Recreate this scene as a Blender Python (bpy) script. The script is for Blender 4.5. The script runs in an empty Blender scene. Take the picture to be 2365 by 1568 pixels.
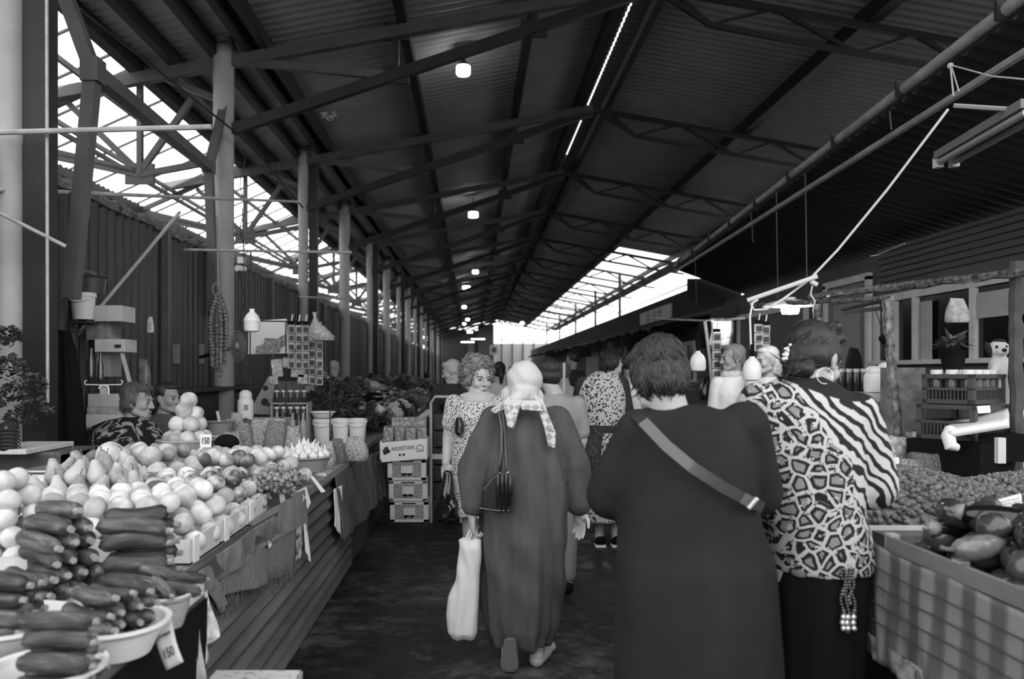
import bpy, math, random
import numpy as np
from mathutils import Vector, Matrix, Euler, noise
SC = bpy.context.scene
COL = SC.collection
PI = math.pi
F = 1840.0; VX = 1094.0; VY = 860.0; EYE = 1.5      # photograph: focal length in pixels, vanishing point, eye height
def P(px, py, Y): return Vector(((px-VX)/F*Y, Y, EYE-(py-VY)/F*Y))
def Pz(px, py, z):
    return P(px, py, F*(EYE-z)/(py-VY))
def PX(px, py, X):
    return P(px, py, X*F/(px-VX))
V = Vector
# ---------------------------------------------------------------- materials
MATS = {}
class NT:
    def __init__(s, name):
        s.m = bpy.data.materials.new(name); s.m.use_nodes = True
        s.t = s.m.node_tree; s.b = s.t.nodes['Principled BSDF']; s.out = s.t.nodes['Material Output']
    def n(s, typ, **kw):
        nd = s.t.nodes.new(typ)
        for k, v in kw.items():
            if k.startswith('_'): setattr(nd, k[1:], v)
            else:
                key = int(k[1:]) if k[0] == 'i' and k[1:].isdigit() else k.replace('__', ' ')
                if isinstance(v, bpy.types.NodeSocket): s.t.links.new(v, nd.inputs[key])
                else: nd.inputs[key].default_value = v
        return nd
    def l(s, a, b): s.t.links.new(a, b)
    def coord(s, scale=1.0, kind='Object', rot=None):
        c = s.n('ShaderNodeTexCoord').outputs[kind]
        mp = s.n('ShaderNodeMapping', Vector=c)
        sc = scale if isinstance(scale, (tuple, list)) else (scale,)*3
        mp.inputs['Scale'].default_value = sc
        if rot: mp.inputs['Rotation'].default_value = rot
        return mp.outputs[0]
    def noise(s, vec, scale=5, detail=3, rough=.55, dist=0):
        return s.n('ShaderNodeTexNoise', Vector=vec, Scale=scale, Detail=detail, Roughness=rough, Distortion=dist).outputs[0]
    def vor(s, vec, scale=5, feature='F1', rnd=1.0):
        return s.n('ShaderNodeTexVoronoi', _feature=feature, Vector=vec, Scale=scale, Randomness=rnd)
    def wave(s, vec, scale=5, dist=0, detail=0, typ='BANDS', d='X'):
        w = s.n('ShaderNodeTexWave', _wave_type=typ, Vector=vec, Scale=scale, Distortion=dist, Detail=detail)
        if typ == 'BANDS': w.bands_direction = d
        return w.outputs['Fac']
    def math(s, op, a, b=0.0, c=0.0):
        nd = s.n('ShaderNodeMath', _operation=op)
        for i, x in enumerate((a, b, c)):
            if isinstance(x, bpy.types.NodeSocket): s.l(x, nd.inputs[i])
            else: nd.inputs[i].default_value = x
        return nd.outputs[0]
    def ramp(s, fac, stops, const=False):
        r = s.n('ShaderNodeValToRGB', Fac=fac); e = r.color_ramp
        if const: e.interpolation = 'CONSTANT'
        while len(e.elements) < len(stops): e.elements.new(.5)
        for el, (p, v) in zip(e.elements, stops): el.position = p; el.color = (v, v, v, 1)
        return r.outputs[0]
    def mix(s, fac, a, b):
        nd = s.n('ShaderNodeMix', _data_type='FLOAT')
        for i, x in zip((0, 2, 3), (fac, a, b)):
            if isinstance(x, bpy.types.NodeSocket): s.l(x, nd.inputs[i])
            else: nd.inputs[i].default_value = x
        return nd.outputs[0]
    def xyz(s, vec):
        return s.n('ShaderNodeSeparateXYZ', Vector=vec).outputs
    def base(s, v):
        if isinstance(v, bpy.types.NodeSocket): s.l(v, s.b.inputs['Base Color'])
        else: s.b.inputs['Base Color'].default_value = (v, v, v, 1)
    def bump(s, h, strength=.3, dist=.01):
        bp = s.n('ShaderNodeBump', Height=h, Strength=strength, Distance=dist)
        s.l(bp.outputs[0], s.b.inputs['Normal'])
    def fin(s, rough=.7, spec=.4, metal=0, **kw):
        i = s.b.inputs
        if isinstance(rough, bpy.types.NodeSocket): s.l(rough, i['Roughness'])
        else: i['Roughness'].default_value = rough
        i['Specular IOR Level'].default_value = spec; i['Metallic'].default_value = metal
        for k, v in kw.items(): i[k.replace('__', ' ')].default_value = v
        return s.m
def mat(name, v, rough=.75, spec=.3, var=0.0, scale=6.0, bump=0.0, bscale=None, metal=0.0, stretch=(1, 1, 1)):
    """plain grey surface; var = relative tone variation from noise (wear, weave, skin)"""
    if name in MATS: return MATS[name]
    t = NT(name)
    if var > 0 or bump > 0:
        vec = t.coord(stretch)
        nz = t.noise(vec, scale, 5, .6)
        if var > 0: t.base(t.ramp(nz, [(.3, max(v*(1-var), 0)), (.7, min(v*(1+var), 1))]))
        else: t.base(v)
        if bump > 0: t.bump(t.noise(vec, bscale or scale*3, 4), bump, .01)
    else: t.base(v)
    MATS[name] = t.fin(rough, spec, metal)
    return t.m
def emis(name, v, strength):
    if name in MATS: return MATS[name]
    t = NT(name); t.base(v)
    t.b.inputs['Emission Color'].default_value = (1, 1, 1, 1); t.b.inputs['Emission Strength'].default_value = strength
    MATS[name] = t.fin(.5); return t.m
# ---------------------------------------------------------------- mesh builder
def frame_of(d):
    d = d.normalized(); a = V((0, 0, 1)) if abs(d.z) < .9 else V((1, 0, 0))
    u = d.cross(a).normalized(); return u, d.cross(u).normalized()
def Rz(a): return Matrix.Rotation(a, 4, 'Z')
def TR(loc, rot=(0, 0, 0), s=1.0):
    m = Matrix.Translation(loc) @ Euler(rot).to_matrix().to_4x4()
    return m @ Matrix.Diagonal((s, s, s, 1)) if not isinstance(s, (tuple, list)) else m @ Matrix.Diagonal((*s, 1))
class MB:
    def __init__(s): s.v = []; s.f = []; s.mi = []; s.cur = 0; s.M = None
    def add(s, vs, fs):
        o = len(s.v)
        s.v += [tuple(s.M @ V(v)) for v in vs] if s.M is not None else [tuple(v) for v in vs]
        s.f += [[i+o for i in f] for f in fs]; s.mi += [s.cur]*len(fs); return s
    def box(s, c, d, rot=None, taper=1.0):
        x, y, z = d[0]/2, d[1]/2, d[2]/2
        vs = [V((a*x*(taper if e < 0 else 1), b*y*(taper if e < 0 else 1), e*z)) for e in (-1, 1) for a, b in ((-1, -1), (1, -1), (1, 1), (-1, 1))]
        m = Euler(rot).to_matrix() if rot else Matrix.Identity(3)
        return s.add([m @ v + V(c) for v in vs], [(3, 2, 1, 0), (4, 5, 6, 7), (0, 1, 5, 4), (1, 2, 6, 5), (2, 3, 7, 6), (3, 0, 4, 7)])
    def bar(s, a, b, w, h=None, up=(0, 0, 1)):
        a, b = V(a), V(b); d = (b-a).normalized(); h = h or w
        sd = d.cross(V(up)); sd = sd.normalized() if sd.length > 1e-4 else V((1, 0, 0)); u = sd.cross(d)
        vs = [p+sd*i*w/2+u*j*h/2 for p in (a, b) for i, j in ((-1, -1), (1, -1), (1, 1), (-1, 1))]
        return s.add(vs, [(3, 2, 1, 0), (4, 5, 6, 7), (0, 1, 5, 4), (1, 2, 6, 5), (2, 3, 7, 6), (3, 0, 4, 7)])
    def tube(s, pts, r, n=8, caps=True):
        pts = [V(p) for p in pts]; k = len(pts); rs = r if isinstance(r, (list, tuple)) else [r]*k
        vs = []; u = None
        for i, p in enumerate(pts):
            d = (pts[min(i+1, k-1)]-pts[max(i-1, 0)]); d = d.normalized() if d.length > 1e-9 else V((0, 0, 1))
            if u is None: u, w = frame_of(d)
            else:
                u = u-d*u.dot(d); u = u.normalized() if u.length > 1e-6 else frame_of(d)[0]; w = d.cross(u)
            vs += [p+(u*math.cos(2*PI*j/n)+w*math.sin(2*PI*j/n))*rs[i] for j in range(n)]
        fs = [(i*n+j, i*n+(j+1) % n, (i+1)*n+(j+1) % n, (i+1)*n+j) for i in range(k-1) for j in range(n)]
        if caps: fs += [tuple(range(n-1, -1, -1)), tuple((k-1)*n+j for j in range(n))]
        return s.add(vs, fs)
    def lathe(s, prof, n=20, c=(0, 0, 0), m=None, caps=True, fn=None):
        vs = []
        for r, z in prof:
            for j in range(n):
                a = 2*PI*j/n; v = V((r*math.cos(a), r*math.sin(a), z))
                if fn: v = fn(v, a)
                vs.append((m @ v if m is not None else v)+V(c))
        k = len(prof)
        fs = [(i*n+j, i*n+(j+1) % n, (i+1)*n+(j+1) % n, (i+1)*n+j) for i in range(k-1) for j in range(n)]
        if caps:
            if prof[0][0] > 1e-6: fs.append(tuple(range(n-1, -1, -1)))
            if prof[-1][0] > 1e-6: fs.append(tuple((k-1)*n+j for j in range(n)))
        return s.add(vs, fs)
    def ell(s, c, r, rot=None, n=14, m=9, fn=None):
        if not isinstance(r, (tuple, list)): r = (r, r, r)
        R = (rot if isinstance(rot, Matrix) else Euler(rot).to_matrix()) if rot is not None else Matrix.Identity(3)
        vs = []; 
        for i in range(m+1):
            t = PI*i/m
            for j in range(n if 0 < i < m else 1):
                p = 2*PI*j/n; d = V((math.sin(t)*math.cos(p), math.sin(t)*math.sin(p), -math.cos(t)))
                q = V((d.x*r[0], d.y*r[1], d.z*r[2]))
                if fn: q = fn(q, d)
                vs.append(R @ q+V(c))
        fs = [(0, 1+(j+1) % n, 1+j) for j in range(n)]
        for i in range(m-2):
            a = 1+i*n; fs += [(a+j, a+(j+1) % n, a+n+(j+1) % n, a+n+j) for j in range(n)]
        a = 1+(m-2)*n; fs += [(a+j, a+(j+1) % n, a+n) for j in range(n)]
        return s.add(vs, fs)
    def cap(s, a, b, ra, rb, n=12):
        """closed tapered capsule"""
        a, b = V(a), V(b); d = b-a; L = d.length
        if L < 1e-6: return s.ell(a, ra)
        d /= L; u, w = frame_of(d); rings = []
        for t in (-1, -.92, -.7, -.35, 0): rings.append((a+d*(t*ra), ra*math.sqrt(max(1-t*t, 0))))
        for t in (0, .35, .7, .92, 1): rings.append((b+d*(t*rb), rb*math.sqrt(max(1-t*t, 0))))
        vs = [rings[0][0]]
        for c, r in rings[1:-1]: vs += [c+(u*math.cos(2*PI*j/n)+w*math.sin(2*PI*j/n))*r for j in range(n)]
        vs.append(rings[-1][0]); k = len(rings)-2
        fs = [(0, 1+(j+1) % n, 1+j) for j in range(n)]
        for i in range(k-1):
            q = 1+i*n; fs += [(q+j, q+(j+1) % n, q+n+(j+1) % n, q+n+j) for j in range(n)]
        q = 1+(k-1)*n; fs += [(q+j, q+(j+1) % n, q+n) for j in range(n)]
        return s.add(vs, fs)
    def chain(s, pts, rs, n=12):
        for i in range(len(pts)-1): s.cap(pts[i], pts[i+1], rs[i], rs[i+1], n)
        return s
    def loft(s, rings, n=36, power=2.0):
        """closed stack of horizontal super-ellipse rings (z, cx, cy, rx, ry)"""
        vs = []
        for r in rings:
            z, cx, cy, rx, ry = r[:5]; pw = r[5] if len(r) > 5 else power; tx = r[6] if len(r) > 6 else 0
            for j in range(n):
                a = 2*PI*j/n; ca, sa = math.cos(a), math.sin(a)
                k = (abs(ca)**pw+abs(sa)**pw)**(-1/pw)
                vs.append((cx+rx*ca*k, cy+ry*sa*k, z+tx*ca*k*rx))
        k = len(rings)
        fs = [(i*n+j, i*n+(j+1) % n, (i+1)*n+(j+1) % n, (i+1)*n+j) for i in range(k-1) for j in range(n)]
        fs += [tuple(range(n-1, -1, -1)), tuple((k-1)*n+j for j in range(n))]
        return s.add(vs, fs)
    def grid(s, fn, nu, nv, flip=False):
        vs = [fn(i/nu, j/nv) for j in range(nv+1) for i in range(nu+1)]
        fs = [(j*(nu+1)+i, j*(nu+1)+i+1, (j+1)*(nu+1)+i+1, (j+1)*(nu+1)+i) for j in range(nv) for i in range(nu)]
        if flip: fs = [f[::-1] for f in fs]
        return s.add(vs, fs)
    def prism(s, poly, h, m=None):
        """polygon in local XY extruded along +Z by h"""
        n = len(poly); M = m if m is not None else Matrix.Identity(4)
        vs = [M @ V((x, y, z)) for z in (0, h) for x, y in poly]
        fs = [tuple(range(n-1, -1, -1)), tuple(range(n, 2*n))]+[(i, (i+1) % n, n+(i+1) % n, n+i) for i in range(n)]
        return s.add(vs, fs)
    def mesh(s, name):
        me = bpy.data.meshes.new(name); me.from_pydata(s.v, [], s.f)
        if any(s.mi): me.polygons.foreach_set('material_index', s.mi)
        return me
    def build(s, name, m, parent=None, smooth=False, bevel=0, solid=0, sub=0, angle=40, keep=False, wire=0):
        if parent is None and not keep and s.v:
            a = np.array(s.v); lo, hi = a.min(0), a.max(0); o = V(((lo[0]+hi[0])/2, (lo[1]+hi[1])/2, lo[2]))
            s.v = [tuple(x) for x in (a-np.array(o))]
        else: o = V((0, 0, 0))
        return link(name, s.mesh(name), m, parent, smooth, bevel, solid, sub, o, angle, wire)
def link(name, me, m, parent=None, smooth=False, bevel=0, solid=0, sub=0, loc=(0, 0, 0), angle=40, wire=0):
    ob = bpy.data.objects.new(name, me); COL.objects.link(ob)
    for x in (m if isinstance(m, (list, tuple)) else [m]): me.materials.append(x)
    if smooth:
        me.polygons.foreach_set('use_smooth', [True]*len(me.polygons))
        if angle < 180:
            try: me.set_sharp_from_angle(angle=math.radians(angle))
            except Exception: pass
    if parent is not None:
        ob.parent = parent; ob.matrix_parent_inverse = W(parent).inverted()
    ob.location = loc
    if solid: md = ob.modifiers.new('thick', 'SOLIDIFY'); md.thickness = solid; md.offset = 0
    if bevel: md = ob.modifiers.new('bevel', 'BEVEL'); md.width = bevel; md.segments = 2; md.limit_method = 'ANGLE'
    if sub: md = ob.modifiers.new('sub', 'SUBSURF'); md.levels = md.render_levels = sub
    if wire: md = ob.modifiers.new('w', 'WIREFRAME'); md.thickness = wire
    return ob
def W(o):
    m = Matrix.LocRotScale(o.location, o.rotation_euler, o.scale)
    return W(o.parent) @ o.matrix_parent_inverse @ m if o.parent else m
def tag(o, label=None, cat=None, group=None, kind=None):
    if label: o['label'] = label
    if cat: o['category'] = cat
    if group: o['group'] = group
    if kind: o['kind'] = kind
    return o
def struct(o): o['kind'] = 'structure'; return o
def thing(name, label, cat, loc=(0, 0, 0), rotz=0, group=None):
    o = bpy.data.objects.new(name, None); COL.objects.link(o); o.empty_display_size = .1
    o.location = loc; o.rotation_euler = (0, 0, rotz) if not isinstance(rotz, (tuple, list, Euler)) else rotz
    return tag(o, label, cat, group)
KIDS = {}
def kids(o): return [c for c in o.children]
def dup(root, loc, rot=0, label=None, group=None, scale=None):
    r = root.copy(); COL.objects.link(r); r.location = loc
    r.rotation_euler = (0, 0, rot) if not isinstance(rot, (tuple, list, Euler)) else rot
    if scale: r.scale = (scale,)*3 if not isinstance(scale, (tuple, list)) else scale
    if label: r['label'] = label
    if group: r['group'] = group
    for ch in list(root.children):
        c = ch.copy(); COL.objects.link(c); c.parent = r
        for g in list(ch.children):
            d = g.copy(); COL.objects.link(d); d.parent = c
    return r
ORD = ['zeroth', 'first', 'second', 'third', 'fourth', 'fifth', 'sixth', 'seventh', 'eighth', 'ninth', 'tenth', 'eleventh', 'twelfth', 'thirteenth', 'fourteenth', 'fifteenth', 'sixteenth', 'seventeenth', 'eighteenth', 'nineteenth', 'twentieth']
def nth(i):
    if i <= 20: return ORD[i]
    return ('twenty', 'thirty', 'forty', 'fifty', 'sixty', 'seventy', 'eighty', 'ninety')[i//10-2]+('-'+ORD[i % 10] if i % 10 else 'th') if i < 100 and i % 10 else ('thirtieth', 'fortieth', 'fiftieth', 'sixtieth', 'seventieth', 'eightieth', 'ninetieth')[i//10-3]
# ------------------------------------------------ solid union of overlapping closed shapes -> one smooth skin
def fuse(mb, vox=.008, smooth=4, fac=.5, fold=None, adapt=0):
    me = mb.mesh('tmp'); ob = bpy.data.objects.new('tmp', me); COL.objects.link(ob)
    md = ob.modifiers.new('r', 'REMESH'); md.mode = 'VOXEL'; md.voxel_size = vox; md.use_smooth_shade = True
    if smooth: sm = ob.modifiers.new('s', 'SMOOTH'); sm.iterations = smooth; sm.factor = fac
    dg = bpy.context.evaluated_depsgraph_get(); dg.update()
    out = bpy.data.meshes.new_from_object(ob.evaluated_get(dg))
    bpy.data.objects.remove(ob); bpy.data.meshes.remove(me)
    if fold is not None:
        n = len(out.vertices); co = np.empty(n*3, np.float32); no = np.empty(n*3, np.float32)
        out.vertices.foreach_get('co', co); out.vertices.foreach_get('normal', no)
        co = co.reshape(-1, 3); no = no.reshape(-1, 3)
        co += no*fold(co, no)[:, None].astype(np.float32)
        out.vertices.foreach_set('co', co.ravel()); out.update()
    out.polygons.foreach_set('use_smooth', [True]*len(out.polygons))
    return out
def text_mesh(txt, size, depth=.001):
    cu = bpy.data.curves.new('t', 'FONT'); cu.body = txt; cu.size = size; cu.align_x = 'CENTER'; cu.align_y = 'CENTER'; cu.extrude = depth
    ob = bpy.data.objects.new('t', cu); COL.objects.link(ob)
    dg = bpy.context.evaluated_depsgraph_get(); dg.update()
    me = bpy.data.meshes.new_from_object(ob.evaluated_get(dg)); bpy.data.objects.remove(ob); return me
def text(name, txt, size, M, m, parent=None, depth=.001, sx=1.0):
    me = text_mesh(txt, size, depth); me.transform(M @ Matrix.Diagonal((sx, 1, 1, 1)))
    return link(name, me, m, parent)
def basis(o, x, y):
    """matrix with origin o and local X, Y directions"""
    x = V(x).normalized(); y = V(y); y = (y-x*y.dot(x)).normalized(); z = x.cross(y)
    return Matrix(((x.x, y.x, z.x, o[0]), (x.y, y.y, z.y, o[1]), (x.z, y.z, z.z, o[2]), (0, 0, 0, 1)))
# ================================================================= camera, sky
cam = bpy.data.cameras.new('camera'); cam_ob = bpy.data.objects.new('camera', cam); COL.objects.link(cam_ob)
cam_ob.location = (0, 0, EYE); cam_ob.rotation_euler = (PI/2, 0, 0)
cam.sensor_width = 36; cam.sensor_fit = 'HORIZONTAL'; cam.lens = F*36/2365
cam.shift_x = (1182.5-VX)/2365; cam.shift_y = (VY-784)/2365
cam.clip_start = .05; cam.clip_end = 300
cam.dof.use_dof = True; cam.dof.focus_distance = 4.4; cam.dof.aperture_fstop = 2.4
SC.camera = cam_ob
# ================================================================= hall shell
YC = [4.92+4.32*k for k in range(16)]           # column lines
YE = 72.0                                       # far end wall
def zroof(X): return 6.25-.182*abs(X-2.02)
M_floor = NT('wet_asphalt')
c_ = M_floor.coord(1); n1 = M_floor.noise(c_, .9, 6, .62); n2 = M_floor.noise(c_, 9, 5, .65); n3 = M_floor.noise(M_floor.coord((3, 3.5, 1)), 2.4, 5, .7)
mixn = M_floor.math('ADD', M_floor.math('MULTIPLY', n1, .5), M_floor.math('MULTIPLY', n3, .5))
M_floor.base(M_floor.ramp(mixn, [(.40, .010), (.5, .022), (.57, .06), (.68, .12)]))
M_floor.bump(n2, .35, .01)
M_floor = M_floor.fin(M_floor.ramp(mixn, [(.42, .32), (.56, .85)]), .35)
struct(MB().box((0, 34, -.1), (26, 80, .2)).build('floor', M_floor))
struct(MB().box((0, 30, -.4), (400, 400, .2)).build('ground', mat('outside_ground', .28, .9, var=.2, scale=.2)))
struct(MB().box((-6.1, 37, .01), (5.8, 70, .02)).build('floor_left_bounce', mat('pale_bounce_slab', .65, .9, var=.1, scale=1)))  # unseen slab added to bounce light up under the eave
def corr_sheet(x0, x1, y0, y1, zf, pitch=.16, amp=.018, nx=2):
    """sheet whose corrugations run along X, waves repeat along Y"""
    ny = int((y1-y0)/pitch*6); mb = MB()
    def fn(u, v):
        x = x0+(x1-x0)*u; y = y0+(y1-y0)*v
        return (x, y, zf(x)+amp*math.sin(2*PI*(y-y0)/pitch))
    return mb.grid(fn, nx, ny)
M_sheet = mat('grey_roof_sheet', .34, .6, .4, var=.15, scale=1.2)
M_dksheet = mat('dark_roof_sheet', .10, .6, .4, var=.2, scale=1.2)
struct(corr_sheet(-3.95, 2.012, 2.0, YE, zroof).build('ceiling_left', M_sheet, smooth=True))
struct(corr_sheet(2.035, 4.72, 2.0, YE, zroof).build('ceiling_middle', M_sheet, smooth=True))
struct(corr_sheet(4.72, 7.25, 2.0, 26.8, zroof).build('ceiling_right', M_sheet, smooth=True))
t = NT('translucent_roof_sheet')
tl = t.n('ShaderNodeBsdfTranslucent', Color=(.8, .8, .8, 1)); tp = t.n('ShaderNodeBsdfTransparent', Color=(.9, .9, .9, 1)); mx = t.n('ShaderNodeMixShader', i0=.12, i1=tl.outputs[0], i2=tp.outputs[0])
t.l(mx.outputs[0], t.out.inputs[0]); M_transl = t.m
struct(corr_sheet(4.72, 6.95, 26.8, YE, zroof).build('ceiling_translucent', M_transl, smooth=True))
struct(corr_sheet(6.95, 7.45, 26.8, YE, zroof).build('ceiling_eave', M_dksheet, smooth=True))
M_steel = mat('painted_dark_steel', .022, .55, .4, var=.25, scale=3)
M_steel2 = mat('grey_painted_steel', .10, .5, .4, var=.25, scale=3)
M_col = mat('pale_painted_pipe', .40, .45, .4, var=.15, scale=2.5, bump=.05)
struct(MB().bar((2.02, 17.5, zroof(2.02)+.03), (2.02, YE, zroof(2.02)+.03), .3, .01).build('ceiling_ridge_cap', M_dksheet))
# purlins
for X, w, h, w2 in ((-3.93, .14, .16, 'outermost eave'), (-3.49, .10, .16, 'second from the glazed side'), (-3.0, .10, .16, 'third from the glazed side'), (-2.62, .08, .18, 'paired outer'), (-2.42, .08, .18, 'paired inner'), (-.83, .11, .17, 'mid slope'), (.70, .11, .17, 'upper slope'), (1.80, .14, .18, 'near side ridge'), (2.27, .10, .18, 'far side ridge'), (4.62, .16, .2, 'dark slope'), (6.6, .1, .15, 'outer dark slope')):
    z = zroof(X)-h/2-.03
    tag(MB().bar((X, 2, z), (X, YE, z), w, h).build('purlin', M_steel), 'long dark steel %s purlin running under the corrugated roof' % w2, 'roof beam', 'roof purlins')
# trusses
def make_truss():
    r = thing('roof_truss', 'x', 'roof truss', (0, 0, 0), 0, 'steel roof trusses')
    zc = lambda X: zroof(X)-.27
    MB().bar((-5.3, 0, zc(-5.3)), (2.02, 0, zc(2.02)), .1, .13).build('top_chord', M_steel2, r)
    MB().bar((2.02, 0, zc(2.02)), (7.0, 0, zc(7.0)), .06, .08).build('top_chord', M_steel, r)
    zb = lambda X: 4.28+(X+2.9)*(zc(2.02)-.05-4.28)/4.92
    MB().bar((-2.9, 0, zb(-2.9)), (2.02, 0, zb(2.02)), .1, .12).build('bottom_chord', M_steel, r)
    low = [(2.15, zc(2.15)-.04), (2.75, zc(2.75)-.32), (4.45, zc(4.45)-.34), (5.95, zc(5.95)-.33), (7.0, zc(7)-.3)]
    mb = MB()
    for a, b in zip(low, low[1:]): mb.bar((a[0], 0, a[1]), (b[0], 0, b[1]), .05, .06)
    mb.build('bottom_chord', M_steel, r)
    for a, b in (((-2.75, zc(-2.75)), (-.95, zb(-.95))), ((-.9, zc(-.9)), (-.9, zb(-.9))), ((.7, zc(.7)), (.7, zb(.7)))):
        MB().bar((a[0], 0, a[1]), (b[0], 0, b[1]), .07, .09).build('web_member', M_steel2 if a[0] < -1 else M_steel, r)
    up = [2.3, 3.5, 5.1, 6.6]
    nodes = [(up[0], zc(up[0])), low[1], (up[1], zc(up[1])), low[2], (up[2], zc(up[2])), low[3], (up[3], zc(up[3]))]
    for a, b in zip(nodes, nodes[1:]): MB().bar((a[0], 0, a[1]), (b[0], 0, b[1]), .04, .045).build('web_member', M_steel, r)
    for gx, gz in ((-.9, zb(-.9)), (-.9, zc(-.9)), (.7, zb(.7))): MB().box((gx, 0, gz), (.3, .03, .2)).build('gusset_plate', M_steel, r)
    # lower hall frame beyond the columns
    for a, b in (((-8.6, 3.0), (-3.92, 5.08)), ((-3.92, 5.08), (-3.0, 4.7)), ((-3.92, 5.0), (-3.92, 3.82)), ((-6.4, 4.35), (-3.92, 3.82)), ((-3.92, 3.82), (-2.95, 4.0)), ((-3.92, 3.85), (-4.75, 4.65)), ((-3.92, 3.85), (-3.3, 4.72)), ((-3.92, 3.85), (-5.6, 4.25))):
        MB().bar((a[0], .12, a[1]), (b[0], .12, b[1]), .06, .07).build('side_frame', M_steel2, r)
    MB().box((-3.92, .12, 3.83), (.34, .04, .24)).build('node_plate', M_steel2, r)
    return r
tr0 = make_truss()
for k in range(1, 16):
    lab = 'steel roof truss meeting the %s pipe column along the dark wall' % nth(k+1)
    if k == 1: tr0.location = (0, YC[k], 0); tr0['label'] = lab
    else: dup(tr0, (0, YC[k], 0), 0, lab)
# columns
for k in range(16):
    X = -2.87 if k == 0 else -2.9; Y = YC[k]
    r = thing('pipe_column', '%s pale steel pipe column along the dark corrugated wall' % nth(k+1), 'column', (X, Y, 0), 0, 'pipe columns along the aisle')
    rad = .085 if k % 2 == 0 else .118
    MB().lathe([(rad, 0), (rad, 2.9), (rad+.006, 2.92), (rad+.006, 2.96), (rad, 2.98), (rad, 5.35)], 20, (X, Y, 0)).build('pipe', M_col, r, smooth=True)
    MB().box((X, Y, 5.28), (.26, .26, .03)).build('cap_plate', M_steel2, r)
    if k % 2 == 0: MB().box((X+.165, Y+.06, 2.6), (.14, .14, 5.2)).build('side_post', M_steel, r)
# glazed side roof
t = NT('wired_glass')
tl = t.n('ShaderNodeBsdfTranslucent', Color=(.9, .9, .9, 1)); tp = t.n('ShaderNodeBsdfTransparent', Color=(.95, .95, .95, 1)); mx = t.n('ShaderNodeMixShader', i0=.85, i1=tl.outputs[0], i2=tp.outputs[0])
t.l(mx.outputs[0], t.out.inputs[0]); M_glass = t.m
zg = lambda X: 5.15-.45*(-X-3.95)
wr = struct(thing('window_1', None, None, (-4.8, 38, zg(-4.8))))
MB().add([(-3.8, 2, zg(-3.8)), (-5.75, 2, zg(-5.75)), (-5.75, YE, zg(-5.75)), (-3.8, YE, zg(-3.8))], [(0, 1, 2, 3)]).build('glass_pane', M_glass, wr)
mb = MB()
y = 2.2
while y < YE: mb.bar((-3.85, y, zg(-3.85)-.02), (-5.75, y, zg(-5.75)-.02), .024, .025); y += .75
for X in (-4.45, -5.1, -5.2): mb.bar((X, 2, zg(X)-.06), (X, YE, zg(X)-.06), .04, .06)
mb.build('glazing_bar', M_steel2, wr)
struct(corr_sheet(-9.0, -5.7, 2.0, YE, zg).build('ceiling_lower', M_sheet, smooth=True))
struct(MB().box((-5.72, 37, zg(-5.72)-.08), (.1, 70, .12)).build('trim_1', M_steel))
struct(MB().box((-9.0, 37, 1.5), (.15, 70, 3.2)).build('wall_outer', mat('outer_wall_plaster', .75, .9)))
# dark corrugated wall along the columns
mb = MB(); prof = []; y = 3.2
while y < YE:
    prof += [(-3.12, y), (-3.12, y+.07), (-3.085, y+.09), (-3.085, y+.14)]; y += .16
vs = [(x, yy, z) for z in (0, 2.9) for x, yy in prof]; n = len(prof)
mb.add(vs, [(i, i+1, n+i+1, n+i) for i in range(n-1)])
struct(mb.build('wall_left', mat('dark_ribbed_wall_sheet', .028, .5, .45, var=.3, scale=1.5)))
mb = MB(); rnd = random.Random(3)
pts = [(-3.1+rnd.uniform(-.01, .01), 4.5+.12*i, 2.93+rnd.uniform(-.012, .012)) for i in range(560)]
mb.tube(pts, [.045+rnd.uniform(-.012, .018) for _ in pts], 7)
struct(mb.build('trim_2', mat('lumpy_foam_sealing', .22, .9, var=.7, scale=14), smooth=True))
for Y in (7.9, 12.0, 16.2): struct(MB().box((-3.05, Y, 1.45), (.07, .08, 2.9)).build('trim_wall_post', M_steel2))
# tree-like branching strut before the glazed roof
r = thing('branching_strut', 'thick branching grey steel strut crossing before the glazed roof', 'strut', (-2.6, 5.5, 0))
A = P(215, 165, 5.4); B = P(482, 385, 8.95)
MB().bar(A, P(165, 690, 5.4), .085, .1, (0, 1, 0)).build('post', M_steel2, r)
MB().bar(A, P(140, -40, 5.4), .09, .09, (0, 1, 0)).build('upper_arm', M_steel2, r)
MB().bar(A, B, .1, .1).build('long_arm', M_steel2, r)
MB().bar(B, P(495, 720, 8.95), .09, .09, (0, 1, 0)).build('post', M_steel2, r)
MB().bar(B, P(520, 240, 9.2), .09, .09, (0, 1, 0)).build('upper_arm', M_steel2, r)
MB().box(A, (.12, .13, .16)).build('node_plate', M_steel2, r); MB().box(B, (.12, .13, .14)).build('node_plate', M_steel2, r)
# strung pipes and lines on the wall side
def pole(name, label, a, b, rr, m, cat='pipe', group=None, mid=None):
    pts = [a]+(mid or [])+[b]
    return tag(MB().tube(pts, rr, 8).build(name, m, smooth=True), label, cat, group)
M_galv = mat('galvanised_pipe', .42, .4, .5, var=.25, scale=8)
pole('horizontal_pipe', 'pale upper pipe crossing before the first column under the glazed roof', P(-20, 306, 4.7), P(488, 293, 4.7), .017, M_galv)
pole('horizontal_pipe', 'lower dull pipe strung from the first column past the second', P(-20, 437, 4.75), P(690, 466, 8.9), .014, M_galv)
pole('horizontal_pipe', 'thin pipe reaching from the ribbed wall to the third column', P(425, 577, 8.2), P(812, 583, 8.2), .014, M_galv)
pole('horizontal_pipe', 'thin pipe strung across the third and fourth columns lower down', P(690, 686, 12.5), P(815, 690, 12.5), .014, M_galv)
pole('conduit_pipe', 'thin upright conduit pipe beside the first column', P(108, -30, 4.75), P(110, 930, 4.75), .01, M_galv)
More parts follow.
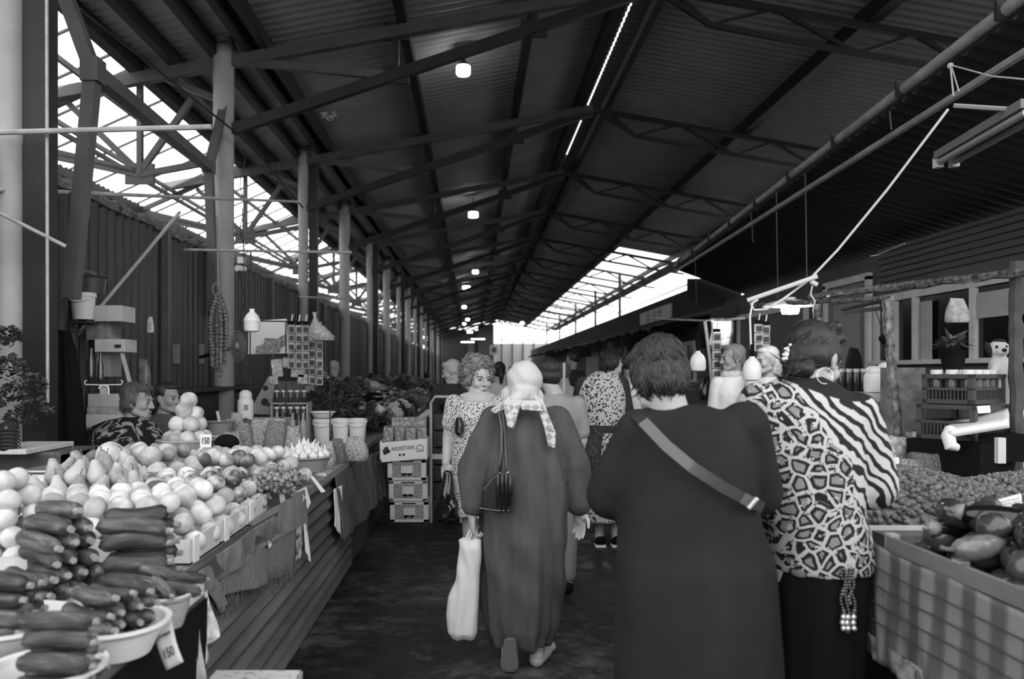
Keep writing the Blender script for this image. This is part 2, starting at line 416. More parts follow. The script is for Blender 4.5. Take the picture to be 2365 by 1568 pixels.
pole('slanting_pole', 'pale thin pole leaning against the dark ribbed wall', P(172, 780, 6.2), P(415, 490, 7.5), .016, mat('bare_wood_pole', .45, .8))
pole('wall_bracket_rod', 'short rod sloping from the first column to the conduit', P(-20, 482, 4.6), P(152, 569, 4.8), .012, M_galv)
tag(MB().tube([P(560+6*math.sin(i*1.3), 345+22*i, 9.3) for i in range(26)], .006, 5).build('hanging_cable', M_steel, smooth=True), 'thin dark cable dangling down the second column', 'cable')
tag(MB().tube([P(185, 20, 7), P(430, 215, 8.2), P(575, 330, 9.2), P(700, 480, 11.5)], .012, 5).build('roof_cable', M_steel, smooth=True), 'dark cable sagging along the glazed eave', 'cable')
r = thing('pulley_weight', 'small white block with rounded knob hung from the thin pipe near the second column', 'pulley', P(562, 610, 7.6))
MB().box(P(557, 601, 7.6), (.06, .05, .06)).build('block', mat('white_plastic', .75, .5), r)
MB().ell(P(556, 621, 7.6), .032).lathe([(.025, 0), (.03, .1)], 10, P(566, 622, 7.6), Euler((PI/2, 0, -.6)).to_matrix()).build('knob', MATS['white_plastic'], r, smooth=True)
MB().tube([P(560, 583, 7.6), P(559, 600, 7.6)], .004, 5).build('cord', M_steel, r)
# wire squiggle on the chord
tag(MB().tube([P(742+34*i/40+5*math.sin(i*.8), 268-6*math.sin(i*.21)+5*math.cos(i*.8), 9.2) for i in range(41)], .003, 4).build('loose_wire', mat('bare_wire', .6, .4)), 'curly loose end of bright wire on the truss chord', 'wire')
# ridge lamps
M_lamp = emis('lit_lamp_face', 1, 14.0)
def lamp(px, py, Y, w, h, lab, tube=False):
    c = P(px, py, Y)
    r = thing('hanging_lamp', lab, 'lamp', c, 0, 'lamps hanging from the hall roof')
    if tube:
        MB().box(c, (w, .12, .05)).build('lamp_tube', M_lamp, r); MB().box(c+V((0, 0, .05)), (w, .16, .05)).build('housing', M_steel2, r)
    else:
        MB().lathe([(w*.46, -h/2), (w*.5, -h*.4), (w*.5, h*.4), (w*.42, h/2)], 16, c).build('lamp_glass', M_lamp, r, smooth=True)
        MB().lathe([(w*.52, h*.5), (w*.4, h*.8), (w*.16, h*1.1), (w*.16, h*1.5)], 16, c).build('shade', M_steel2, r, smooth=True)
    MB().tube([c+V((0, 0, h*1.2)), V((c.x, c.y, zroof(c.x)-.1))], .012, 5).build('hanging_rod', M_steel, r)
lamp(1070, 163, 10.6, .185, .115, 'brightest glowing lamp hanging nearest under the roof')
for i, (px, py, Y, w) in enumerate(((1093, 496, 19.5, .24), (1098, 628, 30, .22), (1077, 664, 36, .34), (1072, 709, 42, .22), (1080, 738, 50, .22), (1072, 748, 54, .2), (1085, 767, 60, .4), (1206, 746, 48, .22))):
    lamp(px, py, Y, w, .12, '%s small glowing lamp receding under the roof ridge' % nth(i+2))
for i, (px, py, Y) in enumerate(((1104, 783, 60), (1080, 790, 62), (1160, 791, 60))):
    lamp(px, py, Y, 1.0 if i < 2 else .4, .08, ('upper lit tube lamp before the far end wall', 'lower lit tube lamp before the far end wall', 'short lit tube lamp beside the far poster')[i], True)
# end wall
struct(MB().box((-1.3, YE+.1, 2.65), (5.8, .2, 5.3)).build('wall_end', mat('dim_end_wall', .16, .9, var=.25, scale=.6)))
struct(MB().box((1.1, YE-.6, 2.9), (1.4, .3, 5.8)).build('wall_end_pier', mat('end_pier_plaster', .2, .9)))
struct(MB().box((5, YE+2.5, 2.1), (7, .1, 4.2)).build('wall_end_sheet', mat('pale_end_wall', .55)))
for i, X in enumerate((2.6, 3.6, 4.6, 5.6)): tag(MB().box((X, YE+2.3, 2.4), (.1, .1, 4.8)).build('end_post', M_steel), '%s dark post before the bright far end' % nth(i+1), 'post', 'posts before the far end')
struct(MB().box((5, YE+2.2, .9), (12, .2, 1.8)).build('wall_end_low', MATS['pale_end_wall']))
struct(MB().box((-.2, YE-.1, 3.1), (.6, .1, 3.0)).build('trim_3', mat('pale_end_panel', .4, .9)))
pm = P(1141, 808, 60); r = thing('framed_poster', 'small white framed poster on the far end pier', 'poster', pm)
MB().box(pm, (.62, .04, .72)).build('frame', mat('white_paper', .8, .8), r); MB().box(pm+V((0, -.03, 0)), (.32, .02, .38)).build('picture', mat('print_grey', .15, .8), r)
# ================================================================= right side of the hall
G0 = PX(2400, -35, 3.25); G1 = P(1560, 613, 16.3)
def gl(Y): return G0.lerp(G1, (Y-G0.y)/(G1.y-G0.y))
XW = 5.2
M_gut = mat('zinc_gutter', .42, .4, .5, var=.3, scale=4)
r = thing('roof_gutter', 'long pale zinc gutter sloping along the dark side roof', 'gutter', G0)
MB().tube([G0, G1], .045, 10).build('channel', M_gut, r, smooth=True)
for i in range(9):
    q = gl(4.9+1.35*i); MB().box(q, (.13, .03, .12)).build('strap', M_steel, r)
mb = MB(); q0, q1 = P(2400, 100, G0.y), P(1560, 627, G1.y)
mb.tube([q0, q1], .028, 8); tag(mb.build('eave_pipe', M_gut, smooth=True), 'thin pipe running below the gutter on the dark side roof', 'pipe')
# dark side roof and fascia
def zlow(u): return 0
mb = MB(); ny = 400
def fn(u, v):
    Y = G0.y+(G1.y-G0.y)*v; g = gl(Y); z = g.z-.08+(3.08-g.z+.08)*u+.014*math.sin(2*PI*Y/.18)
    return (g.x+(XW+.4-g.x)*u, Y, z)
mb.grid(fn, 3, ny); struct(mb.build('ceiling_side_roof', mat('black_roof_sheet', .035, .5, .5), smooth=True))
mb = MB()
mb.add([gl(4.6)+V((.02, 0, .05)), gl(16.3)+V((.02, 0, .05)), gl(16.3)+V((.02, 0, -.06)), gl(4.6)+V((.02, 0, -.06))], [(0, 1, 2, 3)])
struct(mb.build('trim_4', M_steel, solid=.02))
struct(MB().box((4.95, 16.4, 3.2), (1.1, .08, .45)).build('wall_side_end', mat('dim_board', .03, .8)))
# facade wall
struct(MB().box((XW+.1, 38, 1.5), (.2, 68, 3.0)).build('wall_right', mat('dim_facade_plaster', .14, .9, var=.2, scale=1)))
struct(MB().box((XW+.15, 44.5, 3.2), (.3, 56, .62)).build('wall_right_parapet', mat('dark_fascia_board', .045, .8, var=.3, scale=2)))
mb = MB()
for i in range(6): mb.bar((XW-.02, 4.2, 2.66+.075*i), (XW-.02, 10.2, 2.66+.075*i), .03, .045)
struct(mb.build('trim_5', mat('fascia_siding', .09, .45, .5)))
M_white = mat('white_painted_wood', .82, .6, .3, var=.12, scale=5)
M_pane = mat('dark_window_pane', .012, .12, .5)
def window(n, ya, yb, z0, z1, mull, panes='dark', x=XW):
    w = struct(thing('window_%d' % n, None, None, (x, (ya+yb)/2, z0)))
    mb = MB(); mb.box((x-.03, (ya+yb)/2, z1), (.08, yb-ya+.1, .09)).box((x-.05, (ya+yb)/2, z0), (.14, yb-ya+.1, .05))
    for y in [ya, yb]+mull: mb.box((x-.03, y, (z0+z1)/2), (.07, .085, z1-z0))
    mb.build('window_frame', M_white, w)
    MB().box((x-.01, (ya+yb)/2, (z0+z1)/2), (.015, yb-ya, z1-z0)).build('window_pane', M_pane if panes == 'dark' else panes, w)
    return w
w = window(2, 7.35, 10.2, 1.62, 2.42, [8.22, 9.3, 9.75])
MB().box((XW-.05, 7.8, 2.18), (.01, .68, .26)).box((XW-.06, 9.05, 1.95), (.01, .22, .72)).build('curtain', mat('pale_blind', .55, .8, var=.1, scale=4), w)
def door(n, ya, yb, z1, m=M_white, x=XW, inset=True):
    d = struct(thing('door_%d' % n, None, None, (x, (ya+yb)/2, 0)))
    MB().box((x-.03, (ya+yb)/2, z1/2), (.06, yb-ya, z1)).build('door_leaf', m, d)
    mb = MB()
    for y in (ya, yb): mb.box((x-.07, y, z1/2), (.06, .09, z1))
    mb.box((x-.07, (ya+yb)/2, z1), (.06, yb-ya+.09, .09)).build('door_frame', M_white, d)
    if inset: MB().box((x-.065, (ya+yb)/2, z1*.68), (.02, (yb-ya)*.6, z1*.42)).build('door_panel', mat('door_grey_panel', .4, .7), d)
door(1, 10.35, 11.6, 2.75, mat('grey_glazed_door', .22, .5, var=.2, scale=2)); door(2, 12.3, 15.4, 2.55, mat('dim_board_door', .17, .7, var=.2, scale=3), inset=False)
t = NT('dim_brick'); br = t.n('ShaderNodeTexBrick', Vector=t.coord((1, 1, 1), rot=(PI/2, 0, PI/2)), Scale=3.2, Mortar__Size=.018)
br.inputs['Color1'].default_value = (.09, .09, .09, 1); br.inputs['Color2'].default_value = (.12, .12, .12, 1); br.inputs['Mortar'].default_value = (.035,)*3+(1,)
t.l(br.outputs[0], t.b.inputs['Base Color']); M_brick = t.fin(.9)
struct(MB().box((XW-.03, 16.6, 1.4), (.12, 2.0, 2.8)).build('wall_brick_pier', M_brick))
window(3, 18.6, 21.0, 1.3, 2.2, [19.4, 20.2]); window(4, 24.5, 26.0, 1.3, 2.2, [25.2])
door(3, 21.8, 24.2, 2.45); door(4, 27.0, 30.0, 2.35); door(5, 31, 36, 2.3, mat('pale_curtain_door', .45, .8, var=.5, scale=3, stretch=(1, 6, .2)))
# sign boards on the parapet
s0, s1 = PX(1480, 742, XW-.03), PX(1550, 712, XW-.03)
r = thing('sign_board', 'long white lettered sign board on the dark fascia', 'sign', (XW, (s0.y+s1.y)/2, 3.0))
MB().box((XW-.03, (s0.y+s1.y)/2, (s0.z+s1.z)/2), (.05, abs(s1.y-s0.y), .36)).build('board', mat('white_paper', .8), r)
yc_ = (s0.y+s1.y)/2
text('lettering', 'ПЕРЕКУС  ХЛЕБ  ЧАЙ'[0:0] or '|||: :||| M', .3, basis((XW-.06, yc_, (s0.z+s1.z)/2), (0, -1, 0), (0, 0, 1)), mat('sign_ink', .05), r, sx=1.9)
# far awnings
M_awn = mat('weathered_awning', .08, .9, var=.5, scale=4)
for i, (y0, y1, z) in enumerate(((17.2, 22.5, 2.62), (23, 30, 2.6), (31, 41, 2.62), (42, 58, 2.75))):
    mb = MB()
    def fn(u, v, y0=y0, y1=y1, z=z): return (3.95+1.16*u+.03*math.sin(9*v), y0+(y1-y0)*v, z-.12*(1-u)+.4*u*.3+.035*math.sin(23*v+3*u)+.02*math.sin(61*v))
    mb.grid(fn, 4, 60)
    tag(mb.build('stall_awning', M_awn, smooth=True, solid=.03), '%s ragged dark awning along the shop fronts counted from the brick pier' % nth(i+1), 'awning', 'shop awnings')
for i, (px, Y) in enumerate(((1438, 22), (1385, 30), (1325, 40), (1262, 56))):
    tag(MB().tube([(P(px, 0, Y).x, Y, 0), (P(px, 0, Y).x, Y, 2.6)], .03, 8).build('awning_post', M_steel), '%s thin dark post holding up the shop awnings' % nth(i+1), 'post', 'awning posts')
# eave posts / rail silhouettes against the bright gap on the far side
for i, Y in enumerate((30, 36, 43, 51, 60)):
    tag(MB().box((XW+.3, Y, 4.2), (.09, .09, 2.0)).build('eave_post', M_steel), '%s dark post in the bright gap over the fascia' % nth(i+1), 'post', 'eave posts in the bright gap')
tag(MB().bar((XW+.2, 19, 3.72), (XW+.2, 66, 3.72), .02, .03).build('gap_cable', M_steel), 'thin dark cable strung along the bright gap over the fascia', 'cable')
# ================================================================= goods: shared kinds
R0 = random.Random(11)
def fruit_mat(name, lo, hi, scale=9, rough=.5, rnd=.35, spec=.35, speck=0):
    t = NT(name); vec = t.coord(1)
    oi = t.n('ShaderNodeObjectInfo').outputs['Random']
    off = t.n('ShaderNodeVectorMath', _operation='ADD', i0=vec); cx = t.n('ShaderNodeCombineXYZ', X=oi, Y=t.math('MULTIPLY', oi, 7.3), Z=t.math('MULTIPLY', oi, 3.1)); t.l(cx.outputs[0], off.inputs[1])
    nz = t.noise(off.outputs[0], scale, 3, .55)
    nz = t.math('ADD', nz, t.math('MULTIPLY', t.math('SUBTRACT', oi, .5), rnd))
    if speck: nz = t.math('ADD', nz, t.math('MULTIPLY', t.math('SUBTRACT', t.noise(vec, 160, 2), .5), speck))
    t.base(t.ramp(nz, [(.3, lo), (.62, hi)])); MATS[name] = t.fin(rough, spec); return t.m
class Kind:
    def __init__(s, name, cat, meshes, parts=()): s.name, s.cat, s.meshes, s.parts = name, cat, meshes, parts
    def put(s, loc, rot=(0, 0, 0), sc=1.0, label='', group=None, v=None):
        v = R0.randrange(len(s.meshes)) if v is None else v
        o = bpy.data.objects.new(s.name, s.meshes[v]); COL.objects.link(o); o.location = loc; o.rotation_euler = rot
        o.scale = (sc,)*3 if not isinstance(sc, (tuple, list)) else sc
        tag(o, label, s.cat, group)
        for pn, pm in s.parts:
            c = bpy.data.objects.new(pn, pm[v] if isinstance(pm, list) else pm); COL.objects.link(c); c.parent = o
        return o
def kmesh(name, mb, m, smooth=True):
    me = mb.mesh(name)
    for x in (m if isinstance(m, (list, tuple)) else [m]): me.materials.append(x)
    if smooth: me.polygons.foreach_set('use_smooth', [True]*len(me.polygons))
    return me
def round_fruit(name, r, m, squash=.93, cleft=0.0, dimple=.18, lump=.03, nv=3, seed=1, n=20):
    out = []
    for i in range(nv):
        rn = random.Random(seed*10+i); o = V((rn.random()*9, rn.random()*9, rn.random()*9)); mb = MB()
        def fn(q, d):
            s = 1+lump*noise.noise(d*1.7+o)*2
            rr = math.hypot(d.x, d.y)
            z = q.z*squash
            if dimple and d.z > .5: z -= r*dimple*math.exp(-(rr/.28)**2)
            if cleft: s -= cleft*math.exp(-(d.y/.16)**2)*(1 if d.x > -.2 else 0)
            return V((q.x*s, q.y*s, z*s))
        mb.ell((0, 0, 0), r, None, n, 14, fn); out.append(kmesh(name, mb, m))
    return out
M_peach = fruit_mat('pale_peach_skin', .34, .72, 10, .7, .3, .2)
M_blush = fruit_mat('blushed_peach_skin', .10, .62, 13, .6, .5, .25)
M_orange = fruit_mat('speckled_orange_skin', .42, .6, 30, .5, .2, .4, .25)
M_pear = fruit_mat('pear_skin', .22, .46, 12, .55, .35, .3, .5)
M_quince = fruit_mat('grapefruit_skin', .3, .6, 14, .5, .3, .35, .2)
M_apple = fruit_mat('streaked_apple_skin', .05, .62, 22, .4, .35, .45)
M_dark = fruit_mat('dark_plum_skin', .02, .10, 14, .35, .3, .5)
M_stem = mat('woody_stem', .12, .8)
K_peach = Kind('peach', 'peach', round_fruit('peach', .043, M_peach, .9, .06))
K_blush = Kind('nectarine', 'nectarine', round_fruit('nectarine', .043, M_blush, .93, .06, seed=2))
K_orange = Kind('orange', 'orange', round_fruit('orange', .037, M_orange, .96, 0, .05, .02, seed=3))
K_grapefruit = Kind('grapefruit', 'grapefruit', round_fruit('grapefruit', .052, M_quince, .97, 0, .06, .05, seed=4))
K_apple = Kind('apple', 'apple', round_fruit('apple', .041, M_apple, .92, 0, .3, .05, seed=5), [('stem', kmesh('stem', MB().tube([(0, 0, .027), (.004, 0, .042)], .002, 5), M_stem))])
K_dark = Kind('pomegranate', 'pomegranate', round_fruit('pomegranate', .038, fruit_mat('pomegranate_skin', .10, .3, 14, .45, .4), .95, 0, -.15, .05, seed=6))
def pear_mesh(i):
    rn = random.Random(40+i); b = rn.uniform(-.012, .012); mb = MB()
    prof = [(0, -.042), (.018, -.041), (.034, -.030), (.041, -.012), (.040, .006), (.032, .024), (.023, .042), (.018, .058), (.013, .068), (0, .072)]
    mb.lathe(prof, 18, fn=lambda v, a: V((v.x*(1+.05*math.sin(2*a+i)), v.y, v.z))+V((b*max(v.z, 0)*15, 0, 0)))
    return kmesh('pear', mb, M_pear), kmesh('stem', MB().tube([(b*1, 0, .07), (b*1.1+.002, 0, .085), (b*1.2+.008, 0, .097)], .0022, 5), M_stem)
_pm = [pear_mesh(i) for i in range(4)]
K_pear = Kind('pear', 'pear', [a for a, b in _pm], [('stem', [b for a, b in _pm])])
t = NT('zucchini_skin'); oi = t.n('ShaderNodeObjectInfo').outputs['Random']
vec = t.coord((1.2, 9, 9)); nz = t.math('ADD', t.noise(vec, 7, 4, .6), t.math('MULTIPLY', t.math('SUBTRACT', oi, .5), .2))
t.base(t.ramp(nz, [(.33, .022), (.52, .06), (.68, .14)])); M_zuc = t.fin(.5, .3)
M_cut = mat('pale_cut_stem', .28, .8, var=.3, scale=40)
def zuc_mesh(i, L=.2, r=.027):
    rn = random.Random(70+i); b = rn.uniform(-.02, .02); r *= rn.uniform(.92, 1.1); L *= rn.uniform(.92, 1.06); n = 14; mb = MB()
    pts, rad = [], []
    for k in range(15):
        u = k/14; x = (u-.5)*L; pts.append((x, b*(1-(2*u-1)**2), 0)); e = min(u/.16, 1); f = min((1-u)/.10, 1)
        rad.append(max(r*math.sqrt(max(1-(1-e)**2, 0))*(.9+.1*math.sin(u*PI)), .001) if u < .5 else max(r*(.9+.1*math.sin(u*PI))*(.45+.55*math.sqrt(max(1-(1-f)**2, 0))), .001))
    mb.tube(pts, rad, n); 
    me = kmesh('zucchini', mb, M_zuc)
    st = MB().tube([(L*.49, 0, 0), (L*.535, 0, .001), (L*.58, 0, .003)], [r*.42, r*.34, r*.38], 6)
    return me, kmesh('stem', st, M_cut, False)
_zm = [zuc_mesh(i) for i in range(5)]
K_zuc = Kind('zucchini', 'zucchini', [a for a, b in _zm], [('stem', [b for a, b in _zm])])
M_garlic = mat('papery_garlic_skin', .74, .7, .3, var=.18, scale=25, bump=.2)
def garlic_mesh(i):
    mb = MB(); rn = random.Random(90+i)
    prof = [(0, -.024), (.015, -.023), (.026, -.012), (.028, -.001), (.021, .012), (.010, .021), (.0055, .03), (.0042, .044+.012*rn.random()), (0, .05+.012*rn.random())]
    mb.lathe(prof, 18, fn=lambda v, a: V((v.x*(1+.09*math.cos(7*a)), v.y*(1+.09*math.cos(7*a)), v.z))); return kmesh('garlic', mb, M_garlic)
K_garlic = Kind('garlic_bulb', 'garlic', [garlic_mesh(i) for i in range(3)])
LAY = ['bottom', 'second', 'third', 'fourth', 'fifth', 'sixth']
def pile(kind, rect, z, r, layers, what, where, group, seed=1, dx=1.0, mixk=None, inset=(1, 1, 1, 1), rot=0.0, lean=0.0, tiltall=None):
    """heap of round goods: hexagonal courses; labels count from the wall side and from the near row"""
    rn = random.Random(seed); x0, x1, y0, y1 = rect; cnt = 0; cxm, cym = (x0+x1)/2, (y0+y1)/2
    for k in range(layers):
        a0, a1 = x0+r*(1+k*inset[0]*.8), x1-r*(1+k*inset[1]*.8); b0, b1 = y0+r*(1+k*inset[2]*.8), y1-r*(1+k*inset[3]*.8)
        if a1 < a0-1e-4 or b1 < b0-1e-4: 
            if k and a1 < a0-r and b1 < b0-r: break
            a0 = a1 = (a0+a1)/2 if a1 < a0 else a0; b0, b1 = ((b0+b1)/2,)*2 if b1 < b0 else (b0, b1)
        ny = max(1, int((b1-b0)/(1.78*r))+1); nx = max(1, int((a1-a0)/(2*r*dx))+1)
        for j in range(ny):
            y = b0+(b1-b0)*(j/(ny-1) if ny > 1 else .5)
            for i in range(nx):
                x = a0+(a1-a0)*(i/(nx-1) if nx > 1 else .5)+(r*.5*(1 if j % 2 else -1) if nx > 2 else 0)
                kd = kind
                if mixk and rn.random() < mixk[1]: kd = mixk[0]
                p = V((x+rn.uniform(-.1, .1)*r, y+rn.uniform(-.1, .1)*r, z+r*.96+k*r*1.5+rn.uniform(-.05, .08)*r+lean*(y-y0)))
                if rot: q = Rz(rot) @ (p-V((cxm, cym, 0))); p = q+V((cxm, cym, 0))
                ro = (rn.uniform(-.9, .9), rn.uniform(-.9, .9), rn.uniform(0, 6.3)) if tiltall is None else (rn.uniform(-tiltall, tiltall), rn.uniform(-tiltall, tiltall), rn.uniform(0, 6.3))
                wh = what if kd is kind else mixk[2]
                kd.put(p, ro, rn.uniform(.92, 1.06), '%s, %s from wall, %s row, %s layer, %s' % (wh, nth(i+1), nth(j+1), LAY[k], where), group if kd is kind else group+' mixed in'); cnt += 1
    return cnt
# ================================================================= tables
M_wood = mat('worn_board', .22, .8, .3, var=.4, scale=5, stretch=(1, .15, 1))
M_dkwood = mat('dark_plank', .07, .7, .3, var=.4, scale=5, stretch=(1, .15, 1))
M_black = mat('black_cloth', .008, .95, .1)
M_card = mat('brown_cardboard', .30, .85, .2, var=.15, scale=9)
M_cardlt = mat('pale_cardboard', .55, .85, .2, var=.12, scale=9)
M_wp = mat('white_plastic', .75, .5)
M_enamel = mat('white_bowl_plastic', .72, .35, .4, var=.06, scale=4)
ZT = .85
r = thing('market_counter', 'long fruit counter with corrugated metal front along the aisle', 'counter', (-1.5, 4.4, 0))
MB().box((-1.49, 4.4, ZT-.02), (1.14, 3.6, .04)).build('counter_top', M_wood, r)
MB().box((-.925, 3.15, ZT-.035), (.035, 1.1, .075)).build('front_edge_board', M_dkwood, r)
mb = MB()
def fn(u, v):
    z = .02+.8*v; return (-.955+.014*math.sin(2*PI*z/.085), 2.62+3.58*u, z)
mb.grid(fn, 1, 60); t = NT('grimy_corrugated_metal'); tz = t.xyz(t.coord(1))
t.base(t.ramp(t.noise(t.coord((1, .3, 1.5)), 3, 6, .65), [(.3, .055), (.55, .13), (.75, .2)])); mb.build('corrugated_front', t.fin(.55, .4), r, smooth=True)
MB().box((-1.5, 2.6, .42), (1.1, .03, .8)).build('end_panel', M_dkwood, r)
for x, y in ((-1.02, 6.1), (-2.0, 6.1), (-2.0, 2.7)): MB().box((x, y, .41), (.06, .06, .82)).build('leg', M_dkwood, r)
r = thing('produce_table', 'near table under black cloth holding the zucchini bowls', 'table', (-1.4, 1.9, 0))
MB().box((-1.48, 1.85, .785), (1.24, 1.4, .03)).build('table_top', M_dkwood, r)
mb = MB(); 
def fn(u, v): return (-.855+.012*math.sin(u*30)*(1-v), 1.16+1.4*u, .05+.73*v)
mb.grid(fn, 60, 8)
def fn(u, v): return (-2.1+1.245*u, 1.15+.012*math.sin(u*30)*(1-v), .05+.73*v)
mb.grid(fn, 60, 8, True); mb.build('black_cloth', M_black, r, smooth=True)
for x, y in ((-.92, 1.3), (-.92, 2.4), (-2.0, 1.3), (-2.0, 2.4)): MB().box((x, y, .385), (.05, .05, .77)).build('leg', M_dkwood, r)
def far_counter(y0, y1, label, x0=-2.0, x1=-.95, m=M_dkwood, side=1):
    r = thing('market_counter', label, 'counter', ((x0+x1)/2, (y0+y1)/2, 0))
    MB().box(((x0+x1)/2, (y0+y1)/2, ZT-.02), (x1-x0, y1-y0, .04)).build('counter_top', M_wood, r)
    xf = x1 if side > 0 else x0
    MB().box((xf-.02*side, (y0+y1)/2, ZT/2-.02), (.02, y1-y0, ZT-.06)).build('front_panel', m, r)
    MB().box(((x0+x1)/2, y0+.02, ZT/2-.02), (x1-x0-.04, .02, ZT-.06)).build('end_panel', m, r)
    return r
far_counter(6.3, 9.2, 'dark fronted counter behind the fruit stall holding white buckets')
far_counter(9.3, 14.5, 'greens counter heaped with herbs and cauliflowers', -2.0, -.8)
far_counter(14.7, 24, 'counter farther down the hall beyond the greens', -2.0, -.85)
far_counter(24.3, 40, 'farthest counter along the column row', -2.0, -.85)
# ================================================================= bowls and zucchini (near table)
def bowl_mb(r, h, c=(0, 0, 0), lip=.012, n=32):
    return MB().lathe([(r*.62, 0), (r*.7, .004), (r*.93, h*.75), (r*.98, h), (r+lip, h+.002), (r+lip, h-.006), (r*.96+.004, h-.01), (r*.9, h*.7), (r*.64, .012), (0, .012)], n, c)
def bowl(px, py, Y, r, h, label, m=M_enamel, zb=None):
    c = P(px, py, Y); c.z = zb
    return tag(bowl_mb(r, h, c).build('bowl', m, smooth=True), label, 'bowl'), c
def zstack(c, ang, counts, where, group, L=.2, dz=.043, dy=.05, tip=0.0, seed=0, back=0, sc=1.0):
    rn = random.Random(200+seed); d = V((math.cos(ang), math.sin(ang), 0)); nrm = V((-d.y, d.x, 0))
    for k, n in enumerate(counts):
        for i in range(n):
            o = (i-(n-1)/2)*dy+back*k
            p = c+nrm*o+V((0, 0, .028*sc+dz*k))+d*rn.uniform(-.012, .012)
            K_zuc.put(p, (rn.uniform(0, 6.3), tip+rn.uniform(-.05, .05), ang+rn.uniform(-.08, .08)), sc, 'dark zucchini, %s from front, %s layer, %s' % (nth(i+1), LAY[k], where), group)
b1 = bowl(22, 1470, 2.02, .15, .075, 'white bowl at the table edge under cut-off zucchini stack', zb=.80)[1]
zstack(V((b1.x-.02, b1.y, .83)), -.05, [3, 3, 2, 2], 'white bowl stack by the oranges', 'zucchini in the second bowl', seed=1, sc=.85, dz=.037)
b2 = P(130, 1290, 2.33); tag(MB().box((b2.x, 2.33, .825), (.3, .26, .05)).build('upturned_tray', M_cardlt, bevel=.008), 'pale upturned tray under the slanting zucchini pile', 'tray')
zstack(V((b2.x, b2.y, .85)), -.55, [4, 4, 3, 3, 2, 1], 'slanting pile beside the oranges', 'zucchini in the slanting pile', dz=.044, seed=2)
b3 = P(325, 1300, 2.4); tag(MB().box((b3.x-.01, 2.4, .835), (.34, .2, .07)).build('upturned_tray', M_cardlt, bevel=.008), 'pale upturned tray under the tall zucchini stack', 'tray')
zstack(V((b3.x, b3.y-.02, .87)), .06, [3, 3, 2, 2, 1], 'tall level stack before the peaches', 'zucchini in the tall stack', dz=.046, seed=3)
b4 = bowl(105, 1530, 1.74, .115, .06, 'white bowl under the nearest zucchini stack', zb=.80)[1]
zstack(V((P(138, 0, 1.74).x, 1.73, .82)), .05, [3, 3, 2, 1], 'nearest stack at the table front', 'zucchini in the nearest stack', dz=.039, dy=.044, seed=4, sc=.74)
b5 = bowl(262, 1440, 1.98, .125, .085, 'white bowl with stubby zucchini overhanging the dark table end', zb=.80)[1]
zstack(V((b5.x-.01, b5.y, .83)), -.5, [4, 4, 4, 3], 'heap in the overhanging white bowl', 'zucchini in the overhanging bowl', dz=.036, dy=.042, seed=5, sc=.78)
# woven basket with cucumbers
bk = P(382, 1425, 2.2)
t = NT('pale_wicker'); cw = t.coord(1, 'Object'); wv = t.math('MULTIPLY', t.wave(cw, 60, 0, 0, 'BANDS', 'Z'), t.wave(t.coord(1), 40, 0, 0, 'RINGS'))
t.base(t.ramp(t.wave(cw, 45, 1.5, 1, 'BANDS', 'Z'), [(.2, .18), (.6, .52)])); t.bump(wv, .4, .004); M_wick = t.fin(.7, .3)
r = thing('wicker_basket', 'small pale wicker basket of cucumbers at the counter corner', 'basket', (bk.x, bk.y, .8))
def wob(v, a): return V((v.x*(1+.02*math.cos(18*a)), v.y*(1+.02*math.cos(18*a)), v.z))
MB().lathe([(.045, 0), (.058, .04), (.066, .085), (.06, .085), (.052, .04), (.04, .008), (0, .008)], 36, (bk.x, bk.y, .8), fn=wob).build('basket_body', M_wick, r, smooth=True)
MB().tube([(bk.x+.066*math.cos(i*PI/12), bk.y+.066*math.sin(i*PI/12), .885) for i in range(25)], .007, 6).build('rim', M_wick, r, smooth=True)
for i, (dx, dy, dz, a, s) in enumerate(((-.05, .01, .10, -.4, .72), (.03, -.01, .10, .5, .7), (-.02, .03, .13, -.2, .75), (.045, .02, .13, .7, .62), (0, -.03, .115, -.7, .6), (-.06, -.02, .125, .2, .6))):
    K_zuc.put((bk.x+dx, bk.y+dy, .8+dz), (i, .25, a), s, '%s short cucumber from the bottom in the small wicker basket' % nth(i+1), 'cucumbers in the small basket')
tag(MB().add([tuple(P(x, y, 2.34)) for x, y in ((300, 1320), (338, 1328), (330, 1348), (296, 1342))], [(0, 1, 2, 3)]).build('price_slip', mat('white_paper', .8), solid=.002), 'small blank white slip stuck on the tall zucchini stack', 'price slip')
for i, (px, py, Y, s) in enumerate(((55, 1545, 1.42, 1.35), (128, 1560, 1.45, 1.15), (12, 1500, 1.5, 1.1))):
    q = P(px, py, Y); q.z = .8+.05*s
    Kind('tomato', 'tomato', K_dark.meshes).put(q, (.2, .1, i), 1.25*s, 'glossy round %s tomato at the very front of the table' % ('large', 'middling', 'half hidden')[i], 'tomatoes at the table front')
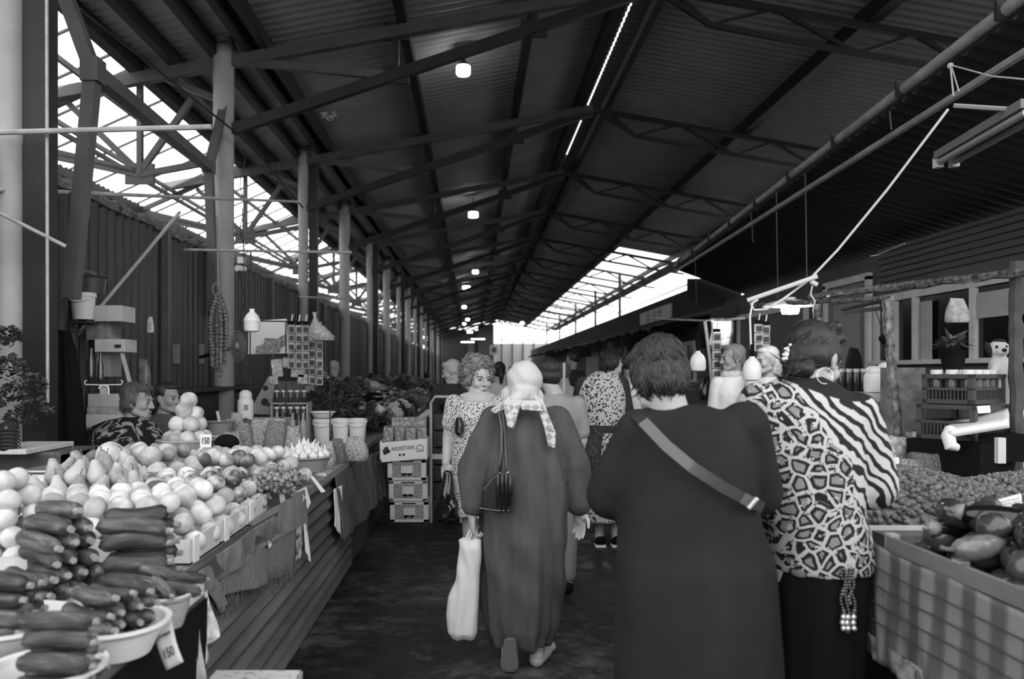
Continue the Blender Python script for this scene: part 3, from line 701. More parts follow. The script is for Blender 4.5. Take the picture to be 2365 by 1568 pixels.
# ================================================================= oranges
o_c = P(45, 1265, 2.55)
def crate_box(name, label, cat, c, d, m=M_card, th=.012, flaps=False, m2=None):
    """open box: base and four walls, c = centre of the base"""
    r = thing(name, label, cat, c)
    x, y, z = c; w, l, h = d
    MB().box((x, y, z+th/2), (w, l, th)).build('base', m, r)
    for sx in (-1, 1): MB().box((x+sx*(w/2-th/2), y, z+h/2+.001), (th, l, h)).build('side_wall', m2 or m, r)
    for sy in (-1, 1): MB().box((x, y+sy*(l/2-th/2), z+h/2+.001), (w-2*th, th, h)).build('end_wall', m, r)
    return r
crate_box('wooden_crate', 'shallow pale wooden crate under the orange pyramid', 'crate', (o_c.x-.05, 2.56, .86), (.34, .36, .085), M_cardlt)
pile(K_orange, (o_c.x-.21, o_c.x+.11, 2.4, 2.72), .90, .037, 5, 'speckled orange', 'pyramid near the white scale', 'oranges in the pyramid', 5, tiltall=1, inset=(.5, .8, .5, .9))
# ================================================================= pears on white tray
pc = P(205, 1150, 3.25)
r = thing('display_tray', 'long white plastic tray holding the pears', 'tray', (pc.x, 3.27, .95))
MB().box((pc.x, 3.32, .965), (.38, .34, .03)).build('tray_base', M_wp, r, bevel=.006)
MB().box((pc.x, 3.145, .985), (.40, .02, .05)).build('front_lip', M_wp, r, bevel=.005)
tag(MB().box((pc.x, 3.32, .90), (.42, .4, .1)).build('cardboard_box', M_card), 'brown box raising the white pear tray', 'box')
k = 0
for row, (y, z, n, xs, lean) in enumerate(((3.2, 1.022, 5, .34, 0), (3.29, 1.025, 5, .34, .1), (3.39, 1.03, 5, .34, .2), (3.25, 1.078, 4, .26, .45), (3.34, 1.085, 4, .26, .2), (3.41, 1.10, 3, .2, .1))):
    for i in range(n):
        x = pc.x-.01+(i/(n-1)-.5)*xs if n > 1 else pc.x
        K_pear.put((x, y+R0.uniform(-.01, .01), z), (R0.uniform(-.3, .3)+lean, R0.uniform(-.35, .45), R0.uniform(0, 6)), R0.uniform(.92, 1.08), 'upright pear, %s from the wall in the %s row up the white tray' % (nth(i+1), nth(row+1)), 'pears on the white tray')
# ================================================================= cartons along the counter edge with peaches
for i, (ya, yb) in enumerate(((2.66, 2.98), (3.0, 3.32), (3.34, 3.66))):
    crate_box('peach_carton', '%s low carton of peaches along the dark edge board' % ('nearest', 'middle', 'farther')[i], 'carton', (-1.13, (ya+yb)/2, ZT+.003), (.36, yb-ya-.01, .085), M_cardlt, .008)
    MB_ = MB().box((-.948, ya+.06, ZT+.05), (.006, .05, .09)); tag(MB_.build('carton_strut', M_wp), '%s white corner strut on the peach cartons' % nth(i+1), 'strut', 'carton struts')
pile(K_peach, (-1.33, -.95, 2.66, 3.30), ZT+.015, .043, 3, 'pale peach', 'cartons behind the zucchini', 'peaches in the cartons', 6, mixk=(K_blush, .15, 'blushed nectarine'), inset=(.2, 1.5, .4, .3))
pile(K_peach, (-1.62, -1.30, 2.70, 3.12), ZT+.02, .043, 3, 'pale peach', 'heap before the pear tray', 'peaches before the pears', 7, inset=(.6, .3, .6, .6), mixk=(K_blush, .2, 'blushed nectarine'))
pile(K_apple, (-1.45, -.96, 3.34, 3.66), ZT+.02, .041, 3, 'streaked apple', 'rows before the grapes', 'apples before the grapes', 8, inset=(.6, 1.2, .3, .2), mixk=(K_peach, .45, 'pale peach'))
# white upturned foam boxes among the cucumbers
tag(MB().box((-1.06, 2.64, .885), (.1, .05, .065)).build('foam_block', M_wp, bevel=.004), 'white foam block at the near counter corner', 'block')
# ================================================================= grapes
M_grape = fruit_mat('dusty_grape_skin', .06, .30, 40, .5, .4, .4)
def grape_mesh(i):
    rn = random.Random(300+i); mb = MB()
    for k in range(46):
        u = rn.random(); a = rn.uniform(0, 2*PI); rr = (.05*(1-u)+.016)*math.sqrt(rn.random())
        mb.ell((u*.15-.07, rr*math.cos(a), .022+abs(rr*math.sin(a))*.7), rn.uniform(.0095, .0125), None, 8, 5)
    return kmesh('grape_bunch', mb, M_grape)
K_grape = Kind('grape_bunch', 'grapes', [grape_mesh(i) for i in range(3)])
k = 0
for j in range(5):
    for i in range(5):
        K_grape.put((-1.50+.125*i+R0.uniform(-.02, .02)+.02*j, 3.72+.085*j, ZT+.02+.012*j+.03*((i+j) % 2)), (R0.uniform(-.2, .2), R0.uniform(-.2, .2), R0.uniform(0, 6)), 1.15, 'bunch of dusty grapes, %s from the wall in the %s row of the grape bed' % (nth(i+1), nth(j+1)), 'grapes between apples and peaches')
# second heap of peaches / nectarines by the garlic bowl
pile(K_peach, (-1.62, -.96, 4.08, 4.66), ZT+.012, .046, 3, 'pale peach', 'big heap by the garlic bowl', 'peaches by the garlic bowl', 12, mixk=(K_blush, .42, 'dark blushed nectarine'), inset=(1.0, 2.0, .2, .4))
# apples crate further back
crate_box('wooden_crate', 'tilted wooden crate of round fruit behind the pears', 'crate', (-1.62, 3.95, .885), (.56, .52, .10), mat('thin_crate_wood', .3, .8, var=.3, scale=8), .01)
tag(MB().box((-1.62, 3.95, .866), (.5, .5, .03)).build('cardboard_box', M_card), 'brown carton under the tilted fruit crate', 'box')
pile(K_grapefruit, (-1.88, -1.38, 3.72, 4.19), .897, .05, 3, 'round quince', 'crate behind the pears', 'quinces in the crate', 14, inset=(.4, 1.2, .6, .3), mixk=(K_dark, .3, 'dull pomegranate'))
K_grapefruit.put((-1.74, 3.82, 1.10), (.3, .4, 1), 1.35, 'biggest pale quince on top behind the pears')
tag(MB().box((-1.33, 3.75, .96), (.34, .015, .12), (0, .1, -.5)).build('crate_side', mat('thin_crate_wood', .3), None), 'loose slanting crate side between the fruit heaps', 'board')
tag(MB().box((-1.28, 4.35, .95), (.03, .42, .12), (0, -.2, .5)).build('carton_flap', M_card), 'open carton flap rising between quinces and nectarines', 'flap')
# wicker basket of grapefruits
wb = P(428, 1030, 4.75); zb = 1.0
tag(MB().box((wb.x, 4.78, ZT+.07), (.44, .4, .14)).build('cardboard_box', M_card), 'brown box raising the wicker grapefruit basket', 'box')
r = thing('wicker_basket', 'round pale wicker basket piled with grapefruits', 'basket', (wb.x, 4.78, zb))
MB().lathe([(.12, 0), (.145, .05), (.165, .1), (.155, .1), (.135, .05), (.11, .01), (0, .01)], 40, (wb.x, 4.78, zb-.008), fn=wob).build('basket_body', M_wick, r, smooth=True)
MB().tube([(wb.x+.162*math.cos(i*PI/16), 4.78+.162*math.sin(i*PI/16), zb+.095) for i in range(33)], .009, 6).build('rim', M_wick, r, smooth=True)
gp = [(a, .095, .09) for a in (-2.5, -1.9, -1.2, -.4, .4, 1.2, 2.0, 2.8)]+[(a, .065, .175) for a in (-2.2, -.9, .4, 1.8)]+[(-1.9, .03, .255), (.3, .045, .235), (1.0, .012, .315)]
for i, (a, rr, dz) in enumerate(gp):
    lv = 0 if i < 8 else 1 if i < 12 else 2
    K_grapefruit.put((wb.x+rr*math.cos(a), 4.78+rr*math.sin(a), zb+dz+.015), (R0.random()*3, R0.random()*3, 0), 1.0, ('topmost pale grapefruit of the wicker basket' if i == 14 else '%s pale grapefruit of the %s ring in the wicker basket' % (nth(i+1-(0, 8, 12)[lv]), ('lowest', 'middle', 'upper')[lv])), 'grapefruits in the wicker basket')
M_ink = mat('black_ink', .02, .8)
def card(name, label, pts, m=None, cat='price card', thick=.002):
    return tag(MB().add([tuple(p) for p in pts], [(0, 1, 2, 3)]).build(name, m or MATS['white_paper'], solid=thick), label, cat)
c0 = P(475, 1018, 4.52); o = card('price_card', 'price card marked 150 on the wicker grapefruit basket', [c0+V((x, 0, z)) for x, z in ((-.032, -.036), (.032, -.038), (.032, .036), (-.032, .038))])
text('price_figures', '150', .052, basis(c0+V((0, -.006, 0)), (1, 0, 0), (0, .05, 1)), M_ink, o, sx=.62)
c1 = P(524, 1022, 4.72); tag(MB().ell(c1, (.075, .06, .05), None, 12, 8).build('dark_cloth_bundle', M_black, smooth=True), 'black crumpled cloth beside the price card 150', 'cloth')
# hanging price tag 150 at the corner
q = [P(355, 1440, 2.05), P(398, 1430, 2.05), P(424, 1528, 2.0), P(385, 1548, 2.0)]
mb = MB(); mb.grid(lambda u, v: (q[3].lerp(q[2], u)).lerp(q[0].lerp(q[1], u), v)+V((0, -.012*math.sin(v*3), 0)), 4, 6)
o = tag(mb.build('price_tag', M_cardlt, solid=.003, smooth=True), 'curling price tag marked 150 hanging from the small basket', 'price tag')
text('price_figures', '150', .036, basis((q[2]+q[3])*.32+(q[0]+q[1])*.18+V((.003, -.024, 0)), q[2]-q[3], (q[0]+q[1])-(q[2]+q[3])), M_ink, o, sx=.58)
text('price_words', 'цукини', .015, basis((q[2]+q[3])*.12+(q[0]+q[1])*.38+V((.002, -.03, 0)), q[2]-q[3], (q[0]+q[1])-(q[2]+q[3])), M_ink, o, sx=.9)
# hanging edge cloths
def cloth(name, label, top, bot, m, nu=40, nv=24, amp=.012, freq=14, solid=.004, cat='cloth', jag=0, seed=0, bulge=.0):
    """top / bot: polylines of pixel points with distance, joined into a hanging sheet"""
    def samp(L, u):
        k = u*(len(L)-1); i = min(int(k), len(L)-2); return P(*L[i]).lerp(P(*L[i+1]), k-i)
    def fn(u, v):
        p = samp(bot, u).lerp(samp(top, u), v); w = (1-v)
        p.x += amp*math.sin(freq*u+2*v)*(.3+w)+.5*amp*math.sin(2.7*freq*u+5*v+seed)*w+bulge*math.sin(PI*v)
        if jag and v == 0: p.z += jag*noise.noise(V((u*40, seed, 0)))
        return p
    return tag(MB().grid(fn, nu, nv).build(name, m, smooth=True, solid=solid), label, cat)
t = NT('fringed_dark_cloth'); z3 = t.noise(t.coord((1, 1, 1)), 55, 3, .7); z4 = t.wave(t.coord((1, 1, 1)), 30, 6, 3, 'BANDS', 'Y')
t.base(t.ramp(t.mix(.5, z3, z4), [(.35, .10), (.55, .26), (.75, .38)])); t.bump(z4, .6, .01); M_fringe = t.fin(.95, .1)
cloth('fringed_cloth', 'frayed grey cloth hanging over the corrugated front', [(448, 1325, 2.6), (530, 1262, 2.98), (612, 1205, 3.5), (690, 1160, 4.1)], [(505, 1420, 2.86), (525, 1375, 2.96), (610, 1352, 3.45), (668, 1325, 4.0)], M_fringe, jag=.03, amp=.014)
mb = MB(); rn = random.Random(8)
for i in range(120):
    u = i/119; a = P(455+215*u+rn.uniform(-4, 4), 1395-95*u+rn.uniform(-16, 16), 2.70+1.2*u); a.x += .022
    mb.tube([a, a+V((rn.uniform(0, .012), rn.uniform(-.015, .015), -.03)), a+V((rn.uniform(-.004, .012), rn.uniform(-.03, .03), -.065-.02*rn.random()))], [.0022, .002, .001], 3)
o = mb.build('fringe', mat('fringe_thread', .10, .9), bpy.data.objects['fringed_cloth'])
cloth('plastic_sheet', 'glossy clear film folded on the counter edge over the frayed cloth', [(448, 1322, 2.6), (560, 1240, 3.1), (640, 1185, 3.7)], [(452, 1392, 2.62), (540, 1318, 3.02), (645, 1238, 3.74)], mat('dull_film', .20, .3, .5, var=.5, scale=9), amp=.008, bulge=.004)
cloth('patterned_paper', 'crumpled patterned paper hanging at the counter corner', [(432, 1395, 2.52), (478, 1362, 2.62)], [(440, 1600, 2.5), (497, 1470, 2.6)], mat('printed_pale_paper', .45, .8, var=.75, scale=22), 10, 20, amp=.012)
cloth('pale_rag', 'long pale rag hanging below the patterned paper', [(425, 1400, 2.46), (452, 1385, 2.5)], [(428, 1640, 2.42), (470, 1640, 2.46)], mat('pale_rag_cloth', .42, .9, var=.3, scale=6), 10, 20, amp=.014)
cloth('paper_slip', 'torn printed paper strip beside the cut carton', [(668, 1185, 4.2), (700, 1168, 4.35)], [(672, 1300, 4.22), (690, 1290, 4.3)], MATS['printed_pale_paper'], 8, 16, amp=.008)
cloth('white_strip', 'narrow white cloth strip hanging by the torn paper', [(697, 1175, 4.35), (704, 1172, 4.4)], [(705, 1270, 4.34), (716, 1300, 4.38)], MATS['white_paper'], 4, 14, amp=.004)
cloth('dark_tablecloth', 'dark woven cloth hanging from the counter beside the stacked crates', [(772, 1100, 5.3), (815, 1072, 6.1), (860, 1048, 7.1)], [(792, 1248, 5.42), (840, 1205, 6.2), (872, 1165, 7.1)], mat('dark_woven_cloth', .13, .9, .2, var=.5, scale=30, stretch=(1, 1, .15)), amp=.01)
cloth('white_tablecloth', 'white under cloth peeping below the dark woven cloth', [(770, 1130, 5.25), (790, 1120, 5.5)], [(772, 1215, 5.25), (795, 1250, 5.5)], MATS['white_paper'], 8, 12, amp=.006)
cloth('dotted_cloth', 'dotted cloth drooping at the counter end near the crates', [(852, 1050, 7.15), (880, 1040, 7.5)], [(870, 1165, 7.1), (893, 1150, 7.45)], mat('dotted_grey_cloth', .18, .9, var=.8, scale=16), 10, 12, amp=.012)
tag(MB().box((-1.05, 5.15, ZT+.012), (.26, .34, .02)).build('newspaper', MATS['printed_pale_paper']), 'folded newspaper under the garlic bowl', 'newspaper')
# cut carton over the edge, price slips
r = thing('cut_carton', 'cut open brown carton taped over the counter edge', 'carton', (-.92, 3.75, .7))
ca = [P(562, 1205, 3.35), P(690, 1130, 4.15)]; cb = [P(582, 1268, 3.4), P(697, 1205, 4.2)]
mb = MB(); mb.grid(lambda u, v: cb[0].lerp(cb[1], u).lerp(ca[0].lerp(ca[1], u), v)+V((.03, 0, 0)), 6, 4); mb.build('front_flap', mat('brown_carton_flap', .2, .85, var=.2, scale=10), r, solid=.006)
for px, py, Y in ((604, 1232, 3.55), (652, 1190, 3.9)):
    a = P(px, py, Y)+V((.036, 0, 0)); MB().add([a+V((0, -.025, .05)), a+V((0, .025, .05)), a+V((.002, .025, -.06)), a+V((.002, -.025, -.06))], [(0, 1, 2, 3)]).build('tape', MATS['white_paper'], r, solid=.002)
for i, (pts, Y) in enumerate(((((628, 1130), (640, 1128), (648, 1172), (636, 1176)), 3.9), (((650, 1138), (662, 1126), (695, 1148), (684, 1160)), 4.1), (((676, 1132), (694, 1124), (705, 1160), (698, 1176)), 4.25), (((704, 1100), (712, 1100), (740, 1135), (730, 1138)), 4.6))):
    card('price_slip', ('bent price slip before the grapes', 'lettered price slip lying over the cut carton', 'curled price slip beside the lettered one', 'thin price slip under the garlic bowl')[i], [P(x, y, Y)+V((.03, 0, 0)) for x, y in pts], None, 'price slip')
mb = MB()
for i in range(9):
    a = P(655+4*i, 1138+2.4*i, 4.08)+V((.034, 0, 0)); mb.bar(a, a+V((.004, 0, .018+.008*(i % 3))), .004, .002)
mb.build('lettering', M_ink, bpy.data.objects['price_slip.001'])
# ================================================================= garlic bowl
gb = P(705, 1090, 5.0)
r_, c_ = bowl(705, 1090, 5.05, .165, .10, 'grey plastic bowl heaped with garlic at the counter edge', mat('grey_bowl_plastic', .34, .4, .4), ZT+.022)
k = 0
for a, rr, dz in [(i*2*PI/13, .125, .098) for i in range(13)]+[(i*2*PI/9+.3, .08, .12) for i in range(9)]+[(i*2*PI/5, .04, .142) for i in range(5)]+[(0, 0, .155)]:
    k += 1; lv = 0 if k <= 13 else 1 if k <= 22 else 2
    K_garlic.put((c_.x+rr*math.cos(a), c_.y+rr*math.sin(a), c_.z+dz+.012), (R0.uniform(-.4, .4), R0.uniform(-.4, .4), R0.random()*6), R0.uniform(.95, 1.15), 'garlic bulb, %s round the %s ring of the grey bowl' % (nth(k-(0, 13, 22)[lv]), ('outer', 'middle', 'inner')[lv]), 'garlic in the grey bowl')
# ================================================================= spice bags, jars, buckets behind
def bag_mb(w, h, d, seed, tie=True):
    rn = random.Random(seed); o = V((rn.random()*9,)*3)
    rings = [(0, 0, 0, w*.46, d*.46), (h*.1, 0, 0, w*.52, d*.52), (h*.4, 0, 0, w*.5, d*.48), (h*.7, 0, 0, w*.42, d*.36), (h*.88, 0, 0, w*.34, d*.2), (h, 0, 0, w*.3, d*.08)]
    if not tie: rings = [(0, 0, 0, w*.48, d*.46), (h*.1, 0, 0, w*.5, d*.5), (h*.6, 0, 0, w*.5, d*.5), (h*.95, 0, 0, w*.5, d*.42), (h, 0, 0, w*.46, d*.36)]
    mb = MB().loft(rings, 20, 3)
    mb.v = [tuple(V(v)*(1+.09*noise.noise(V(v)*18+o))) for v in mb.v]; return mb
M_spice = [mat('spice_mix_%s' % n, v, .7, .4, var=.8, scale=90) for n, v in (('dark', .12), ('middling', .22), ('pale', .34))]
M_herb = mat('dried_herb', .16, .9, .2, var=.9, scale=70)
for i, (px, py, Y, w, h, mi) in enumerate(((560, 1020, 6.3, .17, .22, 1), (600, 1022, 6.4, .2, .24, 2), (640, 1020, 6.3, .2, .23, 1), (678, 1020, 6.2, .14, .2, 2), (580, 1000, 6.7, .2, .22, 0), (545, 1000, 6.6, .14, .28, 2), (615, 998, 6.8, .18, .2, 1), (655, 1000, 6.7, .16, .2, 0), (755, 1035, 5.6, .12, .14, 2), (780, 1042, 5.7, .12, .15, 0), (822, 1040, 5.9, .18, .15, 2), (535, 1022, 6.2, .18, .16, 2))):
    c = P(px, py, Y); c.z = ZT
    mb = bag_mb(w, h*1.15, w*.7, i); mb.v = [tuple(V(v)+c) for v in mb.v]
    tag(mb.build('spice_bag', M_spice[mi], smooth=True), '%s clear bag of %s spices counted along the counter behind the garlic' % (nth(i+1), ('dark', 'mixed', 'pale')[mi]), 'spice bag', 'bags of spices')
M_glassj = mat('jar_contents_dark', .05, .15, .5, var=.5, scale=12); M_lid = mat('white_jar_lid', .7, .5)
def jar(c, rad, h, label, m=M_glassj, group=None, lid=M_lid, rot=0):
    r = thing('jar', label, 'jar', c, 0, group)
    MB().lathe([(rad*.85, 0), (rad, .01), (rad, h*.78), (rad*.8, h*.88), (rad*.8, h*.9)], 14, c).build('jar_body', m, r, smooth=True)
    MB().lathe([(rad*.88, h*.86), (rad*.88, h), (rad*.8, h*1.01)], 14, c).build('lid', lid, r, smooth=True)
    return r
r = thing('display_rack', 'small two tier rack of dark jars under the hanging sachets', 'rack', (-1.65, 7.2, ZT))
rc = P(668, 950, 7.2)
for z in (ZT+.005, 1.06, 1.22): MB().box((rc.x, 7.3, z), (.32, .2, .012)).build('rack_shelf', mat('rack_grey', .3, .5), r)
for sx in (-1, 1): MB().box((rc.x+sx*.16, 7.3, 1.04), (.014, .2, .38)).build('rack_side', MATS['rack_grey'], r)
for j, z in enumerate((ZT+.012, 1.067, 1.227)):
    for i in range(5):
        jar(V((rc.x-.125+.062*i, 7.25, z)), .026, .12 if j < 2 else .11, '%s dark jar with %s lid on the %s tier of the small rack' % (nth(i+1), 'white', ('lower', 'middle', 'upper')[j]), M_glassj, 'jars on the small rack')
# tall thin bottles in front of the rack
for i, px in enumerate((640, 652, 676, 690, 700)):
    c = P(px, 1005, 6.9); c.z = ZT
    tag(MB().lathe([(.03, 0), (.03, .2), (.012, .25), (.012, .3)], 12, c).build('sauce_bottle', M_glassj if i % 2 else mat('sauce_grey', .3, .2), smooth=True), '%s slim sauce bottle before the jar rack' % nth(i+1), 'bottle', 'sauce bottles')
c = P(672, 1012, 6.6); c.z = ZT; tag(MB().lathe([(.035, 0), (.035, .17), (.037, .2)], 14, c).build('white_tube', M_wp, smooth=True), 'plain white cylinder standing between the spice bags', 'container')
# white lidded churn bottle
def churn(c, rad, h, label, seed=0):
    r = thing('plastic_churn', label, 'churn', c)
    MB().lathe([(rad*.92, 0), (rad, .02), (rad, h*.5), (rad*.97, h*.62), (rad*.75, h*.72), (rad*.66, h*.74)], 24, c).build('churn_body', M_wp, r, smooth=True)
    MB().lathe([(rad*.8, h*.72), (rad*.82, h*.8), (rad*.72, h*.9), (rad*.4, h*.98), (0, h)], 24, c, fn=lambda v, a: V((v.x*(1+.02*math.cos(16*a)), v.y*(1+.02*math.cos(16*a)), v.z))).build('screw_lid', M_wp, r, smooth=True)
    return r
c = P(567, 962, 6.9); c.z = 1.10; r = churn(c, .068, .25, 'white plastic churn with dome lid standing behind the spice bags')
MB().box(c+V((.022, -.066, .1)), (.035, .01, .045)).build('label_patch', mat('label_grey', .3), r)
tag(MB().box((c.x+.1, 7.0, (1.1+ZT)/2), (.5, .3, 1.1-ZT)).build('goods_box', M_cardlt, bevel=.005), 'pale box under the white churn', 'box')
c = P(510, 975, 6.4); c.z = 1.0
r = thing('plastic_tub', 'wide grey tub with a handle stick beside the white churn', 'tub', c); MB().lathe([(.09, 0), (.11, .1), (.125, .105), (.11, .11), (.1, .1), (.08, .01), (0, .01)], 24, c).build('tub_body', mat('grey_tub', .25, .5), r, smooth=True)
MB().tube([c+V((0, 0, .05)), c+V((-.03, 0, .19))], .012, 8).build('stick', M_cardlt, r, smooth=True)
tag(MB().box((c.x, 6.45, .925), (.34, .3, .15)).build('goods_box', M_cardlt, bevel=.005), 'pale box under the grey tub', 'box')
def bucket(c, rad, h, label, m=M_wp, group=None):
    r = thing('bucket', label, 'bucket', c, 0, group)
    MB().lathe([(rad*.78, 0), (rad*.8, .006), (rad*.96, h*.84), (rad*1.05, h*.85), (rad*1.06, h*.93), (rad, h*.94), (rad*1.03, h), (rad*.94, h), (rad*.76, .02), (0, .02)], 28, c).build('bucket_body', m, r, smooth=True)
    MB().tube([c+V((rad*1.05*math.cos(t_), rad*1.05*math.sin(t_), h*.9-.05*abs(math.sin(t_)))) for t_ in [PI+i*PI/12 for i in range(13)]], .004, 6).build('bail_handle', m, r, smooth=True)
    return r
for i, (px, rad) in enumerate(((745, .088), (787, .08), (826, .084))):
    c = P(px, 1016, 7.35); c.z = ZT; bucket(c, rad, .225, ('white bucket topped with a cloth wrapped bowl', 'middle white bucket of three on the counter', 'white bucket nearest the aisle beside the greens')[i], group=None)
    if i == 0: tag(bowl_mb(.11, .06, c+V((0, 0, .228))).build('bowl', M_wp, smooth=True), 'white shallow bowl sitting on the first white bucket', 'bowl')
# ================================================================= crates stack
def plastic_crate(label, loc):
    w, d, h = .335, .30, .182
    r = thing('plastic_crate', label, 'crate', loc, 0, None)
    mb = MB(); b = .02
    for sx in (-1, 1):
        for sy in (-1, 1): mb.box((sx*(w/2-b), sy*(d/2-b), h/2), (.04, .04, h))
    for z in (.012, h-.016):
        for sy in (-1, 1): mb.box((0, sy*(d/2-.008), z), (w, .016, .026 if z > .1 else .022))
        for sx in (-1, 1): mb.box((sx*(w/2-.008), 0, z), (.016, d, .026 if z > .1 else .022))
    mb.box((0, 0, .006), (w-.02, d-.02, .008))
    def lat(axis, sgn):
        n = w if axis == 'y' else d; st = .027; z0, z1 = .02, h-.028; hh = z1-z0; x = -n/2-hh
        while x < n/2:
            for dr in (1, -1):
                a0, a1 = (x, x+hh) if dr > 0 else (x+hh, x)
                p, q = V((a0, 0, z0)), V((a1, 0, z1))
                # clip to width
                def cl(p, q):
                    lim = n/2-.03; out = []
                    for A, B in ((p, q), (q, p)):
                        if abs(A.x) > lim:
                            if (A.x > lim and B.x > lim) or (A.x < -lim and B.x < -lim): return None
                            tt = ((lim if A.x > 0 else -lim)-B.x)/(A.x-B.x); A = B+(A-B)*tt
                        out.append(A)
                    return out
                c_ = cl(p, q)
                if c_ and (c_[0]-c_[1]).length > .01:
                    a, bb = c_
                    if axis == 'y': mb.bar((a.x, sgn*(d/2-.008), a.z), (bb.x, sgn*(d/2-.008), bb.z), .006, .006)
                    else: mb.bar((sgn*(w/2-.008), a.x, a.z), (sgn*(w/2-.008), bb.x, bb.z), .006, .006)
            x += st
    lat('y', -1); lat('y', 1); lat('x', 1); lat('x', -1)
    mb.build('crate_body', mat('pale_crate_plastic', .5, .6, .3, var=.12, scale=10), r)
    MB().box((0, -d/2+.002, .095), (.1, .014, .065)).build('name_plate', MATS['pale_crate_plastic'], r)
    for sx in (-1, 1): MB().box((sx*.024, -d/2+.001, .052), (.04, .016, .02)).build('grip_hole', M_black, r, bevel=.006)
    MB().box((0, -d/2+.001, h-.016), (.12, .018, .008)).build('rim_slot', M_black, r)
    return r
cx_, cy_ = P(945, 1253, 7.02).x, 7.15
pc0 = plastic_crate('bottom pale lattice crate of the stack standing on the floor', (cx_+.012, cy_, 0))
for i in range(1, 4): dup(pc0, (cx_+.012-.012*i, cy_, .184*i), .01*i, '%s pale lattice crate of the stack by the aisle' % ('second', 'third', 'topmost')[i-1])
r = thing('fruit_carton', 'white lettered fruit carton on top of the lattice crates', 'carton', (cx_-.04, 7.12, .738))
bx, by, bz = cx_-.045, 7.12, .738
for nm, c, d, ro in (('carton_front', (bx, by-.16, bz+.08), (.40, .012, .17), (0, -.09, 0)), ('carton_back', (bx, by+.16, bz+.08), (.40, .012, .16), None), ('carton_side', (bx-.2, by, bz+.08), (.012, .31, .16), None), ('carton_side', (bx+.2, by, bz+.09), (.012, .31, .18), None), ('carton_base', (bx, by, bz+.012), (.39, .31, .02), None)):
    MB().box(c, d, ro).build(nm, mat('white_carton', .66, .8), r)
fM = basis((bx-.0, by-.1685, bz+.09), (1, 0, .09), (0, 0, 1))
text('lettering', 'ARDESTANI', .048, fM @ Matrix.Translation((-.005, .01, 0)), M_ink, r, sx=.8)
mb = MB()
for a, b, s in ((-.155, .0, .02), (-.14, .012, .018), (-.165, -.018, .018), (-.15, -.012, .02), (-.13, -.005, .018), (-.172, .004, .014), (-.16, .025, .012), (-.14, .03, .012)): mb.ell(fM @ V((a, b, 0)), (s*.8, .003, s*.8), None, 10, 6)
mb.build('printed_grapes', M_ink, r, smooth=True)
mb = MB()
for p, q in (((.115, -.03), (.115, .01)), ((.115, .01), (.145, .03)), ((.145, .03), (.175, .012)), ((.175, .012), (.172, -.028)), ((.172, -.028), (.115, -.03)), ((.13, -.01), (.16, -.02))): mb.bar(fM @ V((*p, 0)), fM @ V((*q, 0)), .006, .004)
mb.build('printed_house', M_ink, r)
for a in (-.035, .0): MB().ell(fM @ V((a, -.045, 0)), (.011, .004, .011), None, 12, 8).build('vent_hole', M_ink, r)
t = NT('clear_packaging'); t.base(t.ramp(t.noise(t.coord(1), 30, 4, .7), [(.3, .08), (.55, .3), (.7, .75)])); M_clear = t.fin(.15, .6)
for i in range(4):
    c = V((bx-.14+.095*i, by-.03+.04*(i % 2), bz+.03)); mb = MB().box(c+V((0, 0, .13)), (.085, .12, .24), (.15, 0, .05*i))
    tag(mb.build('clear_pack', M_clear, bevel=.008), '%s shiny clear pack standing in the white fruit carton' % nth(i+1), 'pack', 'clear packs in the carton')
tag(MB().box((bx+.02, by+.2, .95), (.32, .05, .28)).build('clear_box', M_clear, bevel=.006), 'long shiny clear box behind the packs in the carton', 'box')
# ================================================================= greens
M_leaf = [mat('dark_leaf', .08, .6, .3, var=.5, scale=30), mat('mid_leaf', .2, .6, .3, var=.5, scale=30), mat('pale_leaf', .45, .6, .3, var=.4, scale=30)]
def leafy(seed, n, rx, h, size, m, spike=0):
    rn = random.Random(seed); mb = MB()
    for k in range(n):
        a = rn.uniform(0, 2*PI); e = rn.uniform(.05, 1)**.6; z = h*rn.random(); rr = rx*math.sqrt(1-(z/h)**2*.8)*rn.uniform(.55, 1)
        p = V((rr*math.cos(a), rr*math.sin(a), z)); d = V((math.cos(a), math.sin(a), rn.uniform(-.2, 1.2))).normalized()
        s = d.cross(V((0, 0, 1))).normalized(); n_ = s.cross(d); L = size*rn.uniform(.6, 1.3); w = L*rn.uniform(.35, .6)
        if spike: L *= 3; w *= .12
        tw = rn.uniform(-.6, .6); s = (s*math.cos(tw)+n_*math.sin(tw))
        q = p+d*L*.5+n_*L*.12
        mb.add([p, q+s*w, p+d*L-n_*L*.1, q-s*w], [(0, 1, 2, 3)])
    return kmesh('herb', mb, m, False)
K_herbs = [Kind('herb_bunch', 'herbs', [leafy(500+10*j+i, 170, .13, .14, .05, M_leaf[j]) for i in range(2)]) for j in range(3)]
K_onion = Kind('spring_onion_bunch', 'spring onions', [leafy(560, 70, .06, .06, .05, M_leaf[0], 1)])
def cauli(i):
    rn = random.Random(600+i); mb = MB()
    for k in range(60):
        a = rn.uniform(0, 2*PI); t_ = math.acos(rn.uniform(0, 1)); mb.ell((.085*math.sin(t_)*math.cos(a), .085*math.sin(t_)*math.sin(a), .07*math.cos(t_)), rn.uniform(.018, .03), None, 7, 5)
    mb.ell((0, 0, .01), (.09, .09, .07), None, 12, 8); return kmesh('cauliflower', mb, mat('cauliflower_curd', .55, .9, var=.3, scale=60))
K_cauli = Kind('cauliflower', 'cauliflower', [cauli(i) for i in range(2)])
K_melon = Kind('melon', 'melon', round_fruit('melon', .10, fruit_mat('pale_melon_rind', .45, .65, 8, .5, .1), .95, 0, .05, .02, seed=9))
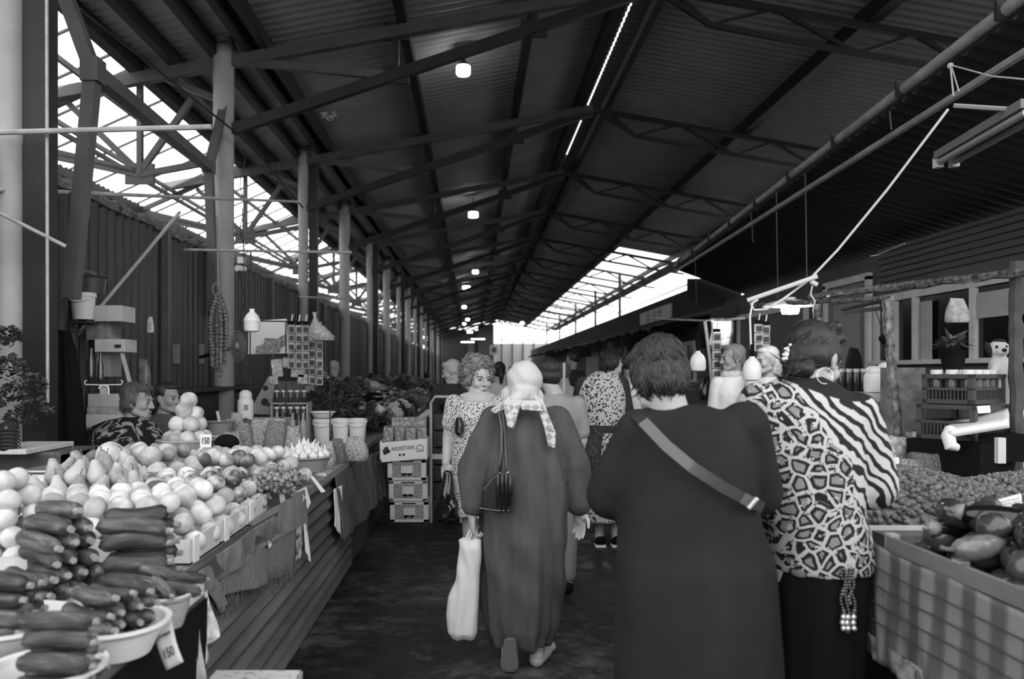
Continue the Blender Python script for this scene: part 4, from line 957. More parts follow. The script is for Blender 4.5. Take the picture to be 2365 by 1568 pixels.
K_egg = Kind('eggplant', 'eggplant', [kmesh('eggplant', MB().ell((0, 0, 0), (.12, .05, .05), None, 16, 10, lambda q, d: V((q.x, q.y*(1+.35*d.x), q.z*(1+.35*d.x)))), mat('eggplant_skin', .006, .12, .6))], [('calyx', kmesh('calyx', MB().lathe([(.03, 0), (.02, .02), (.006, .025), (.006, .05)], 8, m=Matrix.Rotation(-PI/2, 3, 'Y'), c=(-.1, 0, 0)), M_leaf[1]))])
rn = random.Random(21)
def bed(y0, y1, x0, x1, kinds, where, n, zt=ZT, slope=.3, seed=0, cap=None):
    rn = random.Random(seed); k = {}
    for i in range(n):
        u = (i+.5)/n; y = y0+(y1-y0)*u; x = rn.uniform(x0, x1); z = zt+.02+slope*(x1-x)/(x1-x0)+rn.uniform(0, .07)
        kd, nm, sc = rn.choice(kinds); k[nm] = k.get(nm, 0)+1
        kd.put((x, y, z+(.05 if kd in (K_cauli, K_melon, K_egg) else 0)), (rn.uniform(-.3, .3), rn.uniform(-.3, .3), rn.uniform(0, 6)), sc*rn.uniform(.85, 1.2), '%s, %s from the camera %s' % (nm, nth(k[nm]) if k[nm] < 100 else 'hundredth', where), '%s %s' % (nm, where))
bed(8.0, 9.1, -1.7, -1.0, [(K_herbs[0], 'dark herb bunch', 1.1), (K_herbs[1], 'leafy herb bunch', 1.1)], 'just behind the white buckets', 12, ZT, .22, 1)
bed(9.3, 14.3, -1.95, -.9, [(K_herbs[0], 'dark herb bunch', 1.2), (K_herbs[1], 'leafy herb bunch', 1.2), (K_herbs[2], 'pale lettuce', 1.1), (K_cauli, 'white cauliflower', 1.0), (K_herbs[1], 'leafy herb bunch', 1.2)], 'along the greens counter', 78, ZT, .34, 2)
bed(14.9, 24, -1.95, -1.0, [(K_herbs[0], 'dark herb bunch', 1.5), (K_herbs[1], 'leafy herb bunch', 1.5), (K_herbs[2], 'pale lettuce', 1.4)], 'on the next counter beyond the greens', 46, ZT, .35, 3)
for i, (px, py, Y, s) in enumerate(((828, 945, 8.6, 1.0), (850, 948, 8.7, .9), (868, 950, 8.6, .95), (838, 955, 8.4, .85), (905, 945, 9.3, 1.15), (925, 940, 9.6, 1.1), (912, 957, 9.1, 1.0))):
    K_cauli.put(P(px, py, Y), (.1, .1, i), s, '%s white cauliflower from the wall among the greens' % nth(i+1), 'cauliflowers among the greens')
for i, (px, py, Y) in enumerate(((782, 900, 9.6), (806, 906, 9.5))): K_melon.put(P(px, py, Y), (0, 0, 0), 1.0, ('pale melon half hidden behind dark greens', 'round pale melon lying at the top of the greens')[i])
K_egg.put(P(862, 918, 9.0), (0, .1, 2.9), 1.25, 'shiny black eggplant lying among the greens'); K_egg.put(P(885, 912, 9.2), (0, .2, 2.5), 1.2, 'second shiny eggplant behind the first among the greens')
for i, (px, py, Y) in enumerate(((720, 945, 7.9), (745, 940, 8.0), (768, 948, 7.9))): K_onion.put(P(px, py, Y), (0, .5, -.3), 1.5, '%s drooping spring onion bunch above the white buckets' % nth(i+1), 'spring onions')
for i, (px, py, Y) in enumerate(((775, 925, 8.4), (800, 930, 8.3), (815, 912, 8.8), (760, 912, 8.7))): K_herbs[0].put(P(px, py, Y), (0, 0, i), 1.2, '%s dark parsley bunch beside the drooping spring onions' % nth(i+1), 'dark parsley')
# ================================================================= hung goods
hb = P(505, 760, 6.9)
r = thing('dried_sausage_bundle', 'bundle of knobbly dark strings hanging by the second column', 'hanging bundle', P(505, 660, 6.9))
M_nut = mat('knobbly_nut_string', .16, .6, .3, var=.6, scale=40, bump=.3)
rn = random.Random(5)
for k in range(13):
    a = k*2*PI/13+rn.uniform(-.2, .2) if k < 9 else rn.uniform(0, 6.3); rr = .075 if k < 9 else .03; L = rn.uniform(.5, .68)+(.08 if k >= 9 else 0)
    pts, rad = [], []; n = 60
    for i in range(n+1):
        u = i/n; f = math.sin(min(u*1.9, 1)*PI/2)*(1-.35*u*u)
        pts.append(V((hb.x+rr*f*math.cos(a), hb.y+rr*f*math.sin(a), P(505, 672, 6.9).z-.02-L*u))); rad.append(.017+.006*math.sin(i*2.1+k)+rn.uniform(-.003, .003) if 0 < i < n else .006)
    MB().tube(pts, rad, 7).build('nut_string', M_nut, r, smooth=True)
MB().tube([P(502, 500, 6.9), P(503, 600, 6.9), P(505, 668, 6.9)], .008, 6).tube([P(499+8*math.cos(i*.5), 668+14*math.sin(i*.5), 6.88) for i in range(13)], .005, 5).build('hanging_rope', mat('rope_grey', .25, .9), r, smooth=True)
r = thing('bulb_lamp', 'big white bell shaped bulb hanging before the poster', 'lamp', P(582, 740, 5.9))
c = P(582, 767, 5.9)
M_bulb = mat('frosted_bulb_white', .82, .35, .4)
MB().lathe([(.03, .0), (.052, .008), (.058, .03), (.058, .075), (.061, .08), (.061, .09), (.056, .1), (.045, .125), (.025, .145), (.019, .15), (.019, .172), (0, .174)], 28, c).build('bulb', M_bulb, r, smooth=True)
MB().tube([P(580, 580, 5.9), P(582, 716, 5.9)], .004, 5).build('cord', M_steel, r)
r = thing('lamp_hanger', 'thin pair of upright lines holding the bulb and poster', 'wire', P(556, 620, 7.5)); MB().tube([P(560, 480, 7.5), P(563, 600, 7.5), P(566, 735, 7.5)], .004, 4).build('line', M_steel, r); MB().tube([P(578, 583, 7.5), P(580, 650, 7.5), P(582, 738, 7.5)], .004, 4).build('line', M_steel, r)
pq = [P(573, 818, 7.4), P(666, 816, 7.35), P(662, 736, 7.35), P(590, 740, 7.4)]
pq[3] = P(574, 742, 7.4)
r = thing('poster', 'white poster with a dark cluttered print hanging in the stall', 'poster', pq[0].lerp(pq[1], .5))
MB().add(pq, [(0, 1, 2, 3)]).build('poster_sheet', MATS['white_paper'], r, solid=.003)
pp = [P(x, y, 7.33) for x, y in ((590, 814), (592, 800), (608, 795), (612, 780), (640, 782), (660, 772), (661, 796), (648, 800), (646, 812))]
MB().add(pp, [tuple(range(9))]).build('printed_picture', mat('cluttered_print', .25, .8, var=.9, scale=45), r, solid=.002)
# sachet strips
M_sach = mat('silver_sachet', .34, .3, .5, var=.5, scale=14); M_sdk = mat('dark_sachet_print', .04, .35, .5, var=.8, scale=30)
def strip(px, py, Y, n, label, hh=.078, ww=.062):
    c = P(px, py, Y); r = thing('sachet_strip', label, 'sachet strip', c, 0, 'sachet strips')
    for i in range(n):
        z = c.z-.02-hh*i
        MB().box((c.x, c.y, z-hh/2), (ww, .01, hh*.94), (.1, 0, 0)).build('sachet', M_sach, r, bevel=.003)
        MB().box((c.x+.003, c.y-.008, z-hh*.55), (ww*.62, .006, hh*.55), (.1, 0, 0)).build('sachet_print', M_sdk, r)
    MB().box((c.x, c.y-.006, c.z-.004), (ww*.8, .016, .03)).build('binder_clip', M_black, r)
    MB().bar((c.x, c.y, c.z), (c.x+.012, c.y, c.z+.07), .008, .012).build('clothes_peg', M_cardlt, r)
for i, (px, py, Y, n) in enumerate(((673, 744, 7.0, 5), (690, 745, 7.02, 5), (706, 745, 7.0, 5), (721, 760, 7.05, 6), (738, 762, 7.0, 6))): strip(px, py, Y, n, '%s strip of small printed sachets beside the white poster' % nth(i+1))
r = thing('poster_stand', 'thin dark frame carrying the poster and sachet strips', 'frame', (P(665, 0, 7.1).x, 7.1, ZT))
fa, fb = P(572, 741, 7.12), P(764, 744, 7.12)
MB().tube([fa, fb], .007, 6).build('top_rail', M_steel, r, smooth=True)
for q_ in (fa.lerp(fb, .03), fa.lerp(fb, .46), fa.lerp(fb, .99)): MB().tube([q_, V((q_.x, q_.y, ZT))], .006, 6).build('upright', M_steel, r, smooth=True)
tag(MB().box((-1.40, 3.69, .965), (.36, .012, .15), (.12, 0, .12)).build('carton_flap', M_card), 'brown carton wall standing between pears and grapes', 'flap')
tag(MB().box((-1.24, 3.62, .95), (.10, .012, .10), (.5, 0, -.4)).build('carton_flap', MATS['brown_carton_flap'] if 'brown_carton_flap' in MATS else M_card), 'short bent carton flap beside the taller carton wall', 'flap')
mb = MB().loft([(0, 0, 0, .11, .035), (.03, 0, 0, .12, .05), (.1, -.03, 0, .08, .04), (.16, -.05, 0, .03, .02), (.2, -.055, 0, .012, .012), (.24, -.06, 0, .02, .012)], 18); c = P(742, 786, 6.8); mb.v = [tuple(V(v)+c) for v in mb.v]
tag(mb.build('tied_bag', mat('clear_bag_of_grain', .3, .3, .5, var=.6, scale=50), smooth=True), 'clear tied bag of grains hanging over the sachet strips', 'bag')
for i, (px, py, w, h) in enumerate(((640, 850, .1, .2), (668, 838, .12, .12), (690, 850, .13, .22), (632, 878, .08, .1), (700, 875, .1, .12))):
    c = P(px, py, 7.1); tag(MB().box(c, (w, .03, h*.8), (0, .1*(i % 3-1), 0)).build('snack_packet', M_clear, bevel=.01), '%s shiny packet hanging below the poster and sachets' % nth(i+1), 'packet', 'shiny packets below the poster')
t = NT('spotted_cloth'); vr = t.vor(t.coord(1), 9); t.base(t.ramp(vr.outputs['Distance'], [(.3, .04), (.36, .34)])); M_spot = t.fin(.9)
tag(MB().add([P(x, y, 7.6) for x, y in ((575, 955), (625, 958), (636, 885), (622, 868))], [(0, 1, 2, 3)]).build('spotted_bag', M_spot, solid=.04), 'pale bag with big dark spots beside the jar rack', 'bag')
tag(MB().add([P(x, y, 7.75) for x, y in ((628, 955), (705, 950), (700, 880), (622, 880))], [(0, 1, 2, 3)]).build('grey_sack', mat('grey_sack_cloth', .14, .9, var=.3, scale=12), solid=.05), 'dull grey sack standing behind the jar rack', 'sack')
# fan
fc = P(549, 800, 7.9); r = thing('wall_fan', 'round grey fan behind the knobbly strings', 'fan', fc)
mb = MB()
for rr in (.075, .1, .125, .15): mb.tube([fc+V((rr*.55*math.cos(i*PI/14), -.01, rr*math.sin(i*PI/14))) for i in range(29)], .005, 5)
mb.build('fan_cage', mat('fan_grey', .25, .5), r, smooth=True)
MB().ell(fc+V((0, .02, 0)), (.07, .02, .13), None, 20, 12).build('fan_blades', mat('fan_blade', .18, .4), r, smooth=True); MB().ell(fc+V((0, -.02, 0)), (.025, .03, .035)).build('hub', mat('fan_hub', .45, .4), r, smooth=True)
MB().bar(fc, V((-2.85, 8.3, fc.z-.1)), .03, .03).build('bracket', M_steel, r)
# ================================================================= wall side clutter
rn = random.Random(77)
r = thing('black_coat', 'long black coat hanging before the ribbed wall', 'coat', P(150, 1075, 5.3))
c = P(148, 1080, 5.3); H = (1080-765)/F*5.3
me = fuse(MB().loft([(0, 0, 0, .13, .10), (H*.3, 0, 0, .13, .1), (H*.6, -.005, 0, .11, .09), (H*.85, -.005, 0, .075, .07), (H, 0, 0, .03, .03)], 24), .012, 4, fold=lambda co, no: .012*np.sin(np.arctan2(co[:, 1], co[:, 0])*7+co[:, 2]*3)); me.transform(Matrix.Translation(c)); link('coat_body', me, M_black, r)
tag(MB().bar(P(120, 766, 5.4), P(190, 766, 5.4), .03, .02).build('coat_rail', M_steel), 'short dark rail holding the black coat', 'rail')
c = P(192, 738, 6.0); bucket(c, .09, .2, 'white bucket standing high on the stacked shelf before the wall')
c = P(207, 680, 6.1); r = thing('wash_basin', 'dark plastic basin lying on top of the shelf stack', 'basin', c); MB().lathe([(.105, 0), (.12, .12), (.13, .125), (.12, .135), (.1, .01), (0, .01)], 28, c).build('basin_body', mat('dark_basin', .06, .35, .5), r, smooth=True)
tag(MB().box(P(200, 628, 6.15), (.11, .1, .02), (0, .15, 0)).build('scrap_lid', mat('grey_lid', .2)), 'grey lid lying over the dark basin', 'lid')
def sbox(px0, py0, px1, py1, Y, d, m, label, nm='goods_box', cat='box'):
    a, b = P(px0, py0, Y), P(px1, py1, Y); return tag(MB().box(((a.x+b.x)/2, Y+d/2, (a.z+b.z)/2), (abs(b.x-a.x), d, abs(a.z-b.z))).build(nm, m, bevel=.004), label, cat)
sbox(216, 705, 281, 742, 6.1, .25, M_cardlt, 'pale carton beside the white bucket on the shelf stack')
sbox(200, 742, 253, 785, 6.15, .2, mat('mottled_card', .2, .9, var=.5, scale=14), 'mottled carton under the pale one on the shelf stack')
o = sbox(218, 783, 288, 813, 6.05, .22, M_cardlt, 'pale carton with dark label bars low on the shelf stack')
MB().box(P(272, 799, 6.04), (.045, .008, .022)).build('label_bars', M_ink, o)
sbox(222, 813, 255, 870, 6.15, .2, mat('grey_card', .3, .9), 'grey upright board under the labelled carton', 'board', 'board')
sbox(160, 742, 210, 746, 6.0, .2, M_dkwood, 'dark shelf board under the white bucket', 'shelf_board', 'shelf')
tag(MB().bar(P(282, 815, 6.1), P(302, 890, 6.1), .03, .02).build('slanting_stick', M_cardlt), 'slanting pale stick below the labelled carton', 'stick')
sbox(60, 1080, 180, 1340, 5.75, .2, M_dkwood, 'low dark cupboard standing against the ribbed wall', 'low_cupboard', 'cupboard')
for i, (x0, y0, x1, y1, m) in enumerate(((202, 910, 272, 940, M_cardlt), (200, 940, 272, 958, mat('pale_print_bag', .45, .7, var=.4, scale=20)), (198, 957, 275, 988, M_wp), (196, 988, 230, 1040, mat('grey_card', .3)))):
    sbox(x0, y0, x1, y1, 5.9, .15, m, '%s pale packet from the top beside the black coat' % nth(i+1), 'goods_packet', 'packet')['group'] = 'packets beside the coat'
sbox(190, 1035, 280, 1328, 5.9, .2, M_dkwood, 'dark stand carrying the pale packets beside the coat', 'packet_stand', 'stand')
r = thing('clothes_hanger', 'thin white wire hanger above the pale packets', 'hanger', P(240, 880, 5.3))
MB().tube([P(x, y, 5.25) for x, y in ((200, 878), (195, 882), (197, 888), (240, 889), (280, 888), (284, 882), (280, 878))], .004, 6).build('hanger_wire', M_wp, r, smooth=True)
r = thing('picture_icon', 'small arched white icon frame on the packets', 'icon', P(240, 905, 5.15)); MB().tube([P(240+11*math.cos(PI-i*PI/10), 898-9*math.sin(i*PI/10), 5.15) for i in range(11)]+[P(251, 910, 5.15)], .005, 6).build('arched_frame', M_wp, r, smooth=True); MB().box(P(240, 900, 5.16), (.05, .008, .06)).build('picture', mat('icon_grey', .3), r)
for i, (px, py, s) in enumerate(((210, 850, 1), (232, 855, .9))):
    c = P(px, py+22, 5.4); tag(MB().lathe([(.022*s, 0), (.024*s, .1*s), (.01*s, .16*s), (.01*s, .2*s)], 12, c).build('glass_bottle', mat('dark_bottle_glass', .03, .05, .8), smooth=True), ('tall glinting bottle hanging beside the black coat', 'short glinting bottle next to the tall one')[i], 'bottle')
sbox(80, 805, 118, 846, 5.0, .03, mat('pale_board', .45), 'small pale notice hung on the conduit pipe', 'notice_board', 'notice')
tag(bag_mb(.06, .14, .03, 4).build('hanging_bag', mat('white_bag_film', .6, .4, .4, var=.4, scale=20), smooth=True), 'crumpled white bag hanging on the ribbed wall', 'bag').location = P(347, 768, 7.0)
for i, px in enumerate((406, 462)): sbox(px-9, 795, px+9, 840, 9.0 if i else 8.2, .01, mat('grey_paper', .25), ('grey sheet pinned on the ribbed wall', 'second grey sheet pinned farther along the ribbed wall')[i], 'pinned_sheet', 'sheet')
r = thing('wall_shelf', 'long dark shelf along the ribbed wall behind the vendors', 'shelf', P(450, 900, 8.0)); MB().box((-2.9, 8.3, 1.32), (.25, 4.0, .04)).build('shelf_board', M_dkwood, r); MB().box((-2.97, 8.3, .66), (.1, 4.0, 1.3)).build('shelf_back', M_dkwood, r)
c = P(330, 880, 7.4); tag(bag_mb(.14, .3, .1, 9).build('wrapped_bouquet', mat('cellophane_grey', .22, .3, .5, var=.7, scale=14), smooth=True), 'cellophane wrapped bouquet standing behind the vendor', 'bouquet').location = c-V((0, 0, .1))
# herbs at the far left
for i, (px, py, s) in enumerate(((20, 800, .9), (20, 870, .9), (25, 935, .95), (45, 985, .8), (75, 900, .7), (80, 960, .8))):
    K_herbs[0].put(P(px, py, 4.6), (rn.uniform(-.5, .5), rn.uniform(-.5, .5), i), s*.8, '%s dark dried herb bunch hanging below the first column' % nth(i+1), 'dried herbs by the first column')
sbox(20, 1045, 140, 1110, 4.3, .4, mat('dull_counter_side', .10, .8, var=.3, scale=6), 'dull side counter at the first column', 'side_counter', 'counter').scale = (1, 1, 1)
sbox(-60, 1038, 60, 1050, 4.15, .5, M_cardlt, 'pale board top lying on the dull side counter', 'counter_board', 'board')
sbox(-60, 1050, 140, 1500, 4.3, .35, M_dkwood, 'dark base cabinet under the dull side counter', 'base_cabinet', 'cabinet')
c = P(20, 1040, 4.2); r = thing('ribbed_jar', 'dark ribbed jar on the side counter at the first column', 'jar', c); MB().lathe([(.05, 0)]+[x for i in range(6) for x in ((.058, .01+.02*i), (.05, .02+.02*i))]+[(.04, .14), (.03, .15)], 24, c).build('jar_body', mat('dark_bottle_glass', .03), r, smooth=True)
# scale
a = P(60, 1095, 3.9); r = thing('kitchen_scale', 'long flat white weighing scale behind the oranges', 'scale', (-2.0, 3.9, .95))
MB().box((P(115, 0, 3.75).x, 3.85, 1.0), (.24, .22, .045)).build('scale_body', M_wp, r, bevel=.008); MB().box((P(115, 0, 3.75).x, 3.85, 1.035), (.27, .25, .012)).build('scale_plate', mat('scale_steel', .5, .3, .5, metal=.6), r, bevel=.004)
tag(MB().box((P(115, 0, 3.75).x, 3.85, .913), (.3, .3, .125)).build('goods_box', M_dkwood), 'dark box under the white scale', 'box')
# box at the aisle side bottom
c = P(568, 1580, 2.34)
r = thing('wicker_hamper', 'pale woven hamper rim at the bottom of the corrugated front', 'hamper', (c.x, c.y, 0))
MB().box((c.x, 2.36, .27), (.25, .22, .54)).build('hamper_body', M_wick, r, bevel=.01); MB().box((c.x, 2.36, .557), (.275, .25, .035)).build('hamper_rim', M_wick, r, bevel=.008)
# cart of black crates behind the crate stack
r = thing('tube_cart', 'tubular hand cart stacked with black crates', 'cart', (P(1028, 0, 7.9).x, 7.95, 0))
xa, xb = P(996, 0, 7.9).x, P(1065, 0, 7.9).x
MB().tube([(xa, 7.85, .02), (xa, 7.85, 1.2), (xa+.04, 7.85, 1.26), (xb-.04, 7.85, 1.26), (xb, 7.85, 1.2), (xb, 7.85, .02)], .014, 8).build('tube_frame', M_galv, r, smooth=True)
for i in range(6): MB().box(((xa+xb)/2, 8.05, .16+.17*i), (xb-xa-.04, .35, .155)).build('black_crate', mat('black_crate_plastic', .025, .5, .4, var=.6, scale=20), r, bevel=.006)
MB().box(((xa+xb)/2, 7.86, .67), (xb-xa, .03, .05)).build('cross_board', M_cardlt, r)
# ================================================================= right hand stall
ZR = .86
M_tom = fruit_mat('glossy_dark_tomato', .018, .05, 6, .16, .3, .6)
K_tom = Kind('tomato', 'tomato', round_fruit('tomato', .048, M_tom, .88, 0, .14, .06, seed=31))
r = thing('market_counter', 'counter of the right stall under the checked cloth', 'counter', (2.2, 3.4, 0))
MB().box((2.25, 3.55, ZR-.02), (1.8, 3.9, .04)).build('counter_top', M_wood, r)
for x, y in ((1.45, 1.75), (1.45, 5.4), (3.05, 1.75), (3.05, 5.4)): MB().box((x, y, .41), (.07, .07, .82)).build('leg', M_dkwood, r)
MB().box((1.45, 3.55, .4), (.03, 3.8, .78)).build('front_board', M_black, r)
# checked cloth hanging on the near part
t = NT('checked_cloth'); cx = t.coord(1)
s_ = t.xyz(cx); wv = t.wave(cx, 2.6, .4, 1, 'BANDS', 'Y'); wz = t.wave(cx, 3.2, .4, 1, 'BANDS', 'Z')
t.base(t.ramp(t.math('ADD', t.math('MULTIPLY', wv, .7), t.math('MULTIPLY', t.noise(cx, 30, 4), .3)), [(.3, .09), (.5, .14), (.65, .20)])); M_chk = t.fin(.9, .2)
top = [(1996, 1236, 2.68), (2060, 1280, 2.5), (2180, 1330, 2.23), (2440, 1450, 1.82)]; bot = [(1994, 1500, 2.66), (2060, 1545, 2.47), (2180, 1625, 2.2), (2440, 1790, 1.8)]
cloth('checked_cloth', 'pale checked cloth hanging from the tomato stall front', top, bot, M_chk, 60, 20, .008, 18)
mb = MB()
for f in (.18, .34, .5, .66):
    pts = []
    for i in range(4): a, b = P(*top[i]), P(*bot[i]); pts.append(a.lerp(b, f)+V((-.012, 0, 0)))
    mb.tube(pts, .0025, 4)
mb.build('seam', mat('seam_dark', .05, .9), bpy.data.objects['checked_cloth'])
cloth('printed_border', 'dark printed border along the bottom of the checked cloth', [(1994, 1452, 2.66), (2060, 1500, 2.47), (2180, 1580, 2.2)], [(1994, 1500, 2.655), (2060, 1552, 2.465), (2180, 1632, 2.195)], mat('border_print', .25, .9, var=.9, scale=18), 30, 6, .006, 18)
# tomato crate
r = thing('wooden_crate', 'rough wooden crate heaped with dark glossy tomatoes', 'crate', (1.75, 2.15, ZR+.005))
M_slat = mat('crate_slat', .16, .8, .3, var=.35, scale=6, stretch=(1, .2, 1))
for z in (.03, .085): MB().box((1.335, 2.17, ZR+.005+z), (.014, .8, .05)).build('front_slat', M_slat, r, bevel=.002)
for y in (2.56, 2.2, 1.85): MB().box((1.345, y, ZR+.062), (.03, .035, .12)).build('corner_post', mat('crate_post', .4, .8, var=.2, scale=8), r)
MB().box((1.75, 2.575, ZR+.06), (.82, .014, .11)).build('end_slat', M_slat, r); MB().box((2.16, 2.17, ZR+.06), (.014, .8, .11)).build('back_slat', M_slat, r); MB().box((1.75, 2.17, ZR+.012), (.80, .8, .012)).build('base', M_slat, r)
pile(K_tom, (1.36, 2.14, 1.80, 2.56), ZR+.02, .047, 3, 'glossy dark tomato', 'heap in the rough crate', 'tomatoes in the rough crate', 41, inset=(.9, .2, .2, .3))
K_highlight = Kind('highlight_shape', 'highlight shape', [kmesh('highlight_shape', MB().ell((0, 0, 0), (.12, .045, .042), None, 18, 12, lambda q, d: V((q.x, q.y*(1-.4*d.x)+.02*d.x*d.x, q.z*(1-.35*d.x)))), mat('pale_highlight', .16, .2, .6, var=.6, scale=14))], [('stem', kmesh('stem', MB().tube([(-.118, .02, 0), (-.15, .025, .006), (-.165, .035, .012)], [.011, .007, .009], 7), M_stem))])  # pale stemmed solid, made up to stand for a soft highlight
K_highlight.put(P(2275, 1262, 2.18), (.2, -.1, .3), .78, 'long pale shape added as a soft highlight on the dark tomatoes'); K_egg.put(P(2205, 1222, 2.42), (0, .1, .4), .9, 'shiny dark eggplant lying among the tomatoes by the sign'); K_egg.put(P(2310, 1205, 2.3), (0, .2, -.5), .95, 'second dark eggplant just below the written sign')
q = [P(2280, 1200, 2.5), P(2362, 1182, 2.42), P(2358, 1140, 2.46), P(2274, 1162, 2.54)]
r = thing('price_sign', 'small white sign with five handwritten lines over the tomatoes', 'sign', q[0])
MB().add(q, [(0, 1, 2, 3)]).build('sign_card', MATS['white_paper'], r, solid=.003)
fM = basis((q[0]+q[2])/2+V((0, -.008, 0)), q[1]-q[0], q[3]-q[0]); rn = random.Random(4); mb = MB()
for j in range(5):
    x = -.045
    while x < .045:
        w_ = rn.uniform(.005, .012); mb.bar(fM @ V((x, .022-.011*j, 0)), fM @ V((x+w_, .022-.011*j+rn.uniform(-.003, .003), 0)), .002, .001); x += w_+rn.uniform(.001, .005)
mb.build('handwriting', mat('ink_grey', .12), r)
for z0, (px, py, Y) in ((0, (2318, 1170, 2.48)),): MB().tube([P(px, py+5, Y+.01), V((P(px, 0, Y).x, Y+.01, ZR+.1))], .004, 5).build('stick', M_cardlt, r)
# nut trays (loose small goods nobody could count)
def nuts(name, label, x0, x1, y0, y1, z, hmax, n, m, s, seed):
    rn = random.Random(seed); mb = MB()
    def hf(x, y):
        u, v = (x-x0)/(x1-x0), (y-y0)/(y1-y0); return z+hmax*(max(math.sin(PI*min(max(u, 0), 1)), 0)**.5)*(max(math.sin(PI*min(max(v, 0), 1)), 0)**.5)
    mb.grid(lambda u, v: (x0+(x1-x0)*u, y0+(y1-y0)*v, hf(x0+(x1-x0)*u, y0+(y1-y0)*v)-s*.4), 14, 14)
    for i in range(n):
        x, y = rn.uniform(x0+s, x1-s), rn.uniform(y0+s, y1-s); mb.ell((x, y, hf(x, y)+rn.uniform(-.2, .6)*s), (s, s*.8, s*.75), (rn.random()*3, rn.random()*3, rn.random()*3), 7, 5)
    o = mb.build(name, m, smooth=True); return tag(o, label, 'nuts', None, 'stuff')
M_nut2 = mat('shelled_nut', .13, .6, .3, var=.6, scale=25); M_nut3 = mat('paler_nut', .2, .6, .3, var=.5, scale=25)
def tray(label, x0, x1, y0, y1, z, h=.06, m=None):
    r = thing('display_tray', label, 'tray', ((x0+x1)/2, (y0+y1)/2, z)); m = m or M_cardlt
    MB().box(((x0+x1)/2, (y0+y1)/2, z+.008), (x1-x0, y1-y0, .014)).build('tray_base', m, r)
    for x in (x0, x1): MB().box((x, (y0+y1)/2, z+h/2), (.014, y1-y0, h)).build('side_lip', m, r)
    for y in (y0, y1): MB().box(((x0+x1)/2, y, z+h/2), (x1-x0, .014, h)).build('end_lip', m, r)
    return r
tray('pale tray heaped with nuts behind the tomato crate', 1.42, 2.35, 3.0, 4.3, ZR+.003)
nuts('nut_heap', 'broad heap of dark shelled nuts behind the tomato crate', 1.44, 2.33, 3.02, 4.28, ZR+.05, .15, 2600, M_nut2, .014, 51)
tray('tray with paler nuts farther into the right stall', 2.42, 3.1, 2.9, 4.2, ZR+.003)
nuts('nut_heap', 'paler nut heap beside the written sign', 2.44, 3.08, 2.92, 4.18, ZR+.05, .12, 1500, M_nut3, .014, 52)
tag(MB().box((1.9, 2.80, ZR+.035), (.9, .2, .06)).build('carton_tray', mat('dark_carton', .12, .85)), 'dark carton between tomato crate and nuts', 'carton')
cloth('counter_cloth', 'dull grey cloth lying over the back of the nut counter', [(1990, 1046, 5.1), (2150, 1040, 5.1), (2440, 1030, 5.1)], [(1990, 1095, 4.35), (2150, 1100, 4.35), (2440, 1096, 4.35)], mat('dull_grey_cloth', .22, .9, var=.2, scale=8), 30, 10, .003)
# white padded board on black box
r = thing('padded_rest', 'white padded roll draped over a black box on the nut counter', 'padded rest', P(2260, 1040, 4.35))
a, b = P(2195, 1028, 4.3), P(2332, 985, 4.1); 
mb = MB().grid(lambda u, v: P(2193+u*137, (1003-u*22)-(24+8*u)*v, 4.25-.1*u+.28*v), 12, 4); mb.build('white_pad', M_wp, r, solid=.035, smooth=True)
MB().tube([P(2196, 990, 4.3), P(2190, 1008, 4.28), P(2196, 1030, 4.26), P(2212, 1034, 4.26)], [.03, .036, .034, .02], 12).build('pad_roll', M_wp, r, smooth=True)
MB().box(P(2275, 1030, 4.45), (.30, .25, .15)).build('black_box', M_black, r)
MB().box(P(2310, 1040, 4.05), (.04, .03, .13)).build('pale_stud', M_cardlt, r)
# black crates with jars
def lat_crate(label, c, w, d, h, rot):
    r = thing('plastic_crate', label, 'crate', c, rot); m = mat('dark_grey_crate', .06, .5, .4)
    keep = (r.location.copy(), r.rotation_euler.copy()); r.location = (0, 0, 0); r.rotation_euler = (0, 0, 0)
    mb = MB()
    for sx in (-1, 1):
        for sy in (-1, 1): mb.box((sx*(w/2-.015), sy*(d/2-.015), h/2), (.03, .03, h))
    for z, t_ in ((.012, .024), (h*.5, .014), (h-.012, .024)):
        for sy in (-1, 1): mb.box((0, sy*(d/2-.007), z), (w, .014, t_))
        for sx in (-1, 1): mb.box((sx*(w/2-.007), 0, z), (.014, d, t_))
    k = int(w/.02)
    for i in range(1, k):
        for sy in (-1, 1): mb.box((-w/2+w*i/k, sy*(d/2-.006), h*.27), (.006, .008, h*.5))
    k = int(d/.02)
    for i in range(1, k):
        for sx in (-1, 1): mb.box((sx*(w/2-.006), -d/2+d*i/k, h*.27), (.008, .006, h*.5))
    mb.box((0, 0, .006), (w-.02, d-.02, .01)); mb.build('crate_body', m, r)
    r.location, r.rotation_euler = keep; return r
cc = P(2226, 930, 4.55); RC = .55
zc0 = 1.325
cr1 = lat_crate('upper dark crate full of white lidded jars', (cc.x, cc.y, zc0), .36, .28, .165, RC)
cr2 = lat_crate('lower black crate under the crate of jars', (cc.x, cc.y, zc0-.2), .40, .32, .195, RC)
tag(MB().box((cc.x, cc.y, (zc0-.2+ZR)/2), (.46, .40, zc0-.2-ZR-.006), (0, 0, RC)).build('black_box', M_black), 'black box under the two dark crates', 'box')
card('blank_card', 'blank white card stuck on the lower black crate', [P(2256, 938, 4.25), P(2286, 936, 4.25), P(2288, 953, 4.25), P(2259, 955, 4.25)])
k = 0
for j in range(3):
    for i in range(4):
        k += 1; q = V((cc.x, cc.y, 0))+Rz(RC) @ V((-.125+.083*i, -.085+.085*j, 0)); jar(V((q.x, q.y, zc0+.014)), .037, .175, '%s white lidded jar in the %s row of the upper dark crate' % (nth(i+1), nth(j+1)), M_glassj, 'jars in the upper crate')
